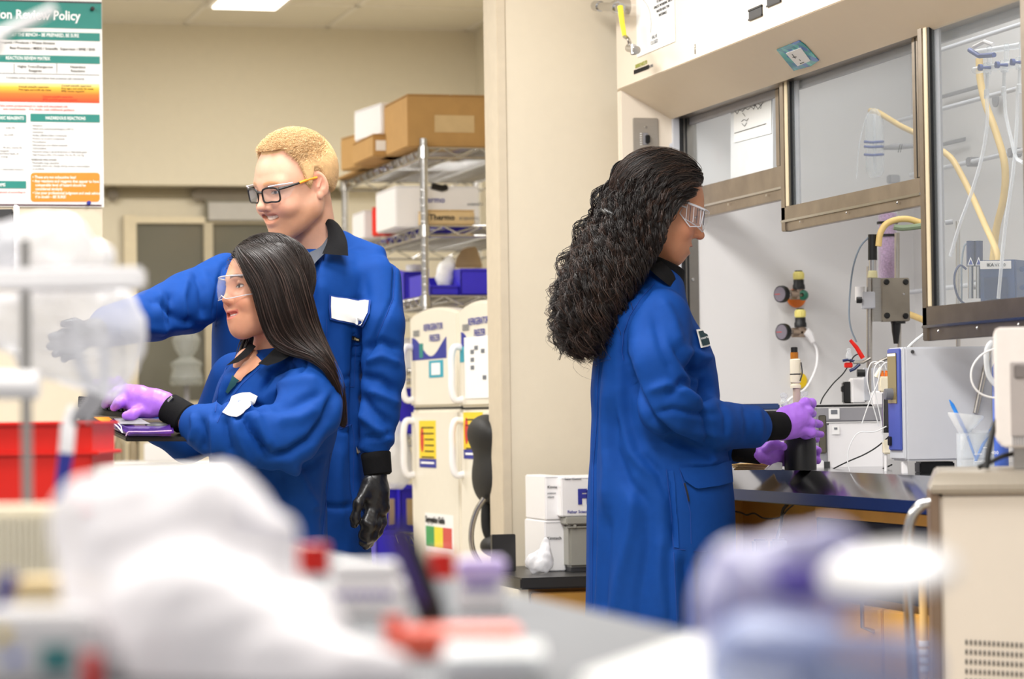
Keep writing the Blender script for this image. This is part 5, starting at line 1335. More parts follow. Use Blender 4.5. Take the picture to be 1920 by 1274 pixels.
m_pp = film('milky_plastic', '#f4f6f8', 0.45, 0.3)
for i, (x, y, r0, r1, h, lab) in enumerate(((1811, 777, 34, 6, 42, 'milky plastic funnel tilted in the beaker, upper left'), (1835, 806, 26, 5, 40, 'milky plastic funnel in the beaker, lower right'))):
    t1 = at_('funnel', lab, 'funnel', P(x, y, DB), None, 'funnels in the beaker')
    M_ = Matrix.Translation(pl(t1, x, y, 0.012 * i)) @ Matrix.Rotation(0.12, 4, 'Y')
    lathe('funnel_cone', [(r0 * k, 0), (r0 * k * .96, -5 * k), (r1 * k, -h * k)], m_pp, t1, M=M_, n=28)
    lathe('funnel_stem', [(r1 * k, -h * k), (r1 * .6 * k, -(h + 26) * k)], m_pp, t1, M=M_, n=14)
t = stand('wash_bottle', 'tall blue bottle at the right end of the worktop behind the beaker', 'bottle', 1874, 5.85)
k = 5.95 / FPX
lathe('bottle_body', [(0, 0), (14 * k, 0), (14 * k, pl(t, 1874, 690).z), (8 * k, pl(t, 1874, 676).z), (0, pl(t, 1874, 674).z)], mat('blue_bottle', '#4a68c0', 0.3), t, n=20)
t = at_('clear_tubing', 'loop of white tubing hanging before the pale grey unit', 'tubing', P(1845, 700, 5.6))
ptube(t, [(1880, 655), (1860, 656), (1838, 668), (1823, 690), (1822, 715), (1834, 735), (1855, 745), (1882, 747)], 0.0021, m_white, 'thin_loop', 8, 6)
ptube(t, [(1880, 640, .02), (1863, 640, .02), (1851, 655, .02), (1850, 685, .02), (1857, 710, .02), (1880, 735, .02)], 0.0055, film('milky_tube', '#f0f3f6', 0.5, 0.3), 'thick_loop', 10, 6)
t = at_('steel_rod', 'slanting steel rod behind the beaker', 'rod', P(1840, 760, 6.0))
ptube(t, [(1855, 655), (1829, 775)], 0.006, m_steel, 'rod_body', 10, 1)

# ---------------------------------------------------------------- oven in front of the hood, at the right edge
DO = 4.70
p = P(1757, 900, DO)
ov = thing('lab_oven', 'beige laboratory oven with a steel top rim and rows of vent slots, right edge', 'oven', (p.x, p.y, 0), -YAW - math.radians(7.6))
bpy.context.view_layer.update()
q = lambda x, y, o=0.0: pl(ov, x, y, o)
zt = q(1780, 926).z; ztt = q(1800, 884).z; xr = 0.52
m_oven = mat('oven_enamel', '#e0d6c9', 0.4, noise=0.01)
box('oven_body', (0.003, 0.0, 0.03), (xr, 0.40, zt), m_oven, ov, 0.006)
MB().prism([(-0.012, -0.012, zt), (-0.014, -0.014, zt + 0.012), (-0.006, 0.004, ztt - 0.006), (0.004, 0.02, ztt), (0.004, 0.38, ztt), (-0.012, 0.39, zt)], (xr, 0, 0)).build('steel_top', mat('brushed_top', '#b4aca0', 0.38, 0.75, noise=0.05, brush=(30, 1, 1)), ov, 0.003)
box('corner_strip', (-0.012, -0.004, 0.05), (0.003, 0.36, zt - 0.001), mat('brown_steel', '#8d7866', 0.4, 0.6), ov, 0.002)
mesh_src = None
for r in range(6):
    for c_ in range(15):
        a = q(1812 + c_ * 8.55, 1205 + r * 18.2 + c_ * 0.5, 0)
        if mesh_src is None:
            o = box('vent_slot', (-0.0016, -0.0012, -0.0042), (0.0016, 0.002, 0.0042), m_black, ov); mesh_src = o
        else:
            o = bpy.data.objects.new('vent_slot', mesh_src.data); COL.objects.link(o); o.parent = ov
        o.location = (a.x, 0, a.z)
box('steel_base', (0.0, 0.02, 0), (xr, 0.38, 0.03), m_dark, ov)
ptube(ov, [(1745, 942, .02), (1728, 948, .02), (1711, 968, .02), (1703, 1000, .02), (1702, 1050, .02), (1703, 1120, .02)], 0.0095, m_chrome, 'side_handle', 14, 5)
tube('handle_post', [q(1703, 1120, .02), q(1712, 1274, .02), q(1712, 1400, .02), q(1750, 1405, .02)], 0.0095, m_chrome, ov, 12)
# pipe with pale rings beside it
t = thing('drain_pipe', 'brown pipe with pale rings standing beside the oven', 'pipe', (P(1733, 1200, 4.95).x, P(1733, 1200, 4.95).y, 0), -YAW); bpy.context.view_layer.update()
tube('pipe_body', [(0, 0, 0), (0, 0, 0.77)], 0.008, m_woodl, t, 12)
for y in (1206, 1222, 1238, 1254): lathe('pipe_ring', [(0, -0.005), (0.0095, -0.005), (0.0095, 0.005), (0, 0.005)], m_white, t, (0, 0, pl(t, 1733, y).z), 12)
# instrument on the oven
t = thing('bench_instrument', 'off-white instrument with a grey recessed panel standing on the oven', 'instrument', tuple(ov.matrix_world @ Vector((0.11, 0.05, ztt + 0.001))), -YAW - math.radians(9.6)); bpy.context.view_layer.update()
zb_ = 0.028
a = pl(t, 1868, 840, 0); b = pl(t, 1990, 612, 0)
MB().prism([(a.x + 0.012, 0, a.z), (a.x, 0, a.z + 0.014), (a.x, 0, b.z - 0.005), (a.x + 0.005, 0, b.z), (b.x, 0, b.z), (b.x, 0, a.z)], (0, 0.22, 0)).build('instrument_body', mat('warm_white', '#e8e1dc', 0.4), t, 0.003)
a2 = pl(t, 1896, 820, 0); b2 = pl(t, 1990, 678, 0)
box('grey_recess', (a2.x, -0.003, a2.z), (b2.x, 0.01, b2.z), mat('recess_grey', '#aca4a1', 0.45), t, 0.002)
c2 = pl(t, 1901, 700, 0); box('recess_slot', (c2.x, -0.005, c2.z - 0.01), (b2.x, 0.001, c2.z + 0.014), mat('slot_dark_grey', '#77706e', 0.5), t, 0.002)
for i in range(5):
    x = pl(t, 1898 + i * 5, 830, 0).x; box('vent_rib', (x, -0.002, a.z + 0.003), (x + 0.002, 0.002, a.z + 0.02), m_grey, t)
box('support_foot', (a.x + 0.03, 0.02, -0.0), (b.x - 0.01, 0.2, a.z - 0.0), m_steel, t, 0.002)
t = thing('power_cable', 'thick black cable curling over the oven\'s top edge', 'cable', tuple(ov.matrix_world @ Vector((0.09, 0.03, ztt))), -YAW); bpy.context.view_layer.update()
ptube(t, [(1876, 780, .1), (1864, 800, .06), (1856, 835, .03), (1849, 878, .02)], 0.0055, m_rubber, 'cable_body', 10)
ptube(t, [(1834, 877, .06), (1855, 868, .06), (1880, 856, .05), (1908, 850, .05)], 0.0042, m_rubber, 'second_cable', 8)
# ================================================================ people
RH = Vector((RIGHT.x, RIGHT.y, 0)).normalized(); FH = Vector((FWD.x, FWD.y, 0)).normalized(); ZU = Vector((0, 0, 1))
def sstep(x, a, b):
    t = np.clip((x - a) / (b - a), 0, 1); return t * t * (3 - 2 * t)
def head_sdf(o):
    g = o.get
    jw = g('jaw', 0.045); items = [
        (s_ell((0, -0.012, 0.030), (0.074, 0.098, 0.090)), 0.0),
        (s_ell((0, 0.030, 0.005), (0.062, 0.063, 0.075)), 0.03),
        (s_ell((0, 0.030, -0.045), (0.050, 0.052, 0.060)), 0.035),
        (s_cone((jw, -0.002, -0.062), (0.014, 0.061, -0.098), 0.018, 0.017), 0.035),
        (s_cone((-jw, -0.002, -0.062), (-0.014, 0.061, -0.098), 0.018, 0.017), 0.035),
        (s_ell((0, 0.067 + g('chy', 0), -0.099 - g('chin', 0)), (0.019, 0.016, 0.015)), 0.022),
        (s_cone((jw + 0.004, -0.002, -0.040), (0.026, 0.052, -0.072), g('jf', 0.022), g('jf', 0.022)), 0.03), (s_cone((-jw - 0.004, -0.002, -0.040), (-0.026, 0.052, -0.072), g('jf', 0.022), g('jf', 0.022)), 0.03),
        (s_ell((0.036, 0.058, -0.035), (0.024, 0.024, 0.022)), 0.025), (s_ell((-0.036, 0.058, -0.035), (0.024, 0.024, 0.022)), 0.025),
        (s_cone((-0.042, 0.070, 0.018), (-0.010, 0.083, 0.016), 0.009, 0.010), 0.018), (s_cone((0.042, 0.070, 0.018), (0.010, 0.083, 0.016), 0.009, 0.010), 0.018),
        (s_ell((0.031, 0.094, -0.001), (0.017, 0.014, 0.011)), -0.016), (s_ell((-0.031, 0.094, -0.001), (0.017, 0.014, 0.011)), -0.016),
        (s_ell((0.031, 0.0685, -0.001), (0.0150, 0.0145, 0.0125)), 0.004), (s_ell((-0.031, 0.0685, -0.001), (0.0150, 0.0145, 0.0125)), 0.004),
        (s_cone((0.017, 0.0825, 0.0062), (0.034, 0.0835, 0.0075), 0.0025, 0.0035), 0.004), (s_cone((0.034, 0.0835, 0.0075), (0.046, 0.073, 0.003), 0.0035, 0.0025), 0.004),
        (s_cone((-0.017, 0.0825, 0.0062), (-0.034, 0.0835, 0.0075), 0.0025, 0.0035), 0.004), (s_cone((-0.034, 0.0835, 0.0075), (-0.046, 0.073, 0.003), 0.0035, 0.0025), 0.004),
        (s_cone((0, 0.083, 0.010), (0, 0.088 + g('nose', 0.016), -0.034 + g('nup', 0)), 0.0085, 0.0095), 0.014),
        (s_ell((0, 0.090 + g('nose', 0.016), -0.037 + g('nup', 0)), (0.0105, 0.0105, 0.009)), 0.008),
        (s_ell((0.0115, 0.090, -0.041 + g('nup', 0)), (0.0075, 0.012, 0.0075)), 0.006), (s_ell((-0.0115, 0.090, -0.041 + g('nup', 0)), (0.0075, 0.012, 0.0075)), 0.006),
        (s_ell((0.0065, 0.097, -0.0485 + g('nup', 0)), (0.0035, 0.006, 0.004)), -0.003), (s_ell((-0.0065, 0.097, -0.0485 + g('nup', 0)), (0.0035, 0.006, 0.004)), -0.003),
        (s_ell((0, 0.070, g('mz', -0.0725)), (0.030, g('mf', 0.020), 0.022)), 0.02)]
    sm = g('smile', 0.0); op = g('open', 0.0); zm = g('mz', -0.0725)
    def lip(y, z, r, hw, curve, ybend, oo=0.0, ro=0.0):
        xs = np.linspace(-hw, hw, 11)
        return s_chain([(x, y - ybend * x * x, z + curve * x * x + oo * (1 - (x / hw) ** 2)) for x in xs], [r * (1 - 0.65 * abs(x / hw) ** 2) + ro * (1 - (x / hw) ** 2) for x in xs])
    hw = 0.024 + sm * 0.011
    items += [(lip(0.0862 + g('lf', 0), zm + 0.0036, 0.0046, hw, 3.0 + sm * 4.0, 14 + sm * 7, op), 0.006), (lip(0.0848 + g('lf', 0), zm - 0.0046, 0.0056, hw * 0.9, 3.0 + sm * 4.0, 14 + sm * 7, -op * 1.2), 0.006),
              (lip(0.0945 + g('lf', 0) + (0.0005 + op * 0.55 if op else 0), zm - 0.0003, 0.0011, hw * 0.95, 3.0 + sm * 4.0, 14 + sm * 7, 0, op * 0.85), -0.003)]
    if sm: items += [(s_ell((0.040, 0.066, -0.040), (0.018, 0.02, 0.016)), 0.015), (s_ell((-0.040, 0.066, -0.040), (0.018, 0.02, 0.016)), 0.015)]
    if g('ears', True):
        for s in (1, -1):
            R = np.array(Matrix.Rotation(s * math.radians(24), 3, 'Z') @ Matrix.Rotation(math.radians(-10), 3, 'X'))
            nv = R @ np.array((s * 1.0, 0, 0)); c0 = np.array((s * 0.0765, -0.014, -0.003))
            items += [(s_ell(c0, (0.0060, 0.018, 0.030), R), 0.006), (s_ell(c0 + nv * 0.0065 + np.array((0, 0.001, 0.005)), (0.0060, 0.0115, 0.019), R), -0.003),
                      (s_cone(c0 + nv * 0.001 + np.array((0, 0.006, -0.006)), c0 + nv * 0.002 + np.array((0, -0.004, 0.010)), 0.0028, 0.0022), 0.003), (s_ell(c0 + np.array((0, 0.006, -0.026)), (0.005, 0.008, 0.009)), 0.005)]
    return union(items), hw, zm, op, sm
def head_colors(v, o, hw, zm, op, sm):
    x, y, z = v[:, 0], v[:, 1], v[:, 2]
    col = np.tile(np.array(srgb(o['skin'])[:3]), (len(v), 1))
    def mix(w, c): 
        nonlocal col
        col = col * (1 - w[:, None]) + np.array(srgb(c)[:3]) * w[:, None]
    front = sstep(y, 0.03, 0.06)
    mix(0.35 * front * np.exp(-((np.abs(x) - 0.042) ** 2 + (z + 0.036) ** 2) / 0.022 ** 2), o['blush'])
    mix(0.35 * np.exp(-((x) ** 2 + (z + 0.038) ** 2 + (y - .1) ** 2) / 0.013 ** 2), o['blush'])
    ear = np.exp(-((np.abs(x) - 0.078) ** 2 / 0.008 ** 2 + (y + 0.01) ** 2 / 0.02 ** 2 + z ** 2 / 0.03 ** 2)); mix(0.55 * ear, o['blush'])
    # lips
    cur = (3.0 + sm * 4.0) * x * x
    zz = z - zm - cur
    op0 = op; op = op0 * np.clip(1 - (x / hw) ** 2, 0, 1)
    fr = sstep(y, 0.060, 0.068)
    inx = 1 - sstep(np.abs(x), hw * 0.93, hw * 1.06)
    thick = 1 - 0.5 * (x / hw) ** 2
    w = fr * inx * (1 - sstep(np.abs(zz) - op, 0.0085 * thick, 0.0115 * thick)); mix(0.85 * w, o['lip'])
    inner = fr * (1 - sstep(np.abs(x), hw * 0.78, hw * 0.9)) * (1 - sstep(np.abs(zz), op * 1.0 + 0.0006, op * 1.0 + 0.0018))
    mix(inner * (0.9 if op0 > 0.001 else 0.6), o.get('inner', '#5a2a26'))
    if op0 > 0.001:
        tw = fr * (1 - sstep(np.abs(x), hw * 0.78, hw * 0.86)) * (1 - sstep(np.abs(zz - op * 0.15), op * 0.8, op * 0.8 + 0.0008)); mix(tw, '#f1ece4')
        gap = (np.abs(((np.abs(x) + 0.0035) % 0.007) - 0.0035) < 0.0005) & (tw > 0.5); mix(gap * 0.35, '#a89484')
    # brows
    for s in (1, -1):
        u = s * x; bz = 0.0215 + 0.004 * np.sin(np.clip((u - 0.012) / 0.034, 0, 1) * PI) - 0.002
        w = fr * (1 - sstep(np.abs(u - 0.031), 0.016, 0.021)) * (1 - sstep(np.abs(z - bz), 0.0022, 0.0045)); mix(o.get('browk', 0.8) * w, o['brow'])
        # eye
        ex = 0.0315; uu = (u - ex) / 0.0135; zc = z + 0.0012 - 0.0010 * uu
        half = 0.0052 * o.get('eye', 1.0) * np.sqrt(np.clip(1 - uu ** 2, 0, 1))
        ey = fr * (np.abs(uu) < 1) * (1 - sstep(np.abs(zc), half * 0.82, half * 1.0 + 1e-5)); mix(ey, '#d9d0cb')
        gx = ex + o.get('gaze', 0.0) * s
        r = np.hypot(u - gx, zc - 0.0004); mix(ey * (1 - sstep(r, 0.0054, 0.0063)), o['iris']); mix(ey * (1 - sstep(r, 0.0024, 0.0032)), '#0a0a0a')
        lash = fr * (np.abs(uu) < 1.1) * np.exp(-((zc - half - 0.0004) / o.get('lash', 0.0011)) ** 2) * (1 - sstep(np.abs(uu), 1.0, 1.12)); mix(0.92 * np.clip(lash, 0, 1), o.get('lashc', '#1d1412'))
        low = fr * (np.abs(uu) < 1.0) * np.exp(-((zc + half + 0.0003) / 0.0008) ** 2); mix(0.45 * low, o.get('lashc', '#1d1412'))
    return col
def hair_weight(v, hl):
    """hl: hairline height by y"""
    x, y, z = v[:, 0], v[:, 1], v[:, 2]
    zh = np.interp(y, hl[0], hl[1]) + 0.0 * x
    if len(hl) > 2: zh = zh + hl[2](x, y)
    return sstep(z - zh, -0.003, 0.010)
class Head:
    def __init__(s, root, o, O, F, pitch=0.0, roll=0.0, scale=1.0, neck_to=None, nr=(0.05, 0.058)):
        F = Vector((F.x, F.y, 0)).normalized(); R = F.cross(ZU).normalized()
        B = Matrix((R, F, ZU)).transposed()                       # local x right, y forward, z up
        B = B @ Matrix.Rotation(-pitch, 3, 'X') @ Matrix.Rotation(roll, 3, 'Y')
        s.B = np.array(B); s.Bm = B; s.O = np.array(O); s.k = scale; s.o = o; s.root = root
        f, hw, zm, op, sm = head_sdf(o)
        if neck_to is not None:
            n = s.to_local(np.array([neck_to]))[0]
            st = np.array((0, -0.034, -0.050))
            nk = s_cone(tuple(st), tuple(n), nr[0] / scale, nr[1] / scale)
            f0 = f
            f = lambda p: smin(f0(p), nk(p), o.get('nk', 0.018))
            lo = np.minimum((-0.095, -0.125, -0.135), n - 0.04); hi = np.maximum((0.095, 0.125, 0.135), n + 0.07)
        else: lo, hi = (-0.095, -0.125, -0.135), (0.095, 0.125, 0.135)
        v, fc, nn = mesh_sdf(f, lo, hi, o.get('h', 0.0017))
        s.v, s.f, s.n = v, fc, nn; s.fn = f
        col = head_colors(v, o, hw, zm, op, sm)
        hw_ = hair_weight(v, o['hl']); col = col * (1 - hw_[:, None]) + np.array(srgb(o['scalp'])[:3]) * hw_[:, None]
        if 'extra' in o: col = o['extra'](v, col)
        s.hw = hw_; s.col = col
    def to_local(s, p): return (np.asarray(p) - s.O) @ s.B / s.k
    def W(s, p): return np.asarray(p) * s.k @ s.B.T + s.O
    def w3(s, *p): return Vector(s.W(np.array([p]))[0])
    def dirw(s, d): return np.asarray(d) @ s.B.T
    def hair_cap(s, m, thick, name='hair'):
        m_ = s.hw > 0.02; fm = m_[s.f].any(1); f = s.f[fm]; u, inv = np.unique(f, return_inverse=True)
        v = s.v[u] + s.n[u] * (s.hw[u] * thick)[:, None]
        return np_mesh(name, s.W(v), inv.reshape(-1, 4)[:, ::-1] if False else inv.reshape(-1, 4), m, s.root)
    def flow(s, n, field, steps=22, step=0.006, off=(0.012, 0.018), wave=0.0, seed=1, wmin=0.3, cap=None):
        """hairs that run over the scalp along a direction field (head axes)"""
        r = np.random.default_rng(seed); idx = r.choice(np.where(s.hw > wmin)[0], n); p = s.v[idx].astype(float)
        o = r.uniform(off[0], off[1], n); out = []; ph = r.uniform(0, 6.28, n); ja = r.normal(size=(n, 3)) * 0.10
        f = cap or union([(s_ell((0, -0.012, 0.030), (0.074, 0.098, 0.090)), 0.0), (s_ell((0, 0.0, -0.01), (0.068, 0.085, 0.09)), 0.03)])
        for k in range(steps):
            d, nn = grad(f, p.astype(np.float32)); lift = o * min(1.0, 0.35 + k / 5.0)
            p = p + nn * (lift - d)[:, None]
            out.append(p.copy())
            v = field(p) + ja; v = v - nn * (v * nn).sum(1)[:, None]; v /= np.linalg.norm(v, axis=1)[:, None] + 1e-9
            side = np.cross(v, nn)
            p = p + v * step + side * (wave * np.cos(k * 0.9 + ph))[:, None]
        L = np.stack(out, 1); return s.W(L.reshape(-1, 3)).reshape(L.shape)
    def surf(s, n, wmin=0.5, seed=1):
        """random points of the haired skin: index list"""
        r = np.random.default_rng(seed); idx = np.where(s.hw > wmin)[0]
        return r.choice(idx, n)
def merge(parts):
    vs, fs, cs, n = [], [], [], 0
    for v, f, c in parts:
        vs.append(v); fs.append(f + n); cs.append(c); n += len(v)
    return np.concatenate(vs), np.concatenate(fs), np.concatenate(cs)
def chainp(pts): return [tuple(P(*p)) for p in pts]
def sleeve(pts, radii): return s_chain(chainp(pts), radii)
def torso(levels):
    L_ = []
    for y, l, r, d, b in levels: L_.append((P((l + r) / 2, y, d), (r - l) / 2 * d / FPX, b))
    return s_loft(L_, RH, FH)
def garment(name, items, lo, hi, h, lines, m, root, wob=0.002, seed=2):
    f = union(items); v, fc, nn = mesh_sdf(f, lo, hi, h)
    v = v + nn * (wob * vnoise(v, 14, seed) + wob * 0.5 * vnoise(v, 38, seed + 1))[:, None]
    v = folds(v, nn, lines)
    o = np_mesh(name, v, fc, m, root)
    tree = BVHTree.FromPolygons([Vector(q) for q in v.astype(float)], [tuple(q) for q in fc.tolist()])
    return o, tree, v
def bbox(pts, pad):
    a = np.array([tuple(p) for p in pts]); return a.min(0) - pad, a.max(0) + pad
def cast(tree, px, py, off=0.003, fallback=None):
    r = ray(px, py); h = tree.ray_cast(CAM, r.normalized())
    if h[0] is None: return fallback
    n = h[1]
    if n.dot(r) > 0: n = -n
    return h[0] + n * off
def drape(name, root, tree, rowA, rowB, m, off=0.003, th=0.0025, nu=14, nv=5):
    """cloth piece between two pixel polylines, laid on a garment"""
    def samp(row, t):
        k = t * (len(row) - 1); i = min(int(k), len(row) - 2); f = k - i
        return (row[i][0] * (1 - f) + row[i + 1][0] * f, row[i][1] * (1 - f) + row[i + 1][1] * f)
    g = []
    for i in range(nu + 1):
        for j in range(nv + 1):
            a = samp(rowA, i / nu); b = samp(rowB, i / nu); t = j / nv
            g.append(cast(tree, a[0] * (1 - t) + b[0] * t, a[1] * (1 - t) + b[1] * t, off))
    good = [p for p in g if p is not None]
    if not good: return None
    last = good[0]
    for i, p in enumerate(g):
        if p is None: g[i] = last
        else: last = p
    return sheet_grid(name, g, nu, nv, m, root, th)
def sheet_grid(name, g, nu, nv, m, root, th):
    back = [p + (Vector(p) - CAM).normalized() * th for p in g]
    n = len(g); w = nv + 1; f = []
    for i in range(nu):
        for j in range(nv):
            a = i * w + j; q = (a, a + 1, a + w + 1, a + w); f.append(q); f.append(tuple(x + n for x in reversed(q)))
    for i in range(nu):
        f += [(i * w, (i + 1) * w, (i + 1) * w + n, i * w + n), (i * w + nv, (i + 1) * w + nv, (i + 1) * w + nv + n, i * w + nv + n)]
    for j in range(nv):
        f += [(j, j + 1, j + 1 + n, j + n), (nu * w + j, nu * w + j + 1, nu * w + j + 1 + n, nu * w + j + n)]
    mi = root.matrix_world.inverted()
    return MB().add([mi @ Vector(p) for p in g + back], f).build(name, m, root)
def sheet(name, root, rows, m, th=0.003, k=5):
    """rows: lists of (px, py, d) of equal length -> a curved cloth piece with thickness"""
    R = [smoothpath([P(*p) for p in r], k) for r in rows]; nv = (len(R) - 1)
    cols = []
    for i in range(len(R[0])): cols += smoothpath([r[i] for r in R], 3) if nv > 1 else [R[0][i], (R[0][i] + R[1][i]) / 2, R[1][i]]
    w = len(cols) // len(R[0])
    return sheet_grid(name, cols, len(R[0]) - 1, w - 1, m, root, th)
def seam(root, tree, pts, r=0.0009, m=None, off=0.0008, name='seam'):
    q = []
    for i in range(len(pts) - 1):
        n = max(2, int(math.hypot(pts[i + 1][0] - pts[i][0], pts[i + 1][1] - pts[i][1]) / 7))
        for j in range(n):
            t = j / n; p = cast(tree, pts[i][0] * (1 - t) + pts[i + 1][0] * t, pts[i][1] * (1 - t) + pts[i + 1][1] * t, off)
            if p is not None: q.append(root.matrix_world.inverted() @ p)
    if len(q) > 2: return tube(name, q, r, m or m_thread, root, 5)
def hand(name, root, m, palm, fingers, h=0.0022, seed=4, wr=0.004, pr=0.5):
    """palm: list of (px,py,d,r) from wrist to knuckles; fingers: lists of (px,py,d) with start and end radius"""
    items = []; allp = []
    for row in palm:
        pts = [P(*q[:3]) for q in row]; rs = [q[3] for q in row]; items.append((s_chain([tuple(p) for p in pts], rs), 0.014 if items else 0.0)); allp += pts
    for pts, r0, r1 in fingers:
        q = [P(*p) for p in pts]; n = len(q)
        items.append((s_chain([tuple(p) for p in q], [r0 + (r1 - r0) * i / (n - 1) for i in range(n)]), 0.007)); allp += q
    lo, hi = bbox(allp, 0.045); v, f, nn = mesh_sdf(union(items), lo, hi, h)
    px, py = proj(v)
    d = 0.0006 * vnoise(v, 260, seed) + 0.0007 * vnoise(v, 120, seed + 3)
    return np_mesh(name, v + nn * d[:, None], f, m, root)
def collar_band(name, root, C, U, V_, a, b, h, flare, th, m, gap=0.0, tilt=None, a0=0.0, n=40, hb=None):
    """stand-and-fall collar: C centre, U front, V side; gap: open angle at the front"""
    ring = []
    T = Matrix.Identity(3) if tilt is None else Matrix.Rotation(tilt[1], 3, tilt[0])
    A_ = [a0 + gap / 2 + (2 * PI - gap) * i / n for i in range(n + 1)]
    prof = [(0.0, h * 0.25), (0.0, h), (flare * 0.5, h * 0.9), (flare, 0.0), (flare - th, -0.002), (flare * 0.4, h * 0.55)]
    v = []
    for t in A_:
        for dr, z in prof:
            p = U * ((a + dr) * math.cos(t)) + V_ * ((b + dr) * math.sin(t)) + ZU * z
            v.append(root.matrix_world.inverted() @ (C + T @ p))
    k = len(prof); f = [(i * k + j, i * k + (j + 1) % k, (i + 1) * k + (j + 1) % k, (i + 1) * k + j) for i in range(n) for j in range(k)]
    f += [tuple(range(k)), tuple(n * k + j for j in range(k))]
    return MB().add(v, f).build(name, m, root)
def goggles(H, name='safety_glasses', m=None, dz=0.0, wide=0.076, zt=0.024, zb=-0.030, cy=0.030, vents=False, dy=0.0):
    """clear wraparound glasses in head axes"""
    root = H.root; Mi = root.matrix_world.inverted()
    m = m or m_goggle
    n = 22; v = []; 
    for i in range(n + 1):
        t = math.radians(-82 + 164 * i / n); x = wide * math.sin(t); y = cy + dy + (wide + 0.004) * math.cos(t) ** 0.8
        zb_ = zb + 0.010 * math.exp(-(x / 0.012) ** 2) + 0.012 * (abs(x) / wide) ** 3
        for j in range(6):
            z = zb_ + (zt - zb_) * j / 5
            v.append(Mi @ H.w3(x, y + 0.004 * math.sin(j / 5 * PI), z + dz))
    f = [(i * 6 + j, i * 6 + j + 1, (i + 1) * 6 + j + 1, (i + 1) * 6 + j) for i in range(n) for j in range(5)]
    g = MB().add(v, f).build(name, m, root, fix=True)
    top = [v[i * 6 + 5] for i in range(n + 1)]; bot = [v[i * 6] for i in range(n + 1)]
    MB().tube(top, 0.0016, 6).tube(bot, 0.0012, 6).build('lens_rim', m_rim, g)
    for s in (1, -1):
        a = [(s * wide * 0.99, cy + dy + 0.016, 0.012 + dz), (s * (wide + 0.002), 0.01, 0.012 + dz), (s * 0.078, -0.015, 0.010 + dz)]
        P0 = [Mi @ H.w3(*q) for q in a]
        MB().tube(P0, 0.0022, 6).build('temple_arm', m_rim, g)
        if vents:
            # deep side shield with upright ribs
            x0 = s * (wide + 0.001)
            pts = [(x0, 0.092, 0.020), (x0, 0.045, 0.022), (x0, 0.040, -0.006), (x0, 0.072, -0.028), (x0, 0.095, -0.02)]
            MB().prism([Mi @ H.w3(*q) for q in pts], Mi.to_3x3() @ Vector(H.dirw([s * 0.002, 0, 0]))).build('side_shield', m, g)
            for q in range(6):
                y = 0.050 + q * 0.0085
                MB().tube([Mi @ H.w3(x0 + s * 0.0025, y, 0.018), Mi @ H.w3(x0 + s * 0.0025, y + 0.008, -0.016)], 0.0009, 5).build('shield_rib', m_rib if q % 2 else m_rim, g)
            MB().tube([Mi @ H.w3(*q) for q in pts + pts[:1]], 0.0015, 6).build('shield_rim', m_rim, g)
    return g
m_goggle = film('goggle_lens', '#e6eaf2', 0.03, 0.04, 0.0, 0.35)
m_rim = mat('clear_rim', '#d9dae2', 0.12, alpha=0.75, noise=0.0)
m_rib = mat('dark_rib', '#3c3440', 0.4)
def legs(root, hips, feet, m, foot_dir, hem_r=0.085):
    items = []
    for hp, ft in zip(hips, feet):
        kn = (Vector(hp) + Vector(ft)) / 2 + foot_dir * 0.02
        items.append((s_chain([tuple(hp), tuple(kn), tuple(Vector(ft) + ZU * 0.10)], [hem_r, 0.062, 0.058]), 0.01))
    lo, hi = bbox(list(hips) + list(feet), 0.14)
    v, f, nn = mesh_sdf(union(items), lo, hi, 0.012)
    np_mesh('trousers', v, f, m, root)
    for ft in feet:
        ft = Vector(ft); c = ft + foot_dir * 0.06
        ff = union([(s_cone(tuple(ft + ZU * 0.045), tuple(ft + foot_dir * 0.15 + ZU * 0.03), 0.043, 0.034), 0), (s_cone(tuple(ft + ZU * 0.05), tuple(ft + ZU * 0.12), 0.04, 0.045), 0.02)])
        v, f, nn = mesh_sdf(ff, np.array(c) - [.2, .2, .1], np.array(c) + [.2, .2, .2], 0.008)
        v[:, 2] = np.maximum(v[:, 2], 0.002); np_mesh('shoe', v, f, m_black, root)
m_trous = mat('dark_trousers', '#1b1c22', 0.85, bump=0.2, bscale=400)

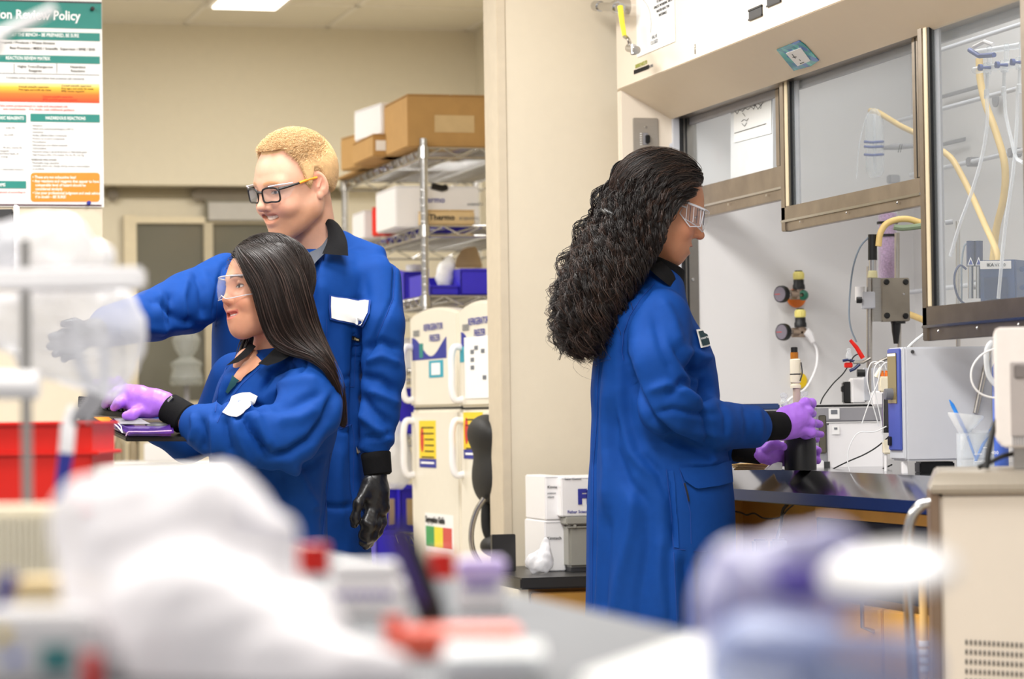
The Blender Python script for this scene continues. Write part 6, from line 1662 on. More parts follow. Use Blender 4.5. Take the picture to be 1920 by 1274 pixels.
def curls(guides, n, s=44, amp=0.006, freq=9, spread=0.012, seed=1, lens=(0.75, 1.0), clump=1, cr=0.003):
    """strands between neighbouring guides (lists of (px,py,d)); clump: strands that share one curl"""
    r = np.random.default_rng(seed)
    G = []
    for g in guides:
        p = np.array([tuple(q) for q in smoothpath([P(*q) for q in g], 8)]); d = np.r_[0, np.cumsum(np.linalg.norm(np.diff(p, axis=0), axis=1))]
        t = np.linspace(0, d[-1], s); G.append(np.stack([np.interp(t, d, p[:, i]) for i in range(3)], 1))
    G = np.array(G); k = len(G); nc = max(1, n // clump); n = nc * clump
    R = lambda *sh: np.repeat(r.uniform(0, 1, (nc,) + sh), clump, 0)
    u = R() * (k - 1); i0 = np.minimum(u.astype(int), k - 2); fr = (u - i0)[:, None, None]
    L0 = G[i0] * (1 - fr) + G[i0 + 1] * fr
    T = np.gradient(L0, axis=1); T /= np.linalg.norm(T, axis=2, keepdims=True) + 1e-9
    up = np.array(FWD); A_ = np.cross(T, up); A_ /= np.linalg.norm(A_, axis=2, keepdims=True) + 1e-9; B_ = np.cross(T, A_)
    t = np.linspace(0, 1, s)[None, :]
    L = np.linalg.norm(np.diff(L0, axis=1), axis=2).sum(1)[:, None]
    ph = R(1) * 6.28 + r.normal(size=(n, 1)) * 0.25; fq = freq * (0.65 + 0.7 * R(1)) * L / 0.45
    am = amp * (0.45 + 1.1 * R(1)) * np.clip(t * 2.2, 0.12, 1.25) * (1 + 0.15 * r.normal(size=(n, 1)))
    off = np.repeat(r.normal(size=(nc, 3)), clump, 0) * spread; env = np.clip(t * 2.5, 0.15, 1)[:, :, None]
    out = L0 + A_ * (am * np.sin(fq * t * 6.28 + ph))[:, :, None] + B_ * (am * np.cos(fq * t * 6.28 + ph))[:, :, None] + off[:, None] * env
    if clump > 1: out += (r.normal(size=(n, 3)) * cr)[:, None] * (0.6 + 0.5 * np.sin(t * 9 + ph))[:, :, None]
    l0, l1 = lens; st = (1 - l0) * R(1) * 0.8; en = np.minimum(1, st + l0 + (l1 - l0) * R(1))
    tt = st + (en - st) * np.linspace(0, 1, s)[None]; kf = tt * (s - 1); k0 = np.clip(kf.astype(int), 0, s - 2); ff = (kf - k0)[:, :, None]; ri = np.arange(n)[:, None]
    return out[ri, k0] * (1 - ff) + out[ri, k0 + 1] * ff

m_hairk = mat('dark_brown_hair', '#1b1311', 0.42, noise=0.4, nscale=40, spec=0.5)
m_hairm = mat('hair_mass_dark', '#120c0a', 0.85, noise=0.3, spec=0.15)
m_hairk2 = mat('brown_hair_strand', '#3a2820', 0.36, noise=0.3, nscale=60, spec=0.6)
m_hairs = mat('straight_dark_hair', '#1f1512', 0.42, noise=0.3, nscale=50, spec=0.4)
m_hairs2 = mat('straight_brown_hair', '#3a2822', 0.42, noise=0.3, nscale=60, spec=0.6)
m_hairb = mat('ginger_blond_hair', '#cfa878', 0.5, noise=0.15, nscale=60, spec=0.4)
m_hairb2 = mat('pale_blond_hair', '#e6c99c', 0.5, noise=0.12, nscale=60, spec=0.4)

# ================================================================ woman at the hood
def root_at(label, px, d):
    p = P(px, 700, d); t = thing('person', label, 'person', (p.x, p.y, 0.0)); bpy.context.view_layer.update(); return t
w1 = root_at('woman with long curly dark hair in a blue coat, standing at the hood', 1240, 6.3)
D1 = 6.30
lv = [(505, 1196, 1268, D1, 0.07), (530, 1172, 1284, D1, 0.10), (560, 1150, 1286, D1, 0.15), (600, 1130, 1300, D1, 0.185), (625, 1122, 1317, D1, 0.185), (652, 1117, 1333, D1, 0.185), (685, 1111, 1342, D1, 0.18), (735, 1108, 1349, D1, 0.175), (780, 1110, 1353, D1, 0.17),
      (830, 1107, 1358, D1, 0.175), (870, 1105, 1369, D1, 0.185), (930, 1102, 1376, D1, 0.20), (1000, 1100, 1380, D1, 0.205), (1080, 1099, 1383, D1, 0.21), (1170, 1098, 1388, D1, 0.215), (1290, 1097, 1392, D1, 0.22)]
arm_n = [(1238, 600, 6.16), (1234, 680, 6.10), (1252, 758, 6.09), (1330, 797, 6.18), (1408, 801, 6.31)]
arm_f = [(1232, 600, 6.44), (1262, 700, 6.50), (1300, 800, 6.56), (1350, 836, 6.55), (1376, 842, 6.54)]
coat_items = [(torso(lv), 0.0), (sleeve(arm_n, [0.072, 0.073, 0.070, 0.060, 0.050]), 0.014), (sleeve(arm_f, [0.066, 0.062, 0.058, 0.046, 0.036]), 0.014)]
F1 = [  # folds: points, height, half width
    ([(1226, 532), (1200, 562), (1180, 592), (1168, 625), (1165, 662), (1172, 690)], -0.010, 5),
    ([(1214, 575), (1194, 610), (1186, 660), (1192, 700)], 0.003, 12),
    ([(1172, 690), (1195, 740), (1222, 788), (1262, 822), (1320, 846)], -0.016, 7),
    ([(1180, 640), (1172, 720), (1180, 800), (1204, 850)], -0.008, 16),
    ([(1262, 640), (1288, 680), (1306, 700), (1330, 690)], -0.011, 9), ([(1290, 655), (1318, 670), (1334, 672)], 0.008, 8),
    ([(1250, 745), (1282, 715), (1300, 720), (1330, 742)], -0.012, 8), ([(1216, 735), (1250, 722), (1285, 735), (1318, 762)], 0.010, 9),
    ([(1230, 775), (1262, 768), (1300, 775), (1345, 778)], -0.008, 7), ([(1262, 800), (1300, 812), (1350, 820)], 0.006, 9),
    ([(1296, 690), (1318, 706), (1330, 728), (1326, 745)], -0.012, 9), ([(1350, 752), (1362, 780), (1362, 820)], -0.005, 6), ([(1395, 762), (1402, 790), (1400, 830)], -0.004, 6), ([(1420, 765), (1426, 800), (1422, 838)], 0.006, 7),
    ([(1240, 560), (1262, 600), (1276, 650)], 0.007, 10), ([(1225, 590), (1240, 650), (1262, 700)], -0.006, 9),
    ([(1128, 640), (1120, 720), (1118, 800), (1112, 870), (1112, 980), (1110, 1140)], -0.010, 4), ([(1140, 700), (1136, 800), (1140, 880), (1136, 960)], 0.009, 11),
    ([(1160, 690), (1164, 780), (1185, 850), (1225, 900)], 0.008, 10), ([(1150, 760), (1150, 840), (1175, 900), (1215, 950)], -0.010, 12),
    ([(1200, 850), (1235, 885), (1256, 940), (1262, 1030)], -0.007, 9),
    ([(1253, 880), (1262, 960), (1264, 1030)], -0.007, 3.5), ([(1264, 1036), (1266, 1100), (1270, 1180)], 0.007, 6), ([(1284, 1040), (1290, 1110), (1292, 1180)], -0.009, 9),
    ([(1190, 900), (1180, 1000), (1160, 1090), (1148, 1180)], 0.008, 12), ([(1215, 930), (1215, 1030), (1200, 1120), (1196, 1190)], -0.007, 14),
    ([(1240, 1000), (1236, 1080), (1246, 1180)], 0.007, 13), ([(1140, 960), (1134, 1060), (1128, 1160)], -0.007, 10),
    ([(1330, 1040), (1345, 1110), (1350, 1190)], 0.010, 13), ([(1315, 1040), (1318, 1110), (1322, 1190)], -0.012, 10), ([(1370, 1010), (1374, 1100), (1376, 1180)], -0.009, 9),
    ([(1330, 700), (1325, 760), (1330, 850)], -0.009, 7), ([(1345, 860), (1330, 870), (1290, 868)], 0.005, 6)]
lo, hi = bbox([P(1090, 480, 6.0), P(1460, 1300, 6.7), P(1090, 1300, 6.75), P(1240, 700, 5.95)], 0.06)
coat, tr1, _ = garment('lab_coat', coat_items, lo, hi, 0.0058, F1, m_coat, w1, 0.0018, 3)
# body under the coat: trunk and legs
legs(w1, [P(1215, 1200, 6.22), P(1260, 1200, 6.38)], [Vector((P(1225, 1200, 6.2).x, P(1225, 1200, 6.2).y, 0)), Vector((P(1275, 1200, 6.36).x, P(1275, 1200, 6.36).y, 0))], m_trous, Vector(RH))
o1 = dict(skin='#bd8464', blush='#bf6a55', lip='#a8605a', brow='#2b1c18', iris='#2c1c14', scalp='#231815', nose=0.017, nup=0.004, mf=0.023, lf=0.003, jaw=0.043, chin=-0.004, mz=-0.071, eye=0.62,
          hl=([-0.12, -0.06, -0.02, 0.005, 0.03, 0.06, 0.09], [-0.09, -0.08, -0.03, 0.030, 0.060, 0.076, 0.088]))
H1 = Head(w1, o1, P(1239, 390, 6.29), RH * 0.995 + FH * 0.05, math.radians(19), 0, 0.99, P(1226, 520, 6.31), (0.047, 0.052))
v, f, c = H1.W(H1.v), H1.f, H1.col
bd = union([(torso([(y, l + 26, r - 26, d, max(b - .035, .03)) for y, l, r, d, b in lv[:9]]), 0), (s_chain(chainp(arm_n), [0.04, 0.034, 0.03, 0.028, 0.026]), 0.02), (s_chain(chainp(arm_f), [0.04, 0.034, 0.03, 0.028, 0.022]), 0.02)])
vb, fb, nb_ = mesh_sdf(bd, lo, hi, 0.012)
V_, F_, C_ = merge([(v, f, c), (vb, fb, np.tile(np.array(srgb(o1['skin'])[:3]), (len(vb), 1)))])
np_mesh('body', V_, F_, m_skin, w1, C_)
H1.hair_cap(m_hairm, 0.012, 'scalp_hair')
collar_band('collar', w1, P(1226, 508, 6.30), Vector(RH), Vector(FH), 0.058, 0.062, 0.030, 0.018, 0.004, m_collar, 0.5, (Vector(FH), math.radians(24)))
sheet('collar_lapel', w1, [[(1240, 490, 6.215), (1258, 506, 6.21), (1266, 520, 6.22), (1270, 540, 6.23)], [(1212, 500, 6.185), (1232, 518, 6.175), (1252, 534, 6.18), (1269, 545, 6.22)]], m_collar, 0.004)
# hair mass and curls
hm = union([(s_ell(H1.W(np.array([(0, -0.03, 0.045)]))[0], (0.084, 0.086, 0.078)), 0), (s_cone(tuple(P(1185, 400, 6.3)), tuple(P(1132, 505, 6.3)), 0.066, 0.074), 0.05),
            (s_cone(tuple(P(1132, 505, 6.29)), tuple(P(1098, 590, 6.27)), 0.080, 0.062), 0.05), (s_cone(tuple(P(1098, 590, 6.27)), tuple(P(1090, 650, 6.25)), 0.056, 0.026), 0.04),
            (s_cone(tuple(P(1222, 430, 6.26)), tuple(P(1180, 490, 6.24)), 0.048, 0.052), 0.04)])
lo_, hi_ = bbox([P(1010, 280, 6.1), P(1320, 700, 6.5), P(1010, 700, 6.1)], 0.03)
v, f, nn = mesh_sdf(hm, lo_, hi_, 0.0048)
v = v + nn * (0.006 * vnoise(v, 75, 8) + 0.004 * vnoise(v, 140, 9) - 0.004)[:, None]
np_mesh('hair', v, f, m_hairm, w1)
gN = [[(1312, 330, 6.29), (1275, 300, 6.27), (1232, 292, 6.28), (1185, 312, 6.29), (1150, 365, 6.3), (1122, 425, 6.3), (1085, 490, 6.3), (1057, 555, 6.29), (1058, 618, 6.28), (1078, 655, 6.27)],
      [(1318, 340, 6.26), (1296, 330, 6.225), (1245, 325, 6.21), (1195, 355, 6.2), (1155, 410, 6.2), (1118, 475, 6.19), (1080, 545, 6.19), (1064, 600, 6.2), (1074, 650, 6.21)],
      [(1318, 350, 6.245), (1296, 345, 6.205), (1255, 358, 6.19), (1212, 395, 6.175), (1172, 450, 6.17), (1135, 515, 6.16), (1100, 580, 6.17), (1085, 630, 6.18), (1092, 668, 6.2)],
      [(1304, 362, 6.225), (1280, 374, 6.2), (1258, 392, 6.19), (1228, 430, 6.175), (1192, 478, 6.165), (1160, 530, 6.16), (1128, 585, 6.16), (1108, 630, 6.17), (1105, 668, 6.19)],
      [(1285, 385, 6.205), (1264, 392, 6.195), (1246, 420, 6.185), (1222, 462, 6.18), (1195, 500, 6.17), (1170, 540, 6.165), (1142, 590, 6.17), (1125, 630, 6.175), (1116, 660, 6.185)]]
gF = [[(1312, 330, 6.31), (1270, 298, 6.34), (1225, 296, 6.36), (1180, 325, 6.38), (1140, 390, 6.39), (1105, 460, 6.39), (1070, 530, 6.38), (1055, 590, 6.36), (1056, 650, 6.34)], gN[0]]
rr1 = np.random.default_rng(1)
ls = curls(gN, 6600, 52, 0.0115, 7.5, 0.0080, 11, (0.45, 0.95), 16, 0.0024); strands('hair_curls', ls, rr1.uniform(0.0005, 0.0010, len(ls)), m_hairk, w1, kind='stuff')
ls = curls(gN, 1500, 52, 0.0105, 8.5, 0.010, 12, (0.25, 0.6), 6, 0.0022); strands('hair_curls', ls, 0.0006, m_hairk2, w1, kind='stuff')
ls = curls(gF, 1100, 48, 0.009, 8, 0.012, 13, (0.55, 0.95), 9, 0.003); strands('hair_curls', ls, 0.0013, m_hairk, w1, kind='stuff')
ls = curls([g[3:] for g in gN], 230, 40, 0.013, 6, 0.020, 14, (0.4, 0.9)); strands('loose_curls', ls, 0.0006, m_hairk2, w1, kind='stuff')
fld = lambda p: np.stack([0.25 * np.sign(p[:, 0]) * np.clip(p[:, 1] * 12, 0, 1), -1.0 + 0 * p[:, 1], -0.55 - 0.5 * (p[:, 1] < 0)], 1)
ls = H1.flow(5200, fld, 24, 0.0065, (0.014, 0.020), 0.0016, 15); strands('crown_hair', ls, rr1.uniform(0.0006, 0.0012, len(ls)), m_hairk, w1, kind='stuff')
ls = H1.flow(500, fld, 22, 0.0065, (0.018, 0.023), 0.0022, 16); strands('crown_hair', ls, 0.0007, m_hairk2, w1, kind='stuff')
MB().tube([w1.matrix_world.inverted() @ P(1132, 393, 6.24), w1.matrix_world.inverted() @ P(1140, 400, 6.2), w1.matrix_world.inverted() @ P(1152, 404, 6.19)], [0.008, 0.009, 0.004], 10).build('hair_clip', m_black, w1)
goggles(H1, 'safety_glasses', vents=True, cy=0.034, wide=0.073, zb=-0.026)
# seams, pocket, badge, cuffs
for pts in ([(1227, 532), (1201, 561), (1181, 592), (1169, 625), (1166, 660), (1170, 684)], [(1130, 620), (1121, 720), (1119, 800), (1113, 870), (1112, 960), (1110, 1140)], [(1249, 880), (1258, 960), (1263, 1030), (1292, 1032)], [(1274, 878), (1294, 960), (1296, 1028)], [(1263, 1036), (1266, 1100), (1270, 1172)],
            [(1300, 1034), (1326, 1036), (1328, 1030)]): seam(w1, tr1, pts)
drape('pocket_flap', w1, tr1, [(1273, 879), (1310, 875), (1345, 870), (1372, 864)], [(1283, 903), (1304, 918), (1345, 912), (1376, 903)], m_coat, 0.007, 0.004)
drape('pocket_edge', w1, tr1, [(1253, 884), (1258, 920), (1262, 980), (1264, 1028)], [(1262, 883), (1267, 920), (1271, 980), (1273, 1028)], m_coat, 0.0035, 0.003, 16, 2)
drape('pocket_tag', w1, tr1, [(1281, 907), (1286, 925), (1289, 941)], [(1284, 907), (1289, 925), (1292, 941)], m_black, 0.006, 0.002, 4, 2)
drape('name_badge', w1, tr1, [(1302, 620), (1306, 634), (1311, 655)], [(1324, 618), (1330, 630), (1334, 648)], m_patch, 0.005, 0.002, 6, 4)
drape('badge_panel', w1, tr1, [(1305, 624), (1309, 636), (1313, 651)], [(1323, 622), (1328, 633), (1331, 646)], mat('dark_green_patch', '#12333a', 0.8), 0.0068, 0.0015, 6, 4)
p = cast(tr1, 1309, 640, 0.0095)
if p is not None: text(w1, 'nora', w1.matrix_world.inverted() @ p, 0.009, m_patch, Matrix.Rotation(-YAW, 4, 'Z') @ Matrix.Rotation(PI / 2, 4, 'X'), roll=0.25)
def cuff(root, a, b, r0, r1, m=m_collar, name='knit_cuff'):
    A_, B_ = Vector(P(*a)), Vector(P(*b)); mi = root.matrix_world.inverted()
    pts = [A_.lerp(B_, t) for t in (0, .08, .3, .6, .92, 1)]; rr = [r0 * .9, r0, r0 + (r1 - r0) * .3, r0 + (r1 - r0) * .6, r1, r1 * .85]
    return MB().tube([mi @ p for p in pts], rr, 28).build(name, m, root)
cuff(w1, (1424, 800, 6.345), (1468, 799, 6.40), 0.0345, 0.033)
cuff(w1, (1375, 846, 6.53), (1430, 853, 6.50), 0.026, 0.024)
# hands
dn = 6.43
hand('glove', w1, m_glovep, [[(1464, 800, 6.40, 0.030), (1480, 793, 6.41, 0.030), (1498, 786, 6.42, 0.027)], [(1470, 778, 6.41, 0.018), (1492, 768, 6.42, 0.016)], [(1470, 812, 6.40, 0.015), (1500, 810, 6.42, 0.014)]],
     [([(1492, 768, 6.42), (1510, 756, 6.44), (1521, 757, 6.47), (1520, 766, 6.50)], 0.0115, 0.0095), ([(1500, 776, 6.42), (1516, 772, 6.43), (1524, 776, 6.46)], 0.0115, 0.0095),
      ([(1504, 792, 6.41), (1520, 793, 6.42), (1537, 796, 6.46)], 0.0110, 0.0090), ([(1503, 806, 6.41), (1522, 812, 6.42), (1539, 815, 6.455)], 0.0105, 0.0080), ([(1500, 812, 6.44), (1518, 822, 6.48), (1531, 824, 6.50)], 0.0100, 0.0080)])
hand('glove', w1, m_glovep, [[(1424, 852, 6.50, 0.022), (1446, 850, 6.51, 0.026), (1462, 850, 6.53, 0.026)]],
     [([(1438, 842, 6.48), (1452, 833, 6.46), (1469, 838, 6.45)], 0.0110, 0.0090), ([(1462, 838, 6.54), (1490, 832, 6.575), (1520, 838, 6.57), (1534, 845, 6.54)], 0.0110, 0.0090),
      ([(1462, 848, 6.55), (1490, 848, 6.585), (1520, 852, 6.575), (1531, 854, 6.55)], 0.0110, 0.0090), ([(1462, 858, 6.54), (1490, 862, 6.575), (1520, 864, 6.57), (1533, 864, 6.54)], 0.0105, 0.0085),
      ([(1460, 866, 6.53), (1490, 872, 6.57), (1518, 874, 6.56)], 0.0095, 0.0080)])
# ================================================================ man
mn = root_at('tall blond man in black-framed glasses and blue coat behind the seated woman', 560, 6.7)
D2 = 6.72
lvm = [(470, 520, 648, D2, 0.06), (482, 468, 690, D2, 0.10), (496, 434, 712, D2, 0.125), (514, 414, 722, D2, 0.145), (550, 404, 716, D2, 0.155), (610, 398, 702, D2, 0.155), (700, 397, 694, D2, 0.15), (800, 400, 692, D2, 0.15),
       (900, 402, 693, D2, 0.16), (1000, 404, 695, D2, 0.165), (1100, 404, 698, D2, 0.17), (1190, 404, 702, D2, 0.175)]
am_n = [(706, 524, 6.68), (713, 610, 6.62), (717, 705, 6.60), (709, 780, 6.575), (706, 818, 6.56)]
am_f = [(428, 528, 6.68), (352, 568, 6.58), (285, 592, 6.46), (205, 612, 6.32)]
F2 = [([(724, 470), (742, 500), (738, 560), (700, 640), (676, 700)], -0.006, 4), ([(455, 465), (420, 500), (408, 560), (404, 600)], -0.008, 6),
      ([(366, 505), (380, 540), (386, 600)], -0.010, 9), ([(352, 520), (340, 560), (345, 610)], 0.009, 8), ([(320, 545), (330, 585), (322, 625)], -0.010, 8), ([(300, 545), (296, 590), (304, 630)], 0.008, 8), ([(385, 500), (430, 540), (440, 600)], -0.006, 10),
      ([(280, 560), (305, 575), (340, 600), (390, 612)], -0.008, 7), ([(275, 620), (330, 615), (390, 600)], 0.007, 8),
      ([(680, 655), (715, 640), (752, 655)], -0.010, 7), ([(684, 680), (716, 668), (750, 685)], 0.009, 8), ([(676, 706), (712, 712), (748, 735)], -0.011, 8), ([(690, 732), (720, 745), (748, 760)], 0.009, 8),
      ([(676, 740), (700, 770), (740, 800)], -0.010, 8), ([(672, 775), (700, 800), (735, 830)], 0.009, 8), ([(680, 820), (710, 822), (736, 812)], -0.008, 6), ([(670, 835), (700, 846), (735, 850)], 0.008, 6),
      ([(672, 560), (668, 640), (664, 760), (664, 860), (668, 960)], -0.014, 6), ([(646, 560), (640, 640), (646, 740)], 0.006, 12), ([(610, 700), (640, 712), (668, 700)], -0.004, 5),
      ([(606, 820), (612, 900), (602, 1000)], -0.008, 10), ([(640, 830), (634, 900), (640, 1000)], 0.007, 12), ([(600, 470), (588, 520), (584, 600)], -0.008, 5), ([(600, 520), (606, 580), (600, 640)], 0.007, 12),
      ([(664, 480), (680, 520), (690, 570)], -0.005, 10), ([(610, 800), (640, 808), (662, 812)], -0.005, 4), ([(604, 948), (630, 952), (660, 948)], -0.006, 5)]
lo, hi = bbox([P(190, 440, 6.25), P(770, 440, 6.95), P(190, 1210, 6.95), P(770, 1210, 6.5)], 0.05)
coatm, tr2, _ = garment('lab_coat', [(torso(lvm), 0.0), (s_chain(chainp([(492, 474, 6.77), (555, 462, 6.82), (640, 460, 6.77), (702, 486, 6.72)]), [0.026, 0.03, 0.032, 0.036]), 0.04), (sleeve(am_n, [0.060, 0.057, 0.054, 0.050, 0.044]), 0.014), (sleeve(am_f, [0.070, 0.073, 0.059, 0.048]), 0.016)], lo, hi, 0.0065, F2, m_coat, mn, 0.002, 21)
legs(mn, [P(520, 1150, 6.68), P(610, 1150, 6.74)], [Vector((P(520, 1150, 6.66).x, P(520, 1150, 6.66).y, 0)), Vector((P(610, 1150, 6.76).x, P(610, 1150, 6.76).y, 0))], m_trous, -Vector(FH))
Fm = -FH * math.cos(math.radians(50)) - RH * math.sin(math.radians(50))
def stub(v, col):
    x, y, z = v[:, 0], v[:, 1], v[:, 2]
    w = 0.8 * sstep(y, -0.02, 0.02) * (1 - sstep(z, -0.060, -0.035)) * sstep(z, -0.125, -0.105) * (np.abs(x) > 0.0)
    c = np.array(srgb('#c98e62')[:3]); return col * (1 - w[:, None] * 0.5) + c * w[:, None] * 0.5
om = dict(skin='#dba88e', blush='#d98570', lip='#cf8878', chy=0.004, brow='#c9935e', browk=0.7, iris='#5a6470', scalp='#dcae70', nose=0.016, nup=0.006, jaw=0.047, chin=-0.001, smile=1.0, open=0.0046, mz=-0.0600, jf=0.015, nk=0.012, inner='#5a2620', lashc='#7a5544', lash=0.0009, eye=0.75, extra=stub,
          hl=([-0.12, -0.07, -0.040, -0.020, -0.004, 0.006, 0.012, 0.022, 0.028, 0.040, 0.060, 0.090], [-0.035, -0.032, -0.015, 0.028, 0.030, 0.004, -0.006, 0.006, 0.060, 0.082, 0.088, 0.083], lambda x, y: 0.2 * sstep(np.abs(x), 0.0745, 0.078) * sstep(y, -0.04, -0.03) + 0.020 * sstep(np.abs(x), 0.030, 0.048) * sstep(y, 0.035, 0.05)))
HM = Head(mn, om, P(554, 346, 6.66), Fm, math.radians(15), math.radians(-3), 1.06, P(590, 480, 6.73), (0.050, 0.062))
bd = union([(torso([(y, l + 30, r - 30, d, max(b - .035, .03)) for y, l, r, d, b in lvm[1:10]]), 0), (s_chain(chainp(am_n), [0.034, 0.03, 0.028, 0.027, 0.026]), 0.02), (s_chain(chainp(am_f), [0.035, 0.032, 0.03, 0.028]), 0.02)])
vb, fb, _n = mesh_sdf(bd, lo, hi, 0.012)
V_, F_, C_ = merge([(HM.W(HM.v), HM.f, HM.col), (vb, fb, np.tile(np.array(srgb(om['skin'])[:3]), (len(vb), 1)))])
np_mesh('body', V_, F_, m_skin, mn, C_)
HM.hair_cap(m_hairb, 0.007, 'scalp_hair')
idx = HM.surf(0, 9000, 0.25, 3) if False else HM.surf(24000, 0.25, 3)
idx = idx[np.abs(HM.v[idx][:, 0]) < 0.0755]; r_ = np.random.default_rng(9); v0 = HM.v[idx]; n0 = HM.n[idx]; w0 = HM.hw[idx]
topk = sstep(v0[:, 2], 0.03, 0.09)
ln = (0.006 + 0.009 * topk) * r_.uniform(0.7, 1.2, len(idx))
comb = np.stack([0.15 * np.sign(v0[:, 0]) * (1 - topk), 0.2 + 0.7 * topk, -0.7 * (1 - topk) + 0.1], 1) + r_.normal(size=(len(idx), 3)) * 0.13
dirs = n0 * (0.10 + 0.22 * topk)[:, None] + comb; dirs /= np.linalg.norm(dirs, axis=1)[:, None]
t = np.linspace(0, 1, 4)[None, :, None]
L_ = (v0 + n0 * (0.004 * w0)[:, None])[:, None] + dirs[:, None] * ln[:, None, None] * t + n0[:, None] * (0.004 * np.sin(t * PI)) * topk[:, None, None]
Wl = HM.W(L_.reshape(-1, 3)).reshape(L_.shape)
strands('short_hair', Wl[:14000], 0.00042, m_hairb, mn, kind='stuff'); strands('short_hair', Wl[14000:], 0.00042, m_hairb2, mn, kind='stuff')
# glasses
Mi = mn.matrix_world.inverted(); hp = lambda *p: Mi @ HM.w3(*p)
gl = None
fr_ = MB()
for s in (1, -1):
    pts = []
    for k in range(33):
        a = 2 * PI * k / 32; c_, s_ = math.cos(a), math.sin(a); e = 0.5
        u = abs(c_) ** e * (1 if c_ > 0 else -1) * 0.0255; w = abs(s_) ** e * (1 if s_ > 0 else -1) * 0.0165
        x = s * 0.0345 + u; pts.append(hp(x, 0.1035 - 3.2 * x * x, -0.003 + w - 0.002 * abs(u) / 0.02))
    fr_.tube(pts, 0.0023, 8, False)
fr_.tube([hp(-0.010, 0.1035, 0.003), hp(0, 0.106, 0.005), hp(0.010, 0.1035, 0.003)], 0.0026, 8)
gl = fr_.build('safety_glasses', m_black, mn)
for s in (1, -1):
    q = []
    for j in range(7):
        for i in range(7):
            u = -0.0245 + 0.049 * i / 6; w = -0.0155 + 0.031 * j / 6; x = s * 0.0345 + u; q.append(hp(x, 0.1035 - 3.2 * x * x, -0.003 + w))
    MB().add(q, [(j * 7 + i, j * 7 + i + 1, (j + 1) * 7 + i + 1, (j + 1) * 7 + i) for j in range(6) for i in range(6)]).build('lens', m_goggle, gl)
    MB().tube([hp(s * 0.060, 0.092, 0.008), hp(s * 0.068, 0.074, 0.009), hp(s * 0.074, 0.040, 0.011)], [0.0035, 0.0032, 0.0026], 8).build('temple_arm', m_black, gl)
    MB().tube([hp(s * 0.074, 0.042, 0.011), hp(s * 0.078, 0.015, 0.014), hp(s * 0.080, -0.006, 0.013)], [0.0032, 0.0038, 0.0028], 8).build('temple_tip', mat('orange_rubber', '#f29a2c', 0.5), gl)
    MB().prism([hp(s * 0.062, 0.092, 0.016), hp(s * 0.071, 0.055, 0.014), hp(s * 0.071, 0.056, 0.004), hp(s * 0.066, 0.070, -0.012), hp(s * 0.062, 0.090, -0.016)], Mi.to_3x3() @ Vector(HM.dirw([s * 0.0015, 0, 0]))).build('side_shield', m_goggle, gl)
    MB().tube([hp(s * 0.038, 0.104, 0.0165), hp(s * 0.060, 0.094, 0.018), hp(s * 0.071, 0.058, 0.015)], 0.0015, 6).build('shield_brow', m_rim, gl)
# shirt, collar, badge, cuff
m_tee = mat('charcoal_tee', '#4a4e57', 0.9, bump=0.2, bscale=400)
sheet('tee_shirt', mn, [[(546, 480, 6.60), (575, 475, 6.60), (600, 463, 6.615), (615, 444, 6.655)], [(554, 545, 6.54), (574, 516, 6.555), (592, 492, 6.57), (608, 476, 6.60)]], m_tee, 0.003)
sheet('collar', mn, [[(597, 404, 6.70), (612, 424, 6.655), (614, 450, 6.61), (604, 476, 6.575)], [(606, 404, 6.70), (625, 420, 6.64), (633, 450, 6.59), (628, 478, 6.565)], [(614, 405, 6.72), (636, 422, 6.65), (650, 450, 6.59), (653, 480, 6.565)]], m_collar, 0.004)
sheet('collar', mn, [[(600, 404, 6.71), (575, 412, 6.80), (540, 428, 6.80)], [(606, 416, 6.71), (575, 426, 6.82), (535, 440, 6.80)]], m_collar, 0.004)
sheet('collar', mn, [[(520, 430, 6.66), (528, 452, 6.61), (548, 476, 6.59)], [(498, 446, 6.64), (508, 468, 6.60), (534, 486, 6.58)]], m_collar, 0.004)
for pts in ([(606, 482), (590, 540), (584, 620), (586, 760)], [(722, 468), (741, 500), (737, 560), (704, 640)], [(416, 505), (408, 560), (404, 620)], [(612, 598), (612, 700), (614, 722), (664, 726), (668, 620)], [(600, 792), (634, 806), (660, 796), (664, 820), (662, 930)]): seam(mn, tr2, pts)
drape('badge_border', mn, tr2, [(614, 553), (613, 575), (615, 599)], [(698, 565), (695, 590), (684, 614)], m_thread, 0.0075, 0.003, 8, 10)
drape('name_badge', mn, tr2, [(617, 556), (616, 575), (617, 596)], [(695, 568), (692, 590), (682, 611)], m_patch, 0.010, 0.004, 8, 10)
drape('pocket_tag', mn, tr2, [(657, 630), (657, 637)], [(676, 634), (676, 641)], m_black, 0.005, 0.002, 2, 4)
drape('tag_print', mn, tr2, [(660, 632), (660, 636)], [(674, 635), (674, 639)], mat('gold_thread', '#c9b98a', 0.6), 0.0068, 0.001, 2, 3)
for x in (668, 673): drape('pen_clip', mn, tr2, [(x, 838), (x, 852)], [(x + 2.5, 838), (x + 2.5, 852)], m_chrome, 0.006, 0.002, 2, 1)
p = cast(tr2, 597, 480, 0.006)
if p is not None: MB().lathe([(0, 0), (0.004, 0), (0.003, 0.002), (0, 0.003)], n=10, M=Mi @ Matrix.Translation(p) @ Matrix.Rotation(-YAW, 4, 'Z') @ Matrix.Rotation(PI / 2, 4, 'X')).build('snap_button', m_chrome, mn)
cuff(mn, (704, 848, 6.555), (709, 892, 6.55), 0.0365, 0.034)
cuff(mn, (222, 609, 6.35), (190, 616, 6.30), 0.040, 0.036)
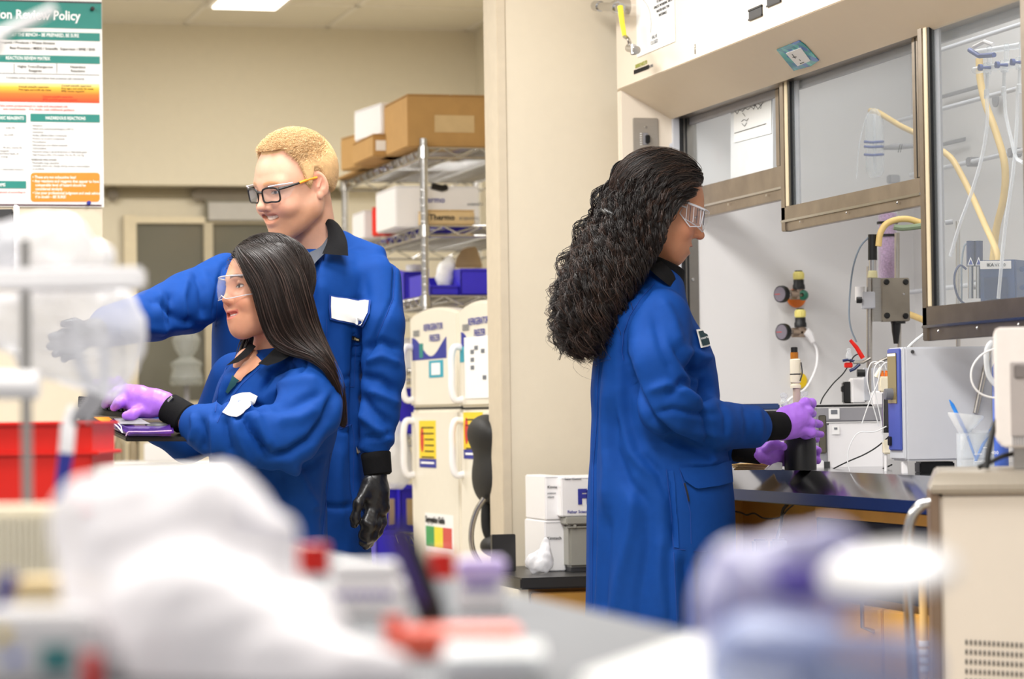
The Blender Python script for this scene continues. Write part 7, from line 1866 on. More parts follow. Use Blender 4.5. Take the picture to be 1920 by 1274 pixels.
hand('glove', mn, m_gloveb, [[(706, 890, 6.55, 0.026), (703, 915, 6.55, 0.030), (700, 945, 6.55, 0.033)], [(690, 905, 6.53, 0.014), (683, 930, 6.52, 0.015)], [(713, 925, 6.55, 0.020), (716, 952, 6.55, 0.018)]],
     [([(684, 920, 6.52), (672, 945, 6.50), (666, 972, 6.50), (664, 984, 6.51)], 0.0115, 0.0095), ([(694, 955, 6.53), (686, 980, 6.51), (682, 1004, 6.52), (680, 1018, 6.53)], 0.0120, 0.0095), ([(702, 960, 6.53), (695, 985, 6.51), (689, 1008, 6.52), (686, 1024, 6.54)], 0.0120, 0.0095),
      ([(710, 960, 6.55), (706, 985, 6.53), (699, 1006, 6.53), (693, 1020, 6.55)], 0.0115, 0.0095), ([(718, 958, 6.57), (716, 980, 6.55), (709, 998, 6.55), (702, 1010, 6.56)], 0.0105, 0.0085)], seed=7)
hand('glove', mn, m_gloveb, [[(194, 615, 6.30, 0.026), (170, 625, 6.27, 0.030), (150, 632, 6.24, 0.028)]],
     [([(160, 612, 6.24), (140, 606, 6.22), (120, 608, 6.2)], 0.0115, 0.009), ([(145, 626, 6.24), (120, 626, 6.22), (96, 632, 6.2)], 0.0115, 0.009), ([(145, 634, 6.24), (118, 640, 6.22), (94, 650, 6.2)], 0.0115, 0.009), ([(148, 643, 6.25), (124, 654, 6.23), (104, 664, 6.21)], 0.011, 0.009), ([(155, 650, 6.26), (136, 664, 6.24), (120, 674, 6.22)], 0.010, 0.008)], seed=8)

# ================================================================ seated woman
w2 = root_at('seated woman with long straight dark hair and clear safety glasses, typing in purple gloves', 520, 6.3)
D3 = 6.30
lv2 = [(650, 490, 556, D3, 0.055), (664, 462, 594, D3, 0.09), (682, 434, 618, D3, 0.12), (710, 412, 632, D3, 0.14), (750, 400, 628, D3, 0.15), (800, 392, 629, D3, 0.155), (860, 394, 622, D3, 0.16), (920, 400, 614, D3, 0.165), (1000, 402, 614, D3, 0.17), (1090, 400, 622, D3, 0.18)]
aw_n = [(586, 714, 6.17), (578, 770, 6.10), (534, 824, 6.04), (448, 812, 6.02), (400, 806, 6.03), (376, 798, 6.045)]
aw_f = [(446, 715, 6.43), (405, 800, 6.46), (352, 828, 6.44), (300, 800, 6.42), (262, 772, 6.40)]
F3 = [([(576, 660), (573, 684), (560, 700)], -0.006, 4), ([(492, 732), (512, 700), (540, 684), (572, 678)], -0.013, 6), ([(500, 745), (530, 722), (570, 712), (600, 716)], 0.008, 10),
      ([(440, 792), (448, 778), (458, 764), (480, 760), (500, 770)], -0.014, 6), ([(456, 772), (470, 805), (486, 832), (500, 856)], -0.018, 7), ([(478, 775), (492, 810), (508, 840)], 0.009, 9),
      ([(438, 770), (444, 810), (462, 850), (476, 876)], 0.010, 8), ([(418, 780), (424, 820), (436, 856)], -0.010, 8), ([(396, 778), (402, 820), (404, 856)], 0.009, 7), ([(376, 782), (384, 815), (380, 846)], -0.008, 6), ([(362, 776), (366, 804), (358, 830)], 0.008, 5),
      ([(500, 858), (540, 850), (585, 822), (612, 785), (626, 740)], -0.016, 8), ([(508, 765), (545, 762), (580, 745), (606, 735)], -0.008, 9), ([(520, 790), (560, 786), (596, 765)], 0.008, 11),
      ([(470, 690), (440, 720), (415, 752), (400, 790)], -0.008, 5), ([(432, 700), (416, 730), (406, 770)], 0.006, 7), ([(618, 860), (612, 920), (604, 1000)], -0.006, 5), ([(550, 870), (570, 920), (596, 960)], 0.009, 12), ([(520, 880), (530, 940), (560, 990)], -0.009, 12),
      ([(640, 700), (636, 760), (624, 840)], 0.004, 8), ([(560, 880), (590, 870), (616, 850)], -0.007, 8)]
lo, hi = bbox([P(250, 630, 5.9), P(660, 630, 6.6), P(250, 1110, 6.6), P(660, 1110, 6.1)], 0.04)
coatw, tr3, _ = garment('lab_coat', [(torso(lv2), 0.0), (sleeve(aw_n, [0.066, 0.070, 0.074, 0.070, 0.056, 0.047]), 0.014), (sleeve(aw_f, [0.068, 0.06, 0.05, 0.042, 0.034]), 0.025)], lo, hi, 0.0056, F3, m_coat, w2, 0.0018, 31)
Fw = -FH * math.cos(math.radians(60)) - RH * math.sin(math.radians(60))
ow = dict(skin='#cf9576', blush='#cc7a5e', lip='#bd6055', brow='#3a2620', browk=0.95, iris='#241712', scalp='#1c1412', nose=0.010, nup=0.005, jaw=0.047, chin=-0.005, smile=0.9, open=0.0013, mf=0.019, mz=-0.0675, inner='#9a4a44', eye=0.70, lash=0.0019, gaze=0.002, ears=False,
          hl=([-0.12, -0.03, 0.0, 0.02, 0.045, 0.065, 0.095], [-0.09, -0.09, -0.06, -0.01, 0.045, 0.066, 0.074]))
HW = Head(w2, ow, P(499, 541, 6.26), Fw, math.radians(-2), math.radians(2), 0.98, P(510, 664, 6.28), (0.042, 0.048))
bd = union([(torso([(y, l + 26, r - 26, d, max(b - .035, .025)) for y, l, r, d, b in lv2]), 0), (s_chain(chainp(aw_n), [0.035, 0.035, 0.032, 0.030, 0.028, 0.026]), 0.02), (s_chain(chainp(aw_n[-1:] + [(340, 780, 6.07), (306, 758, 6.09)]), [0.026, 0.026, 0.025]), 0.01),
            (s_chain(chainp(aw_f), [0.045, 0.042, 0.036, 0.03, 0.024]), 0.02), (s_ell(P(466, 690, 6.235), (0.036, 0.036, 0.046)), 0.02)])
vb, fb, _n = mesh_sdf(bd, lo, hi, 0.009)
V_, F_, C_ = merge([(HW.W(HW.v), HW.f, HW.col), (vb, fb, np.tile(np.array(srgb(ow['skin'])[:3]), (len(vb), 1)))])
np_mesh('body', V_, F_, m_skin, w2, C_)
drape('neckline_skin', w2, tr3, [(474, 662), (462, 678), (448, 696), (436, 712)], [(492, 680), (478, 694), (460, 708), (440, 724)], mat('skin_plain', '#cf9576', 0.5), 0.004, 0.003, 10, 4)
drape('undershirt', w2, tr3, [(438, 706), (430, 722), (424, 734)], [(450, 714), (438, 726), (428, 738)], mat('teal_undershirt', '#1d4a50', 0.9), 0.006, 0.003, 6, 3)
sheet('collar', w2, [[(470, 643, 6.24), (452, 662, 6.20), (424, 686, 6.20)], [(480, 650, 6.22), (464, 668, 6.18), (446, 680, 6.175)]], m_collar, 0.004)
sheet('collar', w2, [[(528, 640, 6.19), (512, 656, 6.165), (498, 670, 6.15), (484, 682, 6.15)], [(548, 646, 6.16), (534, 662, 6.14), (516, 674, 6.13), (492, 684, 6.135)], [(572, 652, 6.16), (550, 664, 6.13), (526, 678, 6.12), (502, 686, 6.125)]], m_collar, 0.004)
for pts in ([(577, 660), (573, 686)], [(488, 690), (455, 720), (425, 758), (404, 800)], [(619, 850), (612, 930), (604, 1010)], [(424, 690), (410, 730), (402, 780)]): seam(w2, tr3, pts)
drape('name_badge', w2, tr3, [(419, 775), (430, 762), (437, 744), (452, 738), (470, 737)], [(440, 784), (456, 772), (468, 762), (480, 752), (484, 744)], m_patch, 0.005, 0.003, 10, 5)
HW.hair_cap(m_hairm, 0.006, 'scalp_hair')
gS = [[(440, 466, 6.20), (447, 490, 6.17), (462, 522, 6.15), (476, 552, 6.145), (486, 590, 6.14), (496, 622, 6.14), (512, 648, 6.13), (542, 662, 6.12), (582, 672, 6.10), (610, 690, 6.09), (632, 728, 6.10), (640, 790, 6.13)],
      [(448, 462, 6.21), (470, 480, 6.16), (496, 515, 6.135), (512, 560, 6.125), (524, 600, 6.12), (540, 632, 6.12), (566, 654, 6.11), (596, 674, 6.09), (618, 700, 6.09), (634, 740, 6.11), (641, 795, 6.14)],
      [(470, 454, 6.22), (506, 474, 6.165), (534, 515, 6.14), (548, 560, 6.13), (562, 605, 6.125), (582, 640, 6.12), (606, 668, 6.10), (624, 700, 6.11), (636, 740, 6.13), (643, 798, 6.15)],
      [(492, 449, 6.25), (532, 462, 6.21), (562, 505, 6.20), (576, 555, 6.19), (590, 610, 6.19), (608, 650, 6.17), (624, 685, 6.15), (636, 720, 6.16), (643, 760, 6.17), (645, 800, 6.17)],
      [(505, 447, 6.28), (545, 466, 6.28), (572, 510, 6.28), (584, 560, 6.28), (597, 612, 6.27), (613, 655, 6.26), (628, 690, 6.24), (640, 725, 6.21), (645, 762, 6.20), (645, 795, 6.19)],
      [(500, 450, 6.33), (540, 472, 6.36), (562, 515, 6.38), (574, 565, 6.38), (586, 615, 6.37), (602, 660, 6.34), (618, 695, 6.31), (632, 728, 6.27), (640, 762, 6.23), (642, 790, 6.21)]]
# under-layer surface, then strands
Gp = [smoothpath([P(*q) for q in g], 4) for g in gS]; mm = min(len(g) for g in Gp)
def resamp(g, n=44):
    p = np.array([tuple(q) for q in g]); d = np.r_[0, np.cumsum(np.linalg.norm(np.diff(p, axis=0), axis=1))]; t = np.linspace(0, d[-1], n)
    return np.stack([np.interp(t, d, p[:, i]) for i in range(3)], 1)
Gp = np.array([resamp(g) for g in Gp]); Gs = []
for i in range(len(Gp) - 1):
    for j in range(4): Gs.append(Gp[i] * (1 - j / 4) + Gp[i + 1] * j / 4)
Gs.append(Gp[-1]); Gs = np.array(Gs); inn = Gs + np.array(FWD) * 0.006
nr_, nc_ = Gs.shape[:2]; vv = inn.reshape(-1, 3); ff = [(i * nc_ + j, i * nc_ + j + 1, (i + 1) * nc_ + j + 1, (i + 1) * nc_ + j) for i in range(nr_ - 1) for j in range(nc_ - 1)]
np_mesh('hair_underlayer', vv, np.array(ff), m_hairm, w2)
ls = curls(gS, 6000, 32, 0.0008, 1.0, 0.0022, 41, (0.8, 1.0), 3, 0.0014); strands('hair', ls, np.random.default_rng(5).uniform(0.0004, 0.0008, len(ls)), m_hairs, w2, kind='stuff')
ls = curls(gS[:5], 500, 40, 0.0012, 1.2, 0.0035, 42, (0.5, 0.95), 3, 0.001); strands('hair', ls, 0.0006, m_hairs2, w2, kind='stuff')
fldw = lambda p: np.stack([-1.0 + 0 * p[:, 0], -0.45 + 0 * p[:, 1], -0.5 - 1.2 * np.clip(-p[:, 0] * 14, 0, 1)], 1)
ls = HW.flow(3600, fldw, 14, 0.006, (0.008, 0.013), 0.0002, 25, 0.985); strands('crown_hair', ls, 0.0006, m_hairs, w2, kind='stuff')
gB = [[(470, 600, 6.36), (462, 628, 6.37), (452, 650, 6.36), (446, 672, 6.34)], [(490, 600, 6.38), (478, 630, 6.40), (468, 650, 6.38), (456, 668, 6.36)]]
ls = curls(gB, 400, 16, 0.001, 1, 0.003, 43, (0.8, 1.0), 4, 0.001); strands('hair', ls, 0.0010, m_hairs, w2, kind='stuff')
goggles(HW, 'safety_glasses', wide=0.074, cy=0.036, zt=0.022, zb=-0.032)
p = HW.w3(0.0, 0, 0)
cuff(w2, (350, 787, 6.07), (313, 763, 6.09), 0.037, 0.034)
cuff(w2, (290, 795, 6.415), (262, 772, 6.40), 0.033, 0.031)
MB().tube([w2.matrix_world.inverted() @ P(x, y, 6.06) for x, y in ((314, 762), (317, 752), (324, 745))], 0.004, 8).build('wrist_watch', m_chrome, w2)
hand('glove', w2, m_glovep, [[(306, 759, 6.09, 0.030), (288, 754, 6.09, 0.028), (262, 752, 6.10, 0.029), (240, 747, 6.11, 0.026)], [(262, 738, 6.09, 0.016), (236, 733, 6.10, 0.014)], [(280, 770, 6.08, 0.016), (256, 772, 6.08, 0.014)]],
     [([(238, 734, 6.10), (220, 736, 6.10), (206, 745, 6.11), (200, 756, 6.12)], 0.0120, 0.0090), ([(236, 740, 6.12), (216, 744, 6.13), (203, 752, 6.14), (197, 760, 6.15)], 0.0115, 0.0090), ([(238, 748, 6.09), (224, 755, 6.08), (214, 764, 6.09)], 0.0115, 0.0088),
      ([(240, 756, 6.13), (226, 762, 6.15), (218, 770, 6.16)], 0.0110, 0.0085), ([(262, 770, 6.07), (248, 778, 6.06), (236, 780, 6.06)], 0.0115, 0.0090)], seed=11)
hand('glove', w2, m_glovep, [[(262, 771, 6.40, 0.026), (240, 752, 6.38, 0.026), (222, 738, 6.36, 0.025)]],
     [([(222, 728, 6.35), (206, 718, 6.33), (194, 714, 6.32)], 0.0115, 0.0090), ([(212, 734, 6.35), (196, 724, 6.33), (179, 718, 6.32)], 0.0115, 0.0090), ([(214, 740, 6.35), (198, 738, 6.33), (184, 744, 6.33)], 0.0110, 0.0090),
      ([(216, 748, 6.36), (200, 750, 6.35), (188, 757, 6.35)], 0.0105, 0.0085), ([(230, 724, 6.36), (222, 712, 6.35)], 0.0110, 0.0090)], seed=12)
# lap, legs and stool (below the frame of the bench)
st = thing('lab_stool', 'round lab stool under the seated woman, behind the bench', 'stool', (w2.location.x + 0.02, w2.location.y + 0.03, 0)); bpy.context.view_layer.update()
zs0 = P(510, 1090, 6.3).z - 0.02
lathe('seat_pad', [(0, zs0 - 0.06), (0.17, zs0 - 0.06), (0.18, zs0 - 0.03), (0.17, zs0), (0, zs0)], m_black, st)
tube('stool_column', [(0, 0, 0.08), (0, 0, zs0 - 0.06)], 0.025, m_chrome, st)
for k in range(5): tube('stool_leg', [(0, 0, 0.09), (0.24 * math.cos(k * 1.2566), 0.24 * math.sin(k * 1.2566), 0.02)], 0.014, m_dark, st)
items = []
for s in (0.09, -0.09):
    a = Vector(P(510, 1080, 6.3)) + Vector(FH) * s * 1.2; kn = a + Fw * 0.40 + ZU * -0.02; ft = Vector((kn.x, kn.y, 0.34)); items.append((s_chain([tuple(a), tuple(kn), tuple(ft)], [0.085, 0.065, 0.045]), 0.01))
    sh_ = union([(s_cone(tuple(ft), tuple(ft + Fw * 0.15 - ZU * 0.02), 0.042, 0.033), 0)]); v, f, _n = mesh_sdf(sh_, np.array(ft) - .22, np.array(ft) + .22, 0.01); np_mesh('shoe', v, f, m_black, w2)
lo, hi = bbox([Vector(P(510, 1080, 6.3)), Vector(P(510, 1080, 6.3)) + Fw * 0.45, Vector(P(510, 1080, 6.3)) - ZU * 0.4 + Fw * 0.4], 0.22)
v, f, _n = mesh_sdf(union(items), lo, hi, 0.012); np_mesh('trousers', v, f, m_trous, w2)
# ================================================================ keyboard tray, foreground bench and what lies on it
kt = at_('keyboard_tray', 'black tilted keyboard tray on a swing arm at the left pillar', 'tray', P(240, 822, 6.05))
def kp(x, y, d): return kt.matrix_world.inverted() @ P(x, y, d)
def quad_slab(t, pts, dz, m, nm, bevel=0.002): return MB().prism([t.matrix_world.inverted() @ P(*p) for p in pts], (0, 0, dz)).build(nm, m, t, bevel)
quad_slab(kt, [(236, 820, 6.02), (392, 820, 6.02), (380, 798, 6.30), (140, 774, 6.42)], -0.010, m_black, 'tray_plate')
m_pur = mat('purple_print', '#4b2a80', 0.2, noise=0.5, nscale=30, coat=0.6)
Q = [kp(*p) for p in ((202, 800, 6.06), (238, 819, 5.995), (326, 819, 5.995), (322, 798, 6.14), (212, 797, 6.16))]
MB().prism(Q, (0, 0, 0.016)).build('gel_wrist_rest', m_pur, kt, 0.006)
for pts in ([(212, 794, 5.99), (220, 800, 5.99), (230, 812, 5.985)], [(220, 793, 5.99), (227, 800, 5.985), (229, 812, 5.985)], [(203, 797, 6.04), (208, 793, 6.03)]):
    tube('white_curve', [kp(*p) for p in pts], 0.0013, m_inkw, kt, 6)
tube('rest_trim', smoothpath([kp(*p) for p in ((236, 818, 5.985), (240, 811, 5.985), (250, 810, 5.985), (280, 810, 5.985), (322, 808, 5.985))]), 0.0012, mat('pink_trim', '#c9a8d0', 0.3), kt, 6)
quad_slab(kt, [(176, 784, 6.10), (204, 784, 6.10), (216, 794, 6.06), (196, 795, 6.06)], 0.002, m_orange, 'orange_label', 0)
quad_slab(kt, [(214, 786, 6.08), (262, 786, 6.06), (282, 796, 6.04), (224, 796, 6.04)], 0.0015, m_grey, 'grey_strip', 0)
kb = at_('keyboard', 'black computer keyboard with tall keys under the purple gloves', 'keyboard', P(200, 780, 6.2))
c = [kb.matrix_world.inverted() @ P(*p) for p in ((148, 776, 6.20), (258, 786, 6.06), (236, 768, 6.26), (150, 757, 6.42))]
MB().prism(c, (0, 0, 0.012)).build('key_plate', m_black, kb, 0.002)
km = None
for i in range(5):
    for j in range(15):
        u = (j + .5) / 15; w = (i + .5) / 5
        p = (c[0] * (1 - u) + c[1] * u) * (1 - w) + (c[3] * (1 - u) + c[2] * u) * w
        if km is None: o = box('key', (-0.0052, -0.006, 0), (0.0052, 0.006, 0.007), mat('key_black', '#232328', 0.35), kb, 0.0012); km = o
        else: o = bpy.data.objects.new('key', km.data); COL.objects.link(o); o.parent = kb
        o.location = p + Vector((0, 0, 0.0125)); o.rotation_euler = (0, math.radians(4), math.radians(-40) if False else math.atan2((c[1] - c[0]).y, (c[1] - c[0]).x))
MB().tube([kp(198, 760, 6.2), kp(210, 762, 6.2)], 0.003, 8).build('red_stick', m_red, kb).matrix_local = Matrix.Translation(kb.matrix_world.inverted() @ kt.matrix_world.translation)
arm = tube('swing_arm', [kp(160, 792, 6.35), kp(150, 800, 6.7), kp(150, 820, 7.85)], 0.014, m_dark, kt, 10)
ms = at_('computer_mouse', 'black round-topped mouse at the near end of the keyboard tray', 'mouse', P(292, 803, 6.06))
p = P(293, 801, 6.06); v, f, nn = mesh_sdf(s_ell(p, (0.03, 0.03, 0.011)), np.array(p) - .05, np.array(p) + .05, 0.004); np_mesh('mouse_body', v, f, m_dark, ms)

ZF = 0.91
XE = onZ(960, 1110, ZF).x
fb_ = thing('island_bench', 'grey-topped island bench in the foreground running down the room', 'bench', (XE - 1.3, 1.0, 0))
box('bench_top', (-1.2, 0, ZF - 0.035), (1.3, 4.3, ZF), m_benchg, fb_, 0.004)
box('bench_carcass', (-1.1, 0.05, 0.1), (1.25, 4.2, ZF - 0.036), m_wood, fb_)
for k in range(5): box('drawer_front', (1.251, 0.1 + k * 0.82, ZF - 0.2), (1.27, 0.88 + k * 0.82, ZF - 0.05), m_wood, fb_, 0.003); box('cupboard_door', (1.251, 0.1 + k * 0.82, 0.12), (1.27, 0.88 + k * 0.82, ZF - 0.21), m_wood, fb_, 0.003)
box('toe_kick', (-1.0, 0.1, 0), (1.15, 4.1, 0.1), m_dark, fb_)

def onb(name, label, cat, px, d, group=None):
    p = P(px, 700, d); t = thing(name, label, cat, (p.x, p.y, ZF + 0.0005), -YAW, group); bpy.context.view_layer.update(); return t
def blob(nm, t, prims, h, m, amp=0.0, sc=60, seed=1, kk=0.02):
    it = []; pts = []
    for q in prims:
        if len(q) == 2: (a, b), (r0, r1) = q; it.append((s_cone(tuple(P(*a)), tuple(P(*b)), r0, r1), kk)); pts += [P(*a), P(*b)]
        else: a, r = q[0], q[1]; it.append((s_ell(P(*a), r, q[2]), kk)); pts.append(P(*a))
    pad = max([max(q[1]) for q in prims]) + 0.03
    lo, hi = bbox(pts, pad); v, f, nn = mesh_sdf(union(it), lo, hi, h)
    v = v + nn * (amp * vnoise(v, sc, seed) + 0.5 * amp * vnoise(v, sc * 2.3, seed + 1))[:, None]
    v[:, 2] = np.maximum(v[:, 2], ZF + 0.002)
    return np_mesh(nm, v, f, m, t)
# red crate
t = onb('red_crate', 'open red plastic crate at the far end of the island bench', 'crate', 90, 4.6)
a = pl(t, -60, 950, 0); b = pl(t, 172, 790, 0); k = 4.6 / FPX
zr = b.z
MB().prism([(a.x, 0, 0.0), (b.x - 0.006, 0, 0), (b.x, 0, zr * 0.7), (a.x, 0, zr * 0.7)], (0, 0.26, 0)).build('crate_body', m_red, t, 0.004)
box('crate_step', (a.x, -0.008, zr * 0.66), (b.x + 0.012, 0.27, zr * 0.70), m_red, t, 0.002)
mb = MB()
for q in (((a.x, 0, zr * .70), (b.x, 0.005, zr)), ((a.x, 0.255, zr * .70), (b.x, 0.26, zr)), ((b.x - .005, 0.005, zr * .70), (b.x, 0.255, zr))): mb.box(*q)
mb.build('crate_rim', m_red, t, 0.001); box('crate_lip', (a.x, -0.010, zr - 0.006), (b.x + 0.008, 0.27, zr), m_red, t, 0.002)
# ring stand, white bar and clear bags at left
m_soft = mat('glossy_white', '#f4f1f1', 0.25)
t = onb('ring_stand', 'steel ring stand rod with a black knob and a white crossbar, left foreground', 'stand', 49, 2.95)
k = 2.95 / FPX
box('stand_foot', (-0.05, -0.06, 0), (0.05, 0.08, 0.012), m_dark, t, 0.003)
tube('stand_rod', [(0, 0, 0.012), (0, 0, pl(t, 49, 455).z)], 10 * k, m_steel, t, 14)
tube('rod_knob', [(0, 0, pl(t, 45, 498).z), (0, 0, pl(t, 45, 452).z)], 9 * k, m_black, t, 14)
a = pl(t, -90, 548, 0.0); b = pl(t, 270, 500, 0.0)
box('white_crossbar', (a.x, -0.012, a.z), (b.x, 0.02, b.z), m_soft, t, 0.004)
tube('white_roller', [pl(t, -60, 722, -.01), pl(t, 72, 722, -.01)], 27 * k, m_soft, t, 18)
t = onb('plastic_bag', 'clear crumpled plastic bag lying over the white crossbar', 'bag', 100, 3.0)
blob('bag_film', t, [(((-20, 470, 3.0), (110, 455, 3.0)), (0.030, 0.034)), (((90, 440, 3.02), (190, 485, 3.02)), (0.020, 0.012))], 0.006, m_bag, 0.006, 70, 5)
t = onb('plastic_bag', 'clear plastic bag hanging below the white crossbar', 'bag', 150, 3.02)
blob('bag_film', t, [(((-20, 600, 3.06), (150, 600, 3.06)), (0.032, 0.040)), (((130, 590, 3.06), (225, 620, 3.06)), (0.030, 0.024)), (((230, 570, 3.06), (232, 690, 3.06)), (0.018, 0.012)), (((60, 680, 3.06), (200, 720, 3.06)), (0.018, 0.020))], 0.006, m_bag, 0.008, 60, 8)
t = onb('grey_strap', 'two folded grey plastic straps hanging behind the clear bag', 'strap', 170, 3.2)
for pts in (((140, 610), (150, 680), (170, 740), (130, 800), (120, 860)), ((175, 600), (195, 660), (190, 740), (160, 790))):
    tube('strap_band', smoothpath([pl(t, x, y, 0) for x, y in pts]), 0.007, m_grey, t, 8)
t = at_('white_tube_arm', 'white plastic rod with a green-tipped joint crossing the poster, top left', 'rod', P(10, 70, 2.8))
MB().tube([pl(t, 104, 16), pl(t, 4, 64)], [0.0055, 0.007], 12).build('white_rod', m_soft, t); MB().tube([pl(t, 10, 62), pl(t, 36, 60)], [0.006, 0.005], 10).build('green_tip', mat('green_tip', '#2f9a80', 0.4), t)
MB().tube([pl(t, -60, 92), pl(t, 2, 74)], 0.013, 14).build('joint_body', m_soft, t); tube('joint_post', [pl(t, -56, 90), (pl(t, -56, 60).x, 0.0, ZF - t.location.z + 0.0)], 0.006, m_steel, t, 10)
t = onb('marker_pen', 'blue-bottomed white marker standing beside the red crate', 'pen', 124, 3.2)
MB().tube([pl(t, 134, 760), pl(t, 128, 800), pl(t, 124, 850)], [0.003, 0.009, 0.009], 12).build('pen_barrel', m_soft, t); MB().tube([pl(t, 124, 850), pl(t, 116, 905), (pl(t, 114, 930).x, 0, 0.0)], [0.009, 0.008, 0.007], 12).build('blue_end', m_inkb, t)
t = camthing('monitor', 'corner of a dark monitor with a white edge at the left side', 'monitor', 15, 410, 6.3); bpy.context.view_layer.update()
pbox(t, -120, 392, 26, 520, m_dark, 'screen', 0, 0.03, 0.006); pbox(t, 26, 384, 32, 520, m_soft, 'white_edge', -0.004, 0.034, 0.002)
tube('monitor_arm', [pl(t, -60, 520, .015), (pl(t, -60, 520, .015).x, 0.1, ZF - t.location.z - 0.3)], 0.02, m_dark, t, 10)
# boxes and small stuff in the near foreground
t = onb('white_carton', 'flat white carton behind the large crumpled bag', 'box', 290, 3.0)
a = pl(t, 178, 1100, 0); b = pl(t, 408, 872, 0); box('carton_body', (a.x, 0, 0), (b.x, 0.15, b.z), m_white, t, 0.003); box('yellow_edge', (a.x, -0.001, b.z - 0.002), (b.x, 0.0, b.z - 0.0005), m_cream, t)
t = onb('ribbed_block', 'beige ribbed rack at the left edge of the bench', 'rack', 50, 2.5)
a = pl(t, -60, 1000, 0); b = pl(t, 122, 950, 0)
box('rack_body', (a.x, 0.004, 0), (b.x, 0.1, b.z), m_cream, t, 0.006)
for i in range(16): x = a.x + (b.x - a.x) * (i + .5) / 16; box('rack_rib', (x - 0.0018, 0, 0.004), (x + 0.0018, 0.006, b.z - 0.006), m_cream, t)
t = onb('tan_block', 'tan block in front of the beige rack', 'block', 100, 2.05); a = pl(t, 18, 1100, 0); b = pl(t, 178, 1086, 0); box('block_body', (a.x, 0, 0), (b.x, 0.06, b.z), mat('tan_foam', '#ead2a2', 0.7), t, 0.004)
t = onb('blue_pen', 'dark blue pen tip at the left edge of the bench', 'pen', 8, 1.9); MB().tube([(pl(t, -30, 1150).x, 0, 0.006), pl(t, 20, 1078)], [0.005, 0.006], 10).build('pen_barrel', m_inkb, t)
t = onb('white_tray', 'white tray of small items at the lower left corner', 'tray', 60, 1.75)
a = pl(t, -60, 1250, 0); b = pl(t, 180, 1150, 0); box('tray_body', (a.x, 0.002, 0), (b.x, 0.1, b.z), m_soft, t, 0.006); pbox(t, 76, 1212, 134, 1262, mat('teal_plastic', '#3f8a8c', 0.4), 'teal_label', -0.002, 0.004, 0.001); pbox(t, -10, 1180, 14, 1205, m_yel, 'yellow_label', -0.002, 0.004, 0.001); pbox(t, 10, 1225, 40, 1245, mat('pale_blue_print', '#8fa0e8', 0.5), 'blue_label', -0.002, 0.004, 0.001)
t = onb('small_stopper', 'small red stopper beside the white tray, lower left', 'stopper', 166, 1.7); p = pl(t, 166, 1225); lathe('cap_body', [(0, 0), (0.006, 0), (0.006, p.z), (0, p.z)], m_red, t)
t = onb('plastic_bag', 'large white crumpled plastic bag filling the middle of the foreground', 'bag', 400, 1.75)
blob('bag_film', t, [(((170, 975, 1.85), (420, 955, 1.85)), (0.028, 0.026)), (((400, 960, 1.84), (520, 1000, 1.82)), (0.026, 0.014)), (((230, 1060, 1.84), (480, 1080, 1.82)), (0.044, 0.026)), (((240, 1180, 1.82), (560, 1200, 1.80)), (0.042, 0.034)), (((360, 1180, 1.78), (500, 1230, 1.76)), (0.050, 0.040)), (((560, 1250, 1.74), (730, 1270, 1.72)), (0.026, 0.014))], 0.005, m_bagw, 0.004, 55, 15, 0.022)
t = onb('reagent_carton', 'white carton with purple lettering and a white top behind the marker', 'box', 680, 2.3)
a = pl(t, 600, 1200, 0); b = pl(t, 762, 1095, 0); box('carton_body', (a.x, 0, 0), (b.x, 0.06, b.z), m_soft, t, 0.003)
pbox(t, 624, 1056, 744, 1096, m_white, 'white_top', 0.004, 0.05, 0.003); [pbox(t, 632 + 15 * i, 1112, 642 + 15 * i, 1122 - (i % 2) * 2, mat('violet_ink', '#6d58b0', 0.6), 'print_mark', -0.0015, 0.001, 0) for i in range(7)]
t = onb('red_capped_vial', 'red-capped vial at the left of the purple-lettered carton', 'vial', 582, 2.2); k = 2.2 / FPX
lathe('vial_body', [(0, 0), (30 * k, 0), (30 * k, pl(t, 582, 1075).z), (0, pl(t, 582, 1075).z)], m_pp, t, n=20); lathe('red_cap', [(0, pl(t, 582, 1075).z), (31 * k, pl(t, 582, 1075).z), (31 * k, pl(t, 582, 1022).z), (0, pl(t, 582, 1020).z)], m_red, t, n=20)
t = onb('red_capped_vial', 'red-capped vial just right of the black marker', 'vial', 824, 2.3); k = 2.3 / FPX
lathe('vial_body', [(0, 0), (24 * k, 0), (24 * k, pl(t, 824, 1085).z), (0, pl(t, 824, 1085).z)], m_pp, t, n=20); lathe('red_cap', [(0, pl(t, 824, 1085).z), (25 * k, pl(t, 824, 1085).z), (25 * k, pl(t, 824, 1034).z), (0, pl(t, 824, 1033).z)], m_red, t, n=20)
t = onb('lilac_carton', 'lilac-topped white carton with purple print right of the marker', 'box', 910, 2.35)
a = pl(t, 858, 1200, 0); b = pl(t, 948, 1050, 0); box('carton_body', (a.x, 0, 0), (b.x, 0.05, b.z * 0.62), m_soft, t, 0.003); box('lilac_lid', (a.x, -0.001, b.z * 0.62), (b.x, 0.051, b.z), mat('lilac_plastic', '#cdb9ea', 0.4), t, 0.003); [pbox(t, 872 + 15 * i, 1094, 884 + 15 * i, 1106, mat('violet_ink', '#6d58b0', 0.6), 'print_mark', -0.003, 0.001, 0) for i in range(4)]
t = onb('orange_tray', 'shallow orange-red tray holding clear parts, in front of the marker', 'tray', 840, 1.9)
a = pl(t, 720, 1235, 0); b = pl(t, 975, 1185, 0); box('tray_body', (a.x, 0, 0), (b.x, 0.08, b.z), mat('coral_plastic', '#ee6a52', 0.45), t, 0.003); MB().tube([(a.x + .006, 0.02, b.z), (a.x + .006, 0.02, pl(t, 730, 1160).z)], 0.007, 10).build('tray_peg', MATS['coral_plastic'], t)
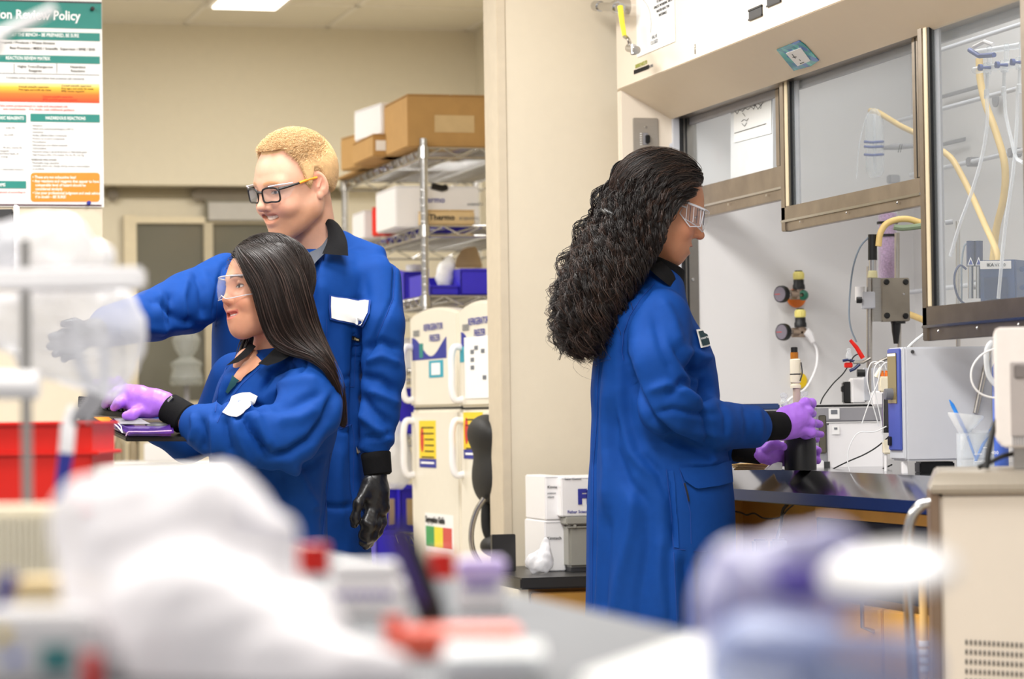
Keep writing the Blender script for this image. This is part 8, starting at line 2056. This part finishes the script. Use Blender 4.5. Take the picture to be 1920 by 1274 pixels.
t = onb('marker_pen', 'black and violet marker standing upright in the orange tray', 'pen', 800, 2.02); k = 2.02 / FPX
MB().tube([pl(t, 744, 985, .01), pl(t, 772, 1050, .01), pl(t, 808, 1150, .01), (pl(t, 822, 1200, 0).x, .01, 0.0)], [18 * k, 29 * k, 29 * k, 16 * k], 14).build('pen_barrel', m_black, t); MB().tube([pl(t, 738, 990, .0), pl(t, 760, 1055, .0), pl(t, 790, 1135, .0)], [6 * k, 9 * k, 7 * k], 10).build('violet_clip', mat('violet_plastic', '#4b3596', 0.35), t)
t = onb('clear_container', 'clear rectangular plastic container at the near edge of the bench', 'container', 920, 1.7)
a = pl(t, 835, 1290, 0); b = pl(t, 1015, 1240, 0); box('container_wall', (a.x, 0, 0), (b.x, 0.1, b.z), film('grey_clear', '#d6d8dc', 0.45, 0.2), t, 0.004); box('container_rim', (a.x - .002, -0.002, b.z), (b.x + .002, 0.102, b.z + 0.004), m_pp, t, 0.001)
nb_ = thing('paper_pad', 'open white paper pad lying at the right edge of the bench', 'paper', onZ(1320, 1240, ZF + 0.02)); nb_.location.z = ZF + 0.001; bpy.context.view_layer.update()
Mi = nb_.matrix_world.inverted()
for i, z in enumerate((0.004, 0.012)):
    pts = [Mi @ onZ(x, y, ZF + 0.018) for x, y in ((1075, 1262), (1300, 1183), (1345, 1176), (1500, 1196), (1470, 1310), (1200, 1330))]
    MB().prism([(p.x + 0.004 * i, p.y, z - 0.004) for p in pts], (0, 0, 0.0075)).build('paper_stack', m_paper, nb_, 0.001)
t = onb('lavender_bag', 'blurred lavender plastic bag with a white cap in the near right foreground', 'bag', 1540, 1.5)
m_lav = film('lavender_film', '#b9b6dc', 0.62, 0.3, 0.5); m_lb = film('pale_blue_film', '#aebbe6', 0.55, 0.3, 0.5)
blob('bag_film', t, [(((1385, 1075, 1.52), (1560, 1050, 1.52)), (0.017, 0.020)), (((1540, 1110, 1.52), (1680, 1090, 1.52)), (0.018, 0.012)), (((1400, 1150, 1.50), (1480, 1190, 1.5)), (0.030, 0.022))], 0.0035, m_lav, 0.002, 110, 25)
blob('lower_film', t, [(((1400, 1255, 1.45), (1700, 1250, 1.45)), (0.022, 0.018)), (((1420, 1215, 1.47), (1480, 1225, 1.47)), (0.02, 0.02))], 0.0035, m_lb, 0.002, 90, 27)
blob('violet_fold', t, [(((1455, 1092, 1.49), (1515, 1086, 1.49)), (0.0075, 0.008))], 0.003, mat('violet_fold', '#5b48a8', 0.5), 0.001, 110, 28)
blob('white_cap', t, [((1668, 1072, 1.44), (0.037, 0.026, 0.006), np.array(Matrix.Rotation(-YAW, 3, 'Z') @ Matrix.Rotation(math.radians(28), 3, 'X') @ Matrix.Rotation(math.radians(-7), 3, 'Y')))], 0.003, m_soft, 0.0, 80, 26)
# ================================================================ lettering becomes plain meshes, shared props
bpy.context.view_layer.update()
dg = bpy.context.evaluated_depsgraph_get()
fonts = [o for o in S.objects if o.type == 'FONT']
for o in fonts:
    me = bpy.data.meshes.new_from_object(o.evaluated_get(dg), depsgraph=dg)
    n = bpy.data.objects.new('lettering', me); COL.objects.link(n); n.parent = o.parent; n.matrix_local = o.matrix_local.copy()
    me.name = 'lettering'
for o in fonts:
    bpy.data.objects.remove(o, do_unlink=True)
for o in list(S.objects):
    for k in ('label', 'category', 'group', 'kind'):
        if k in o.keys() and o[k] is None: del o[k]
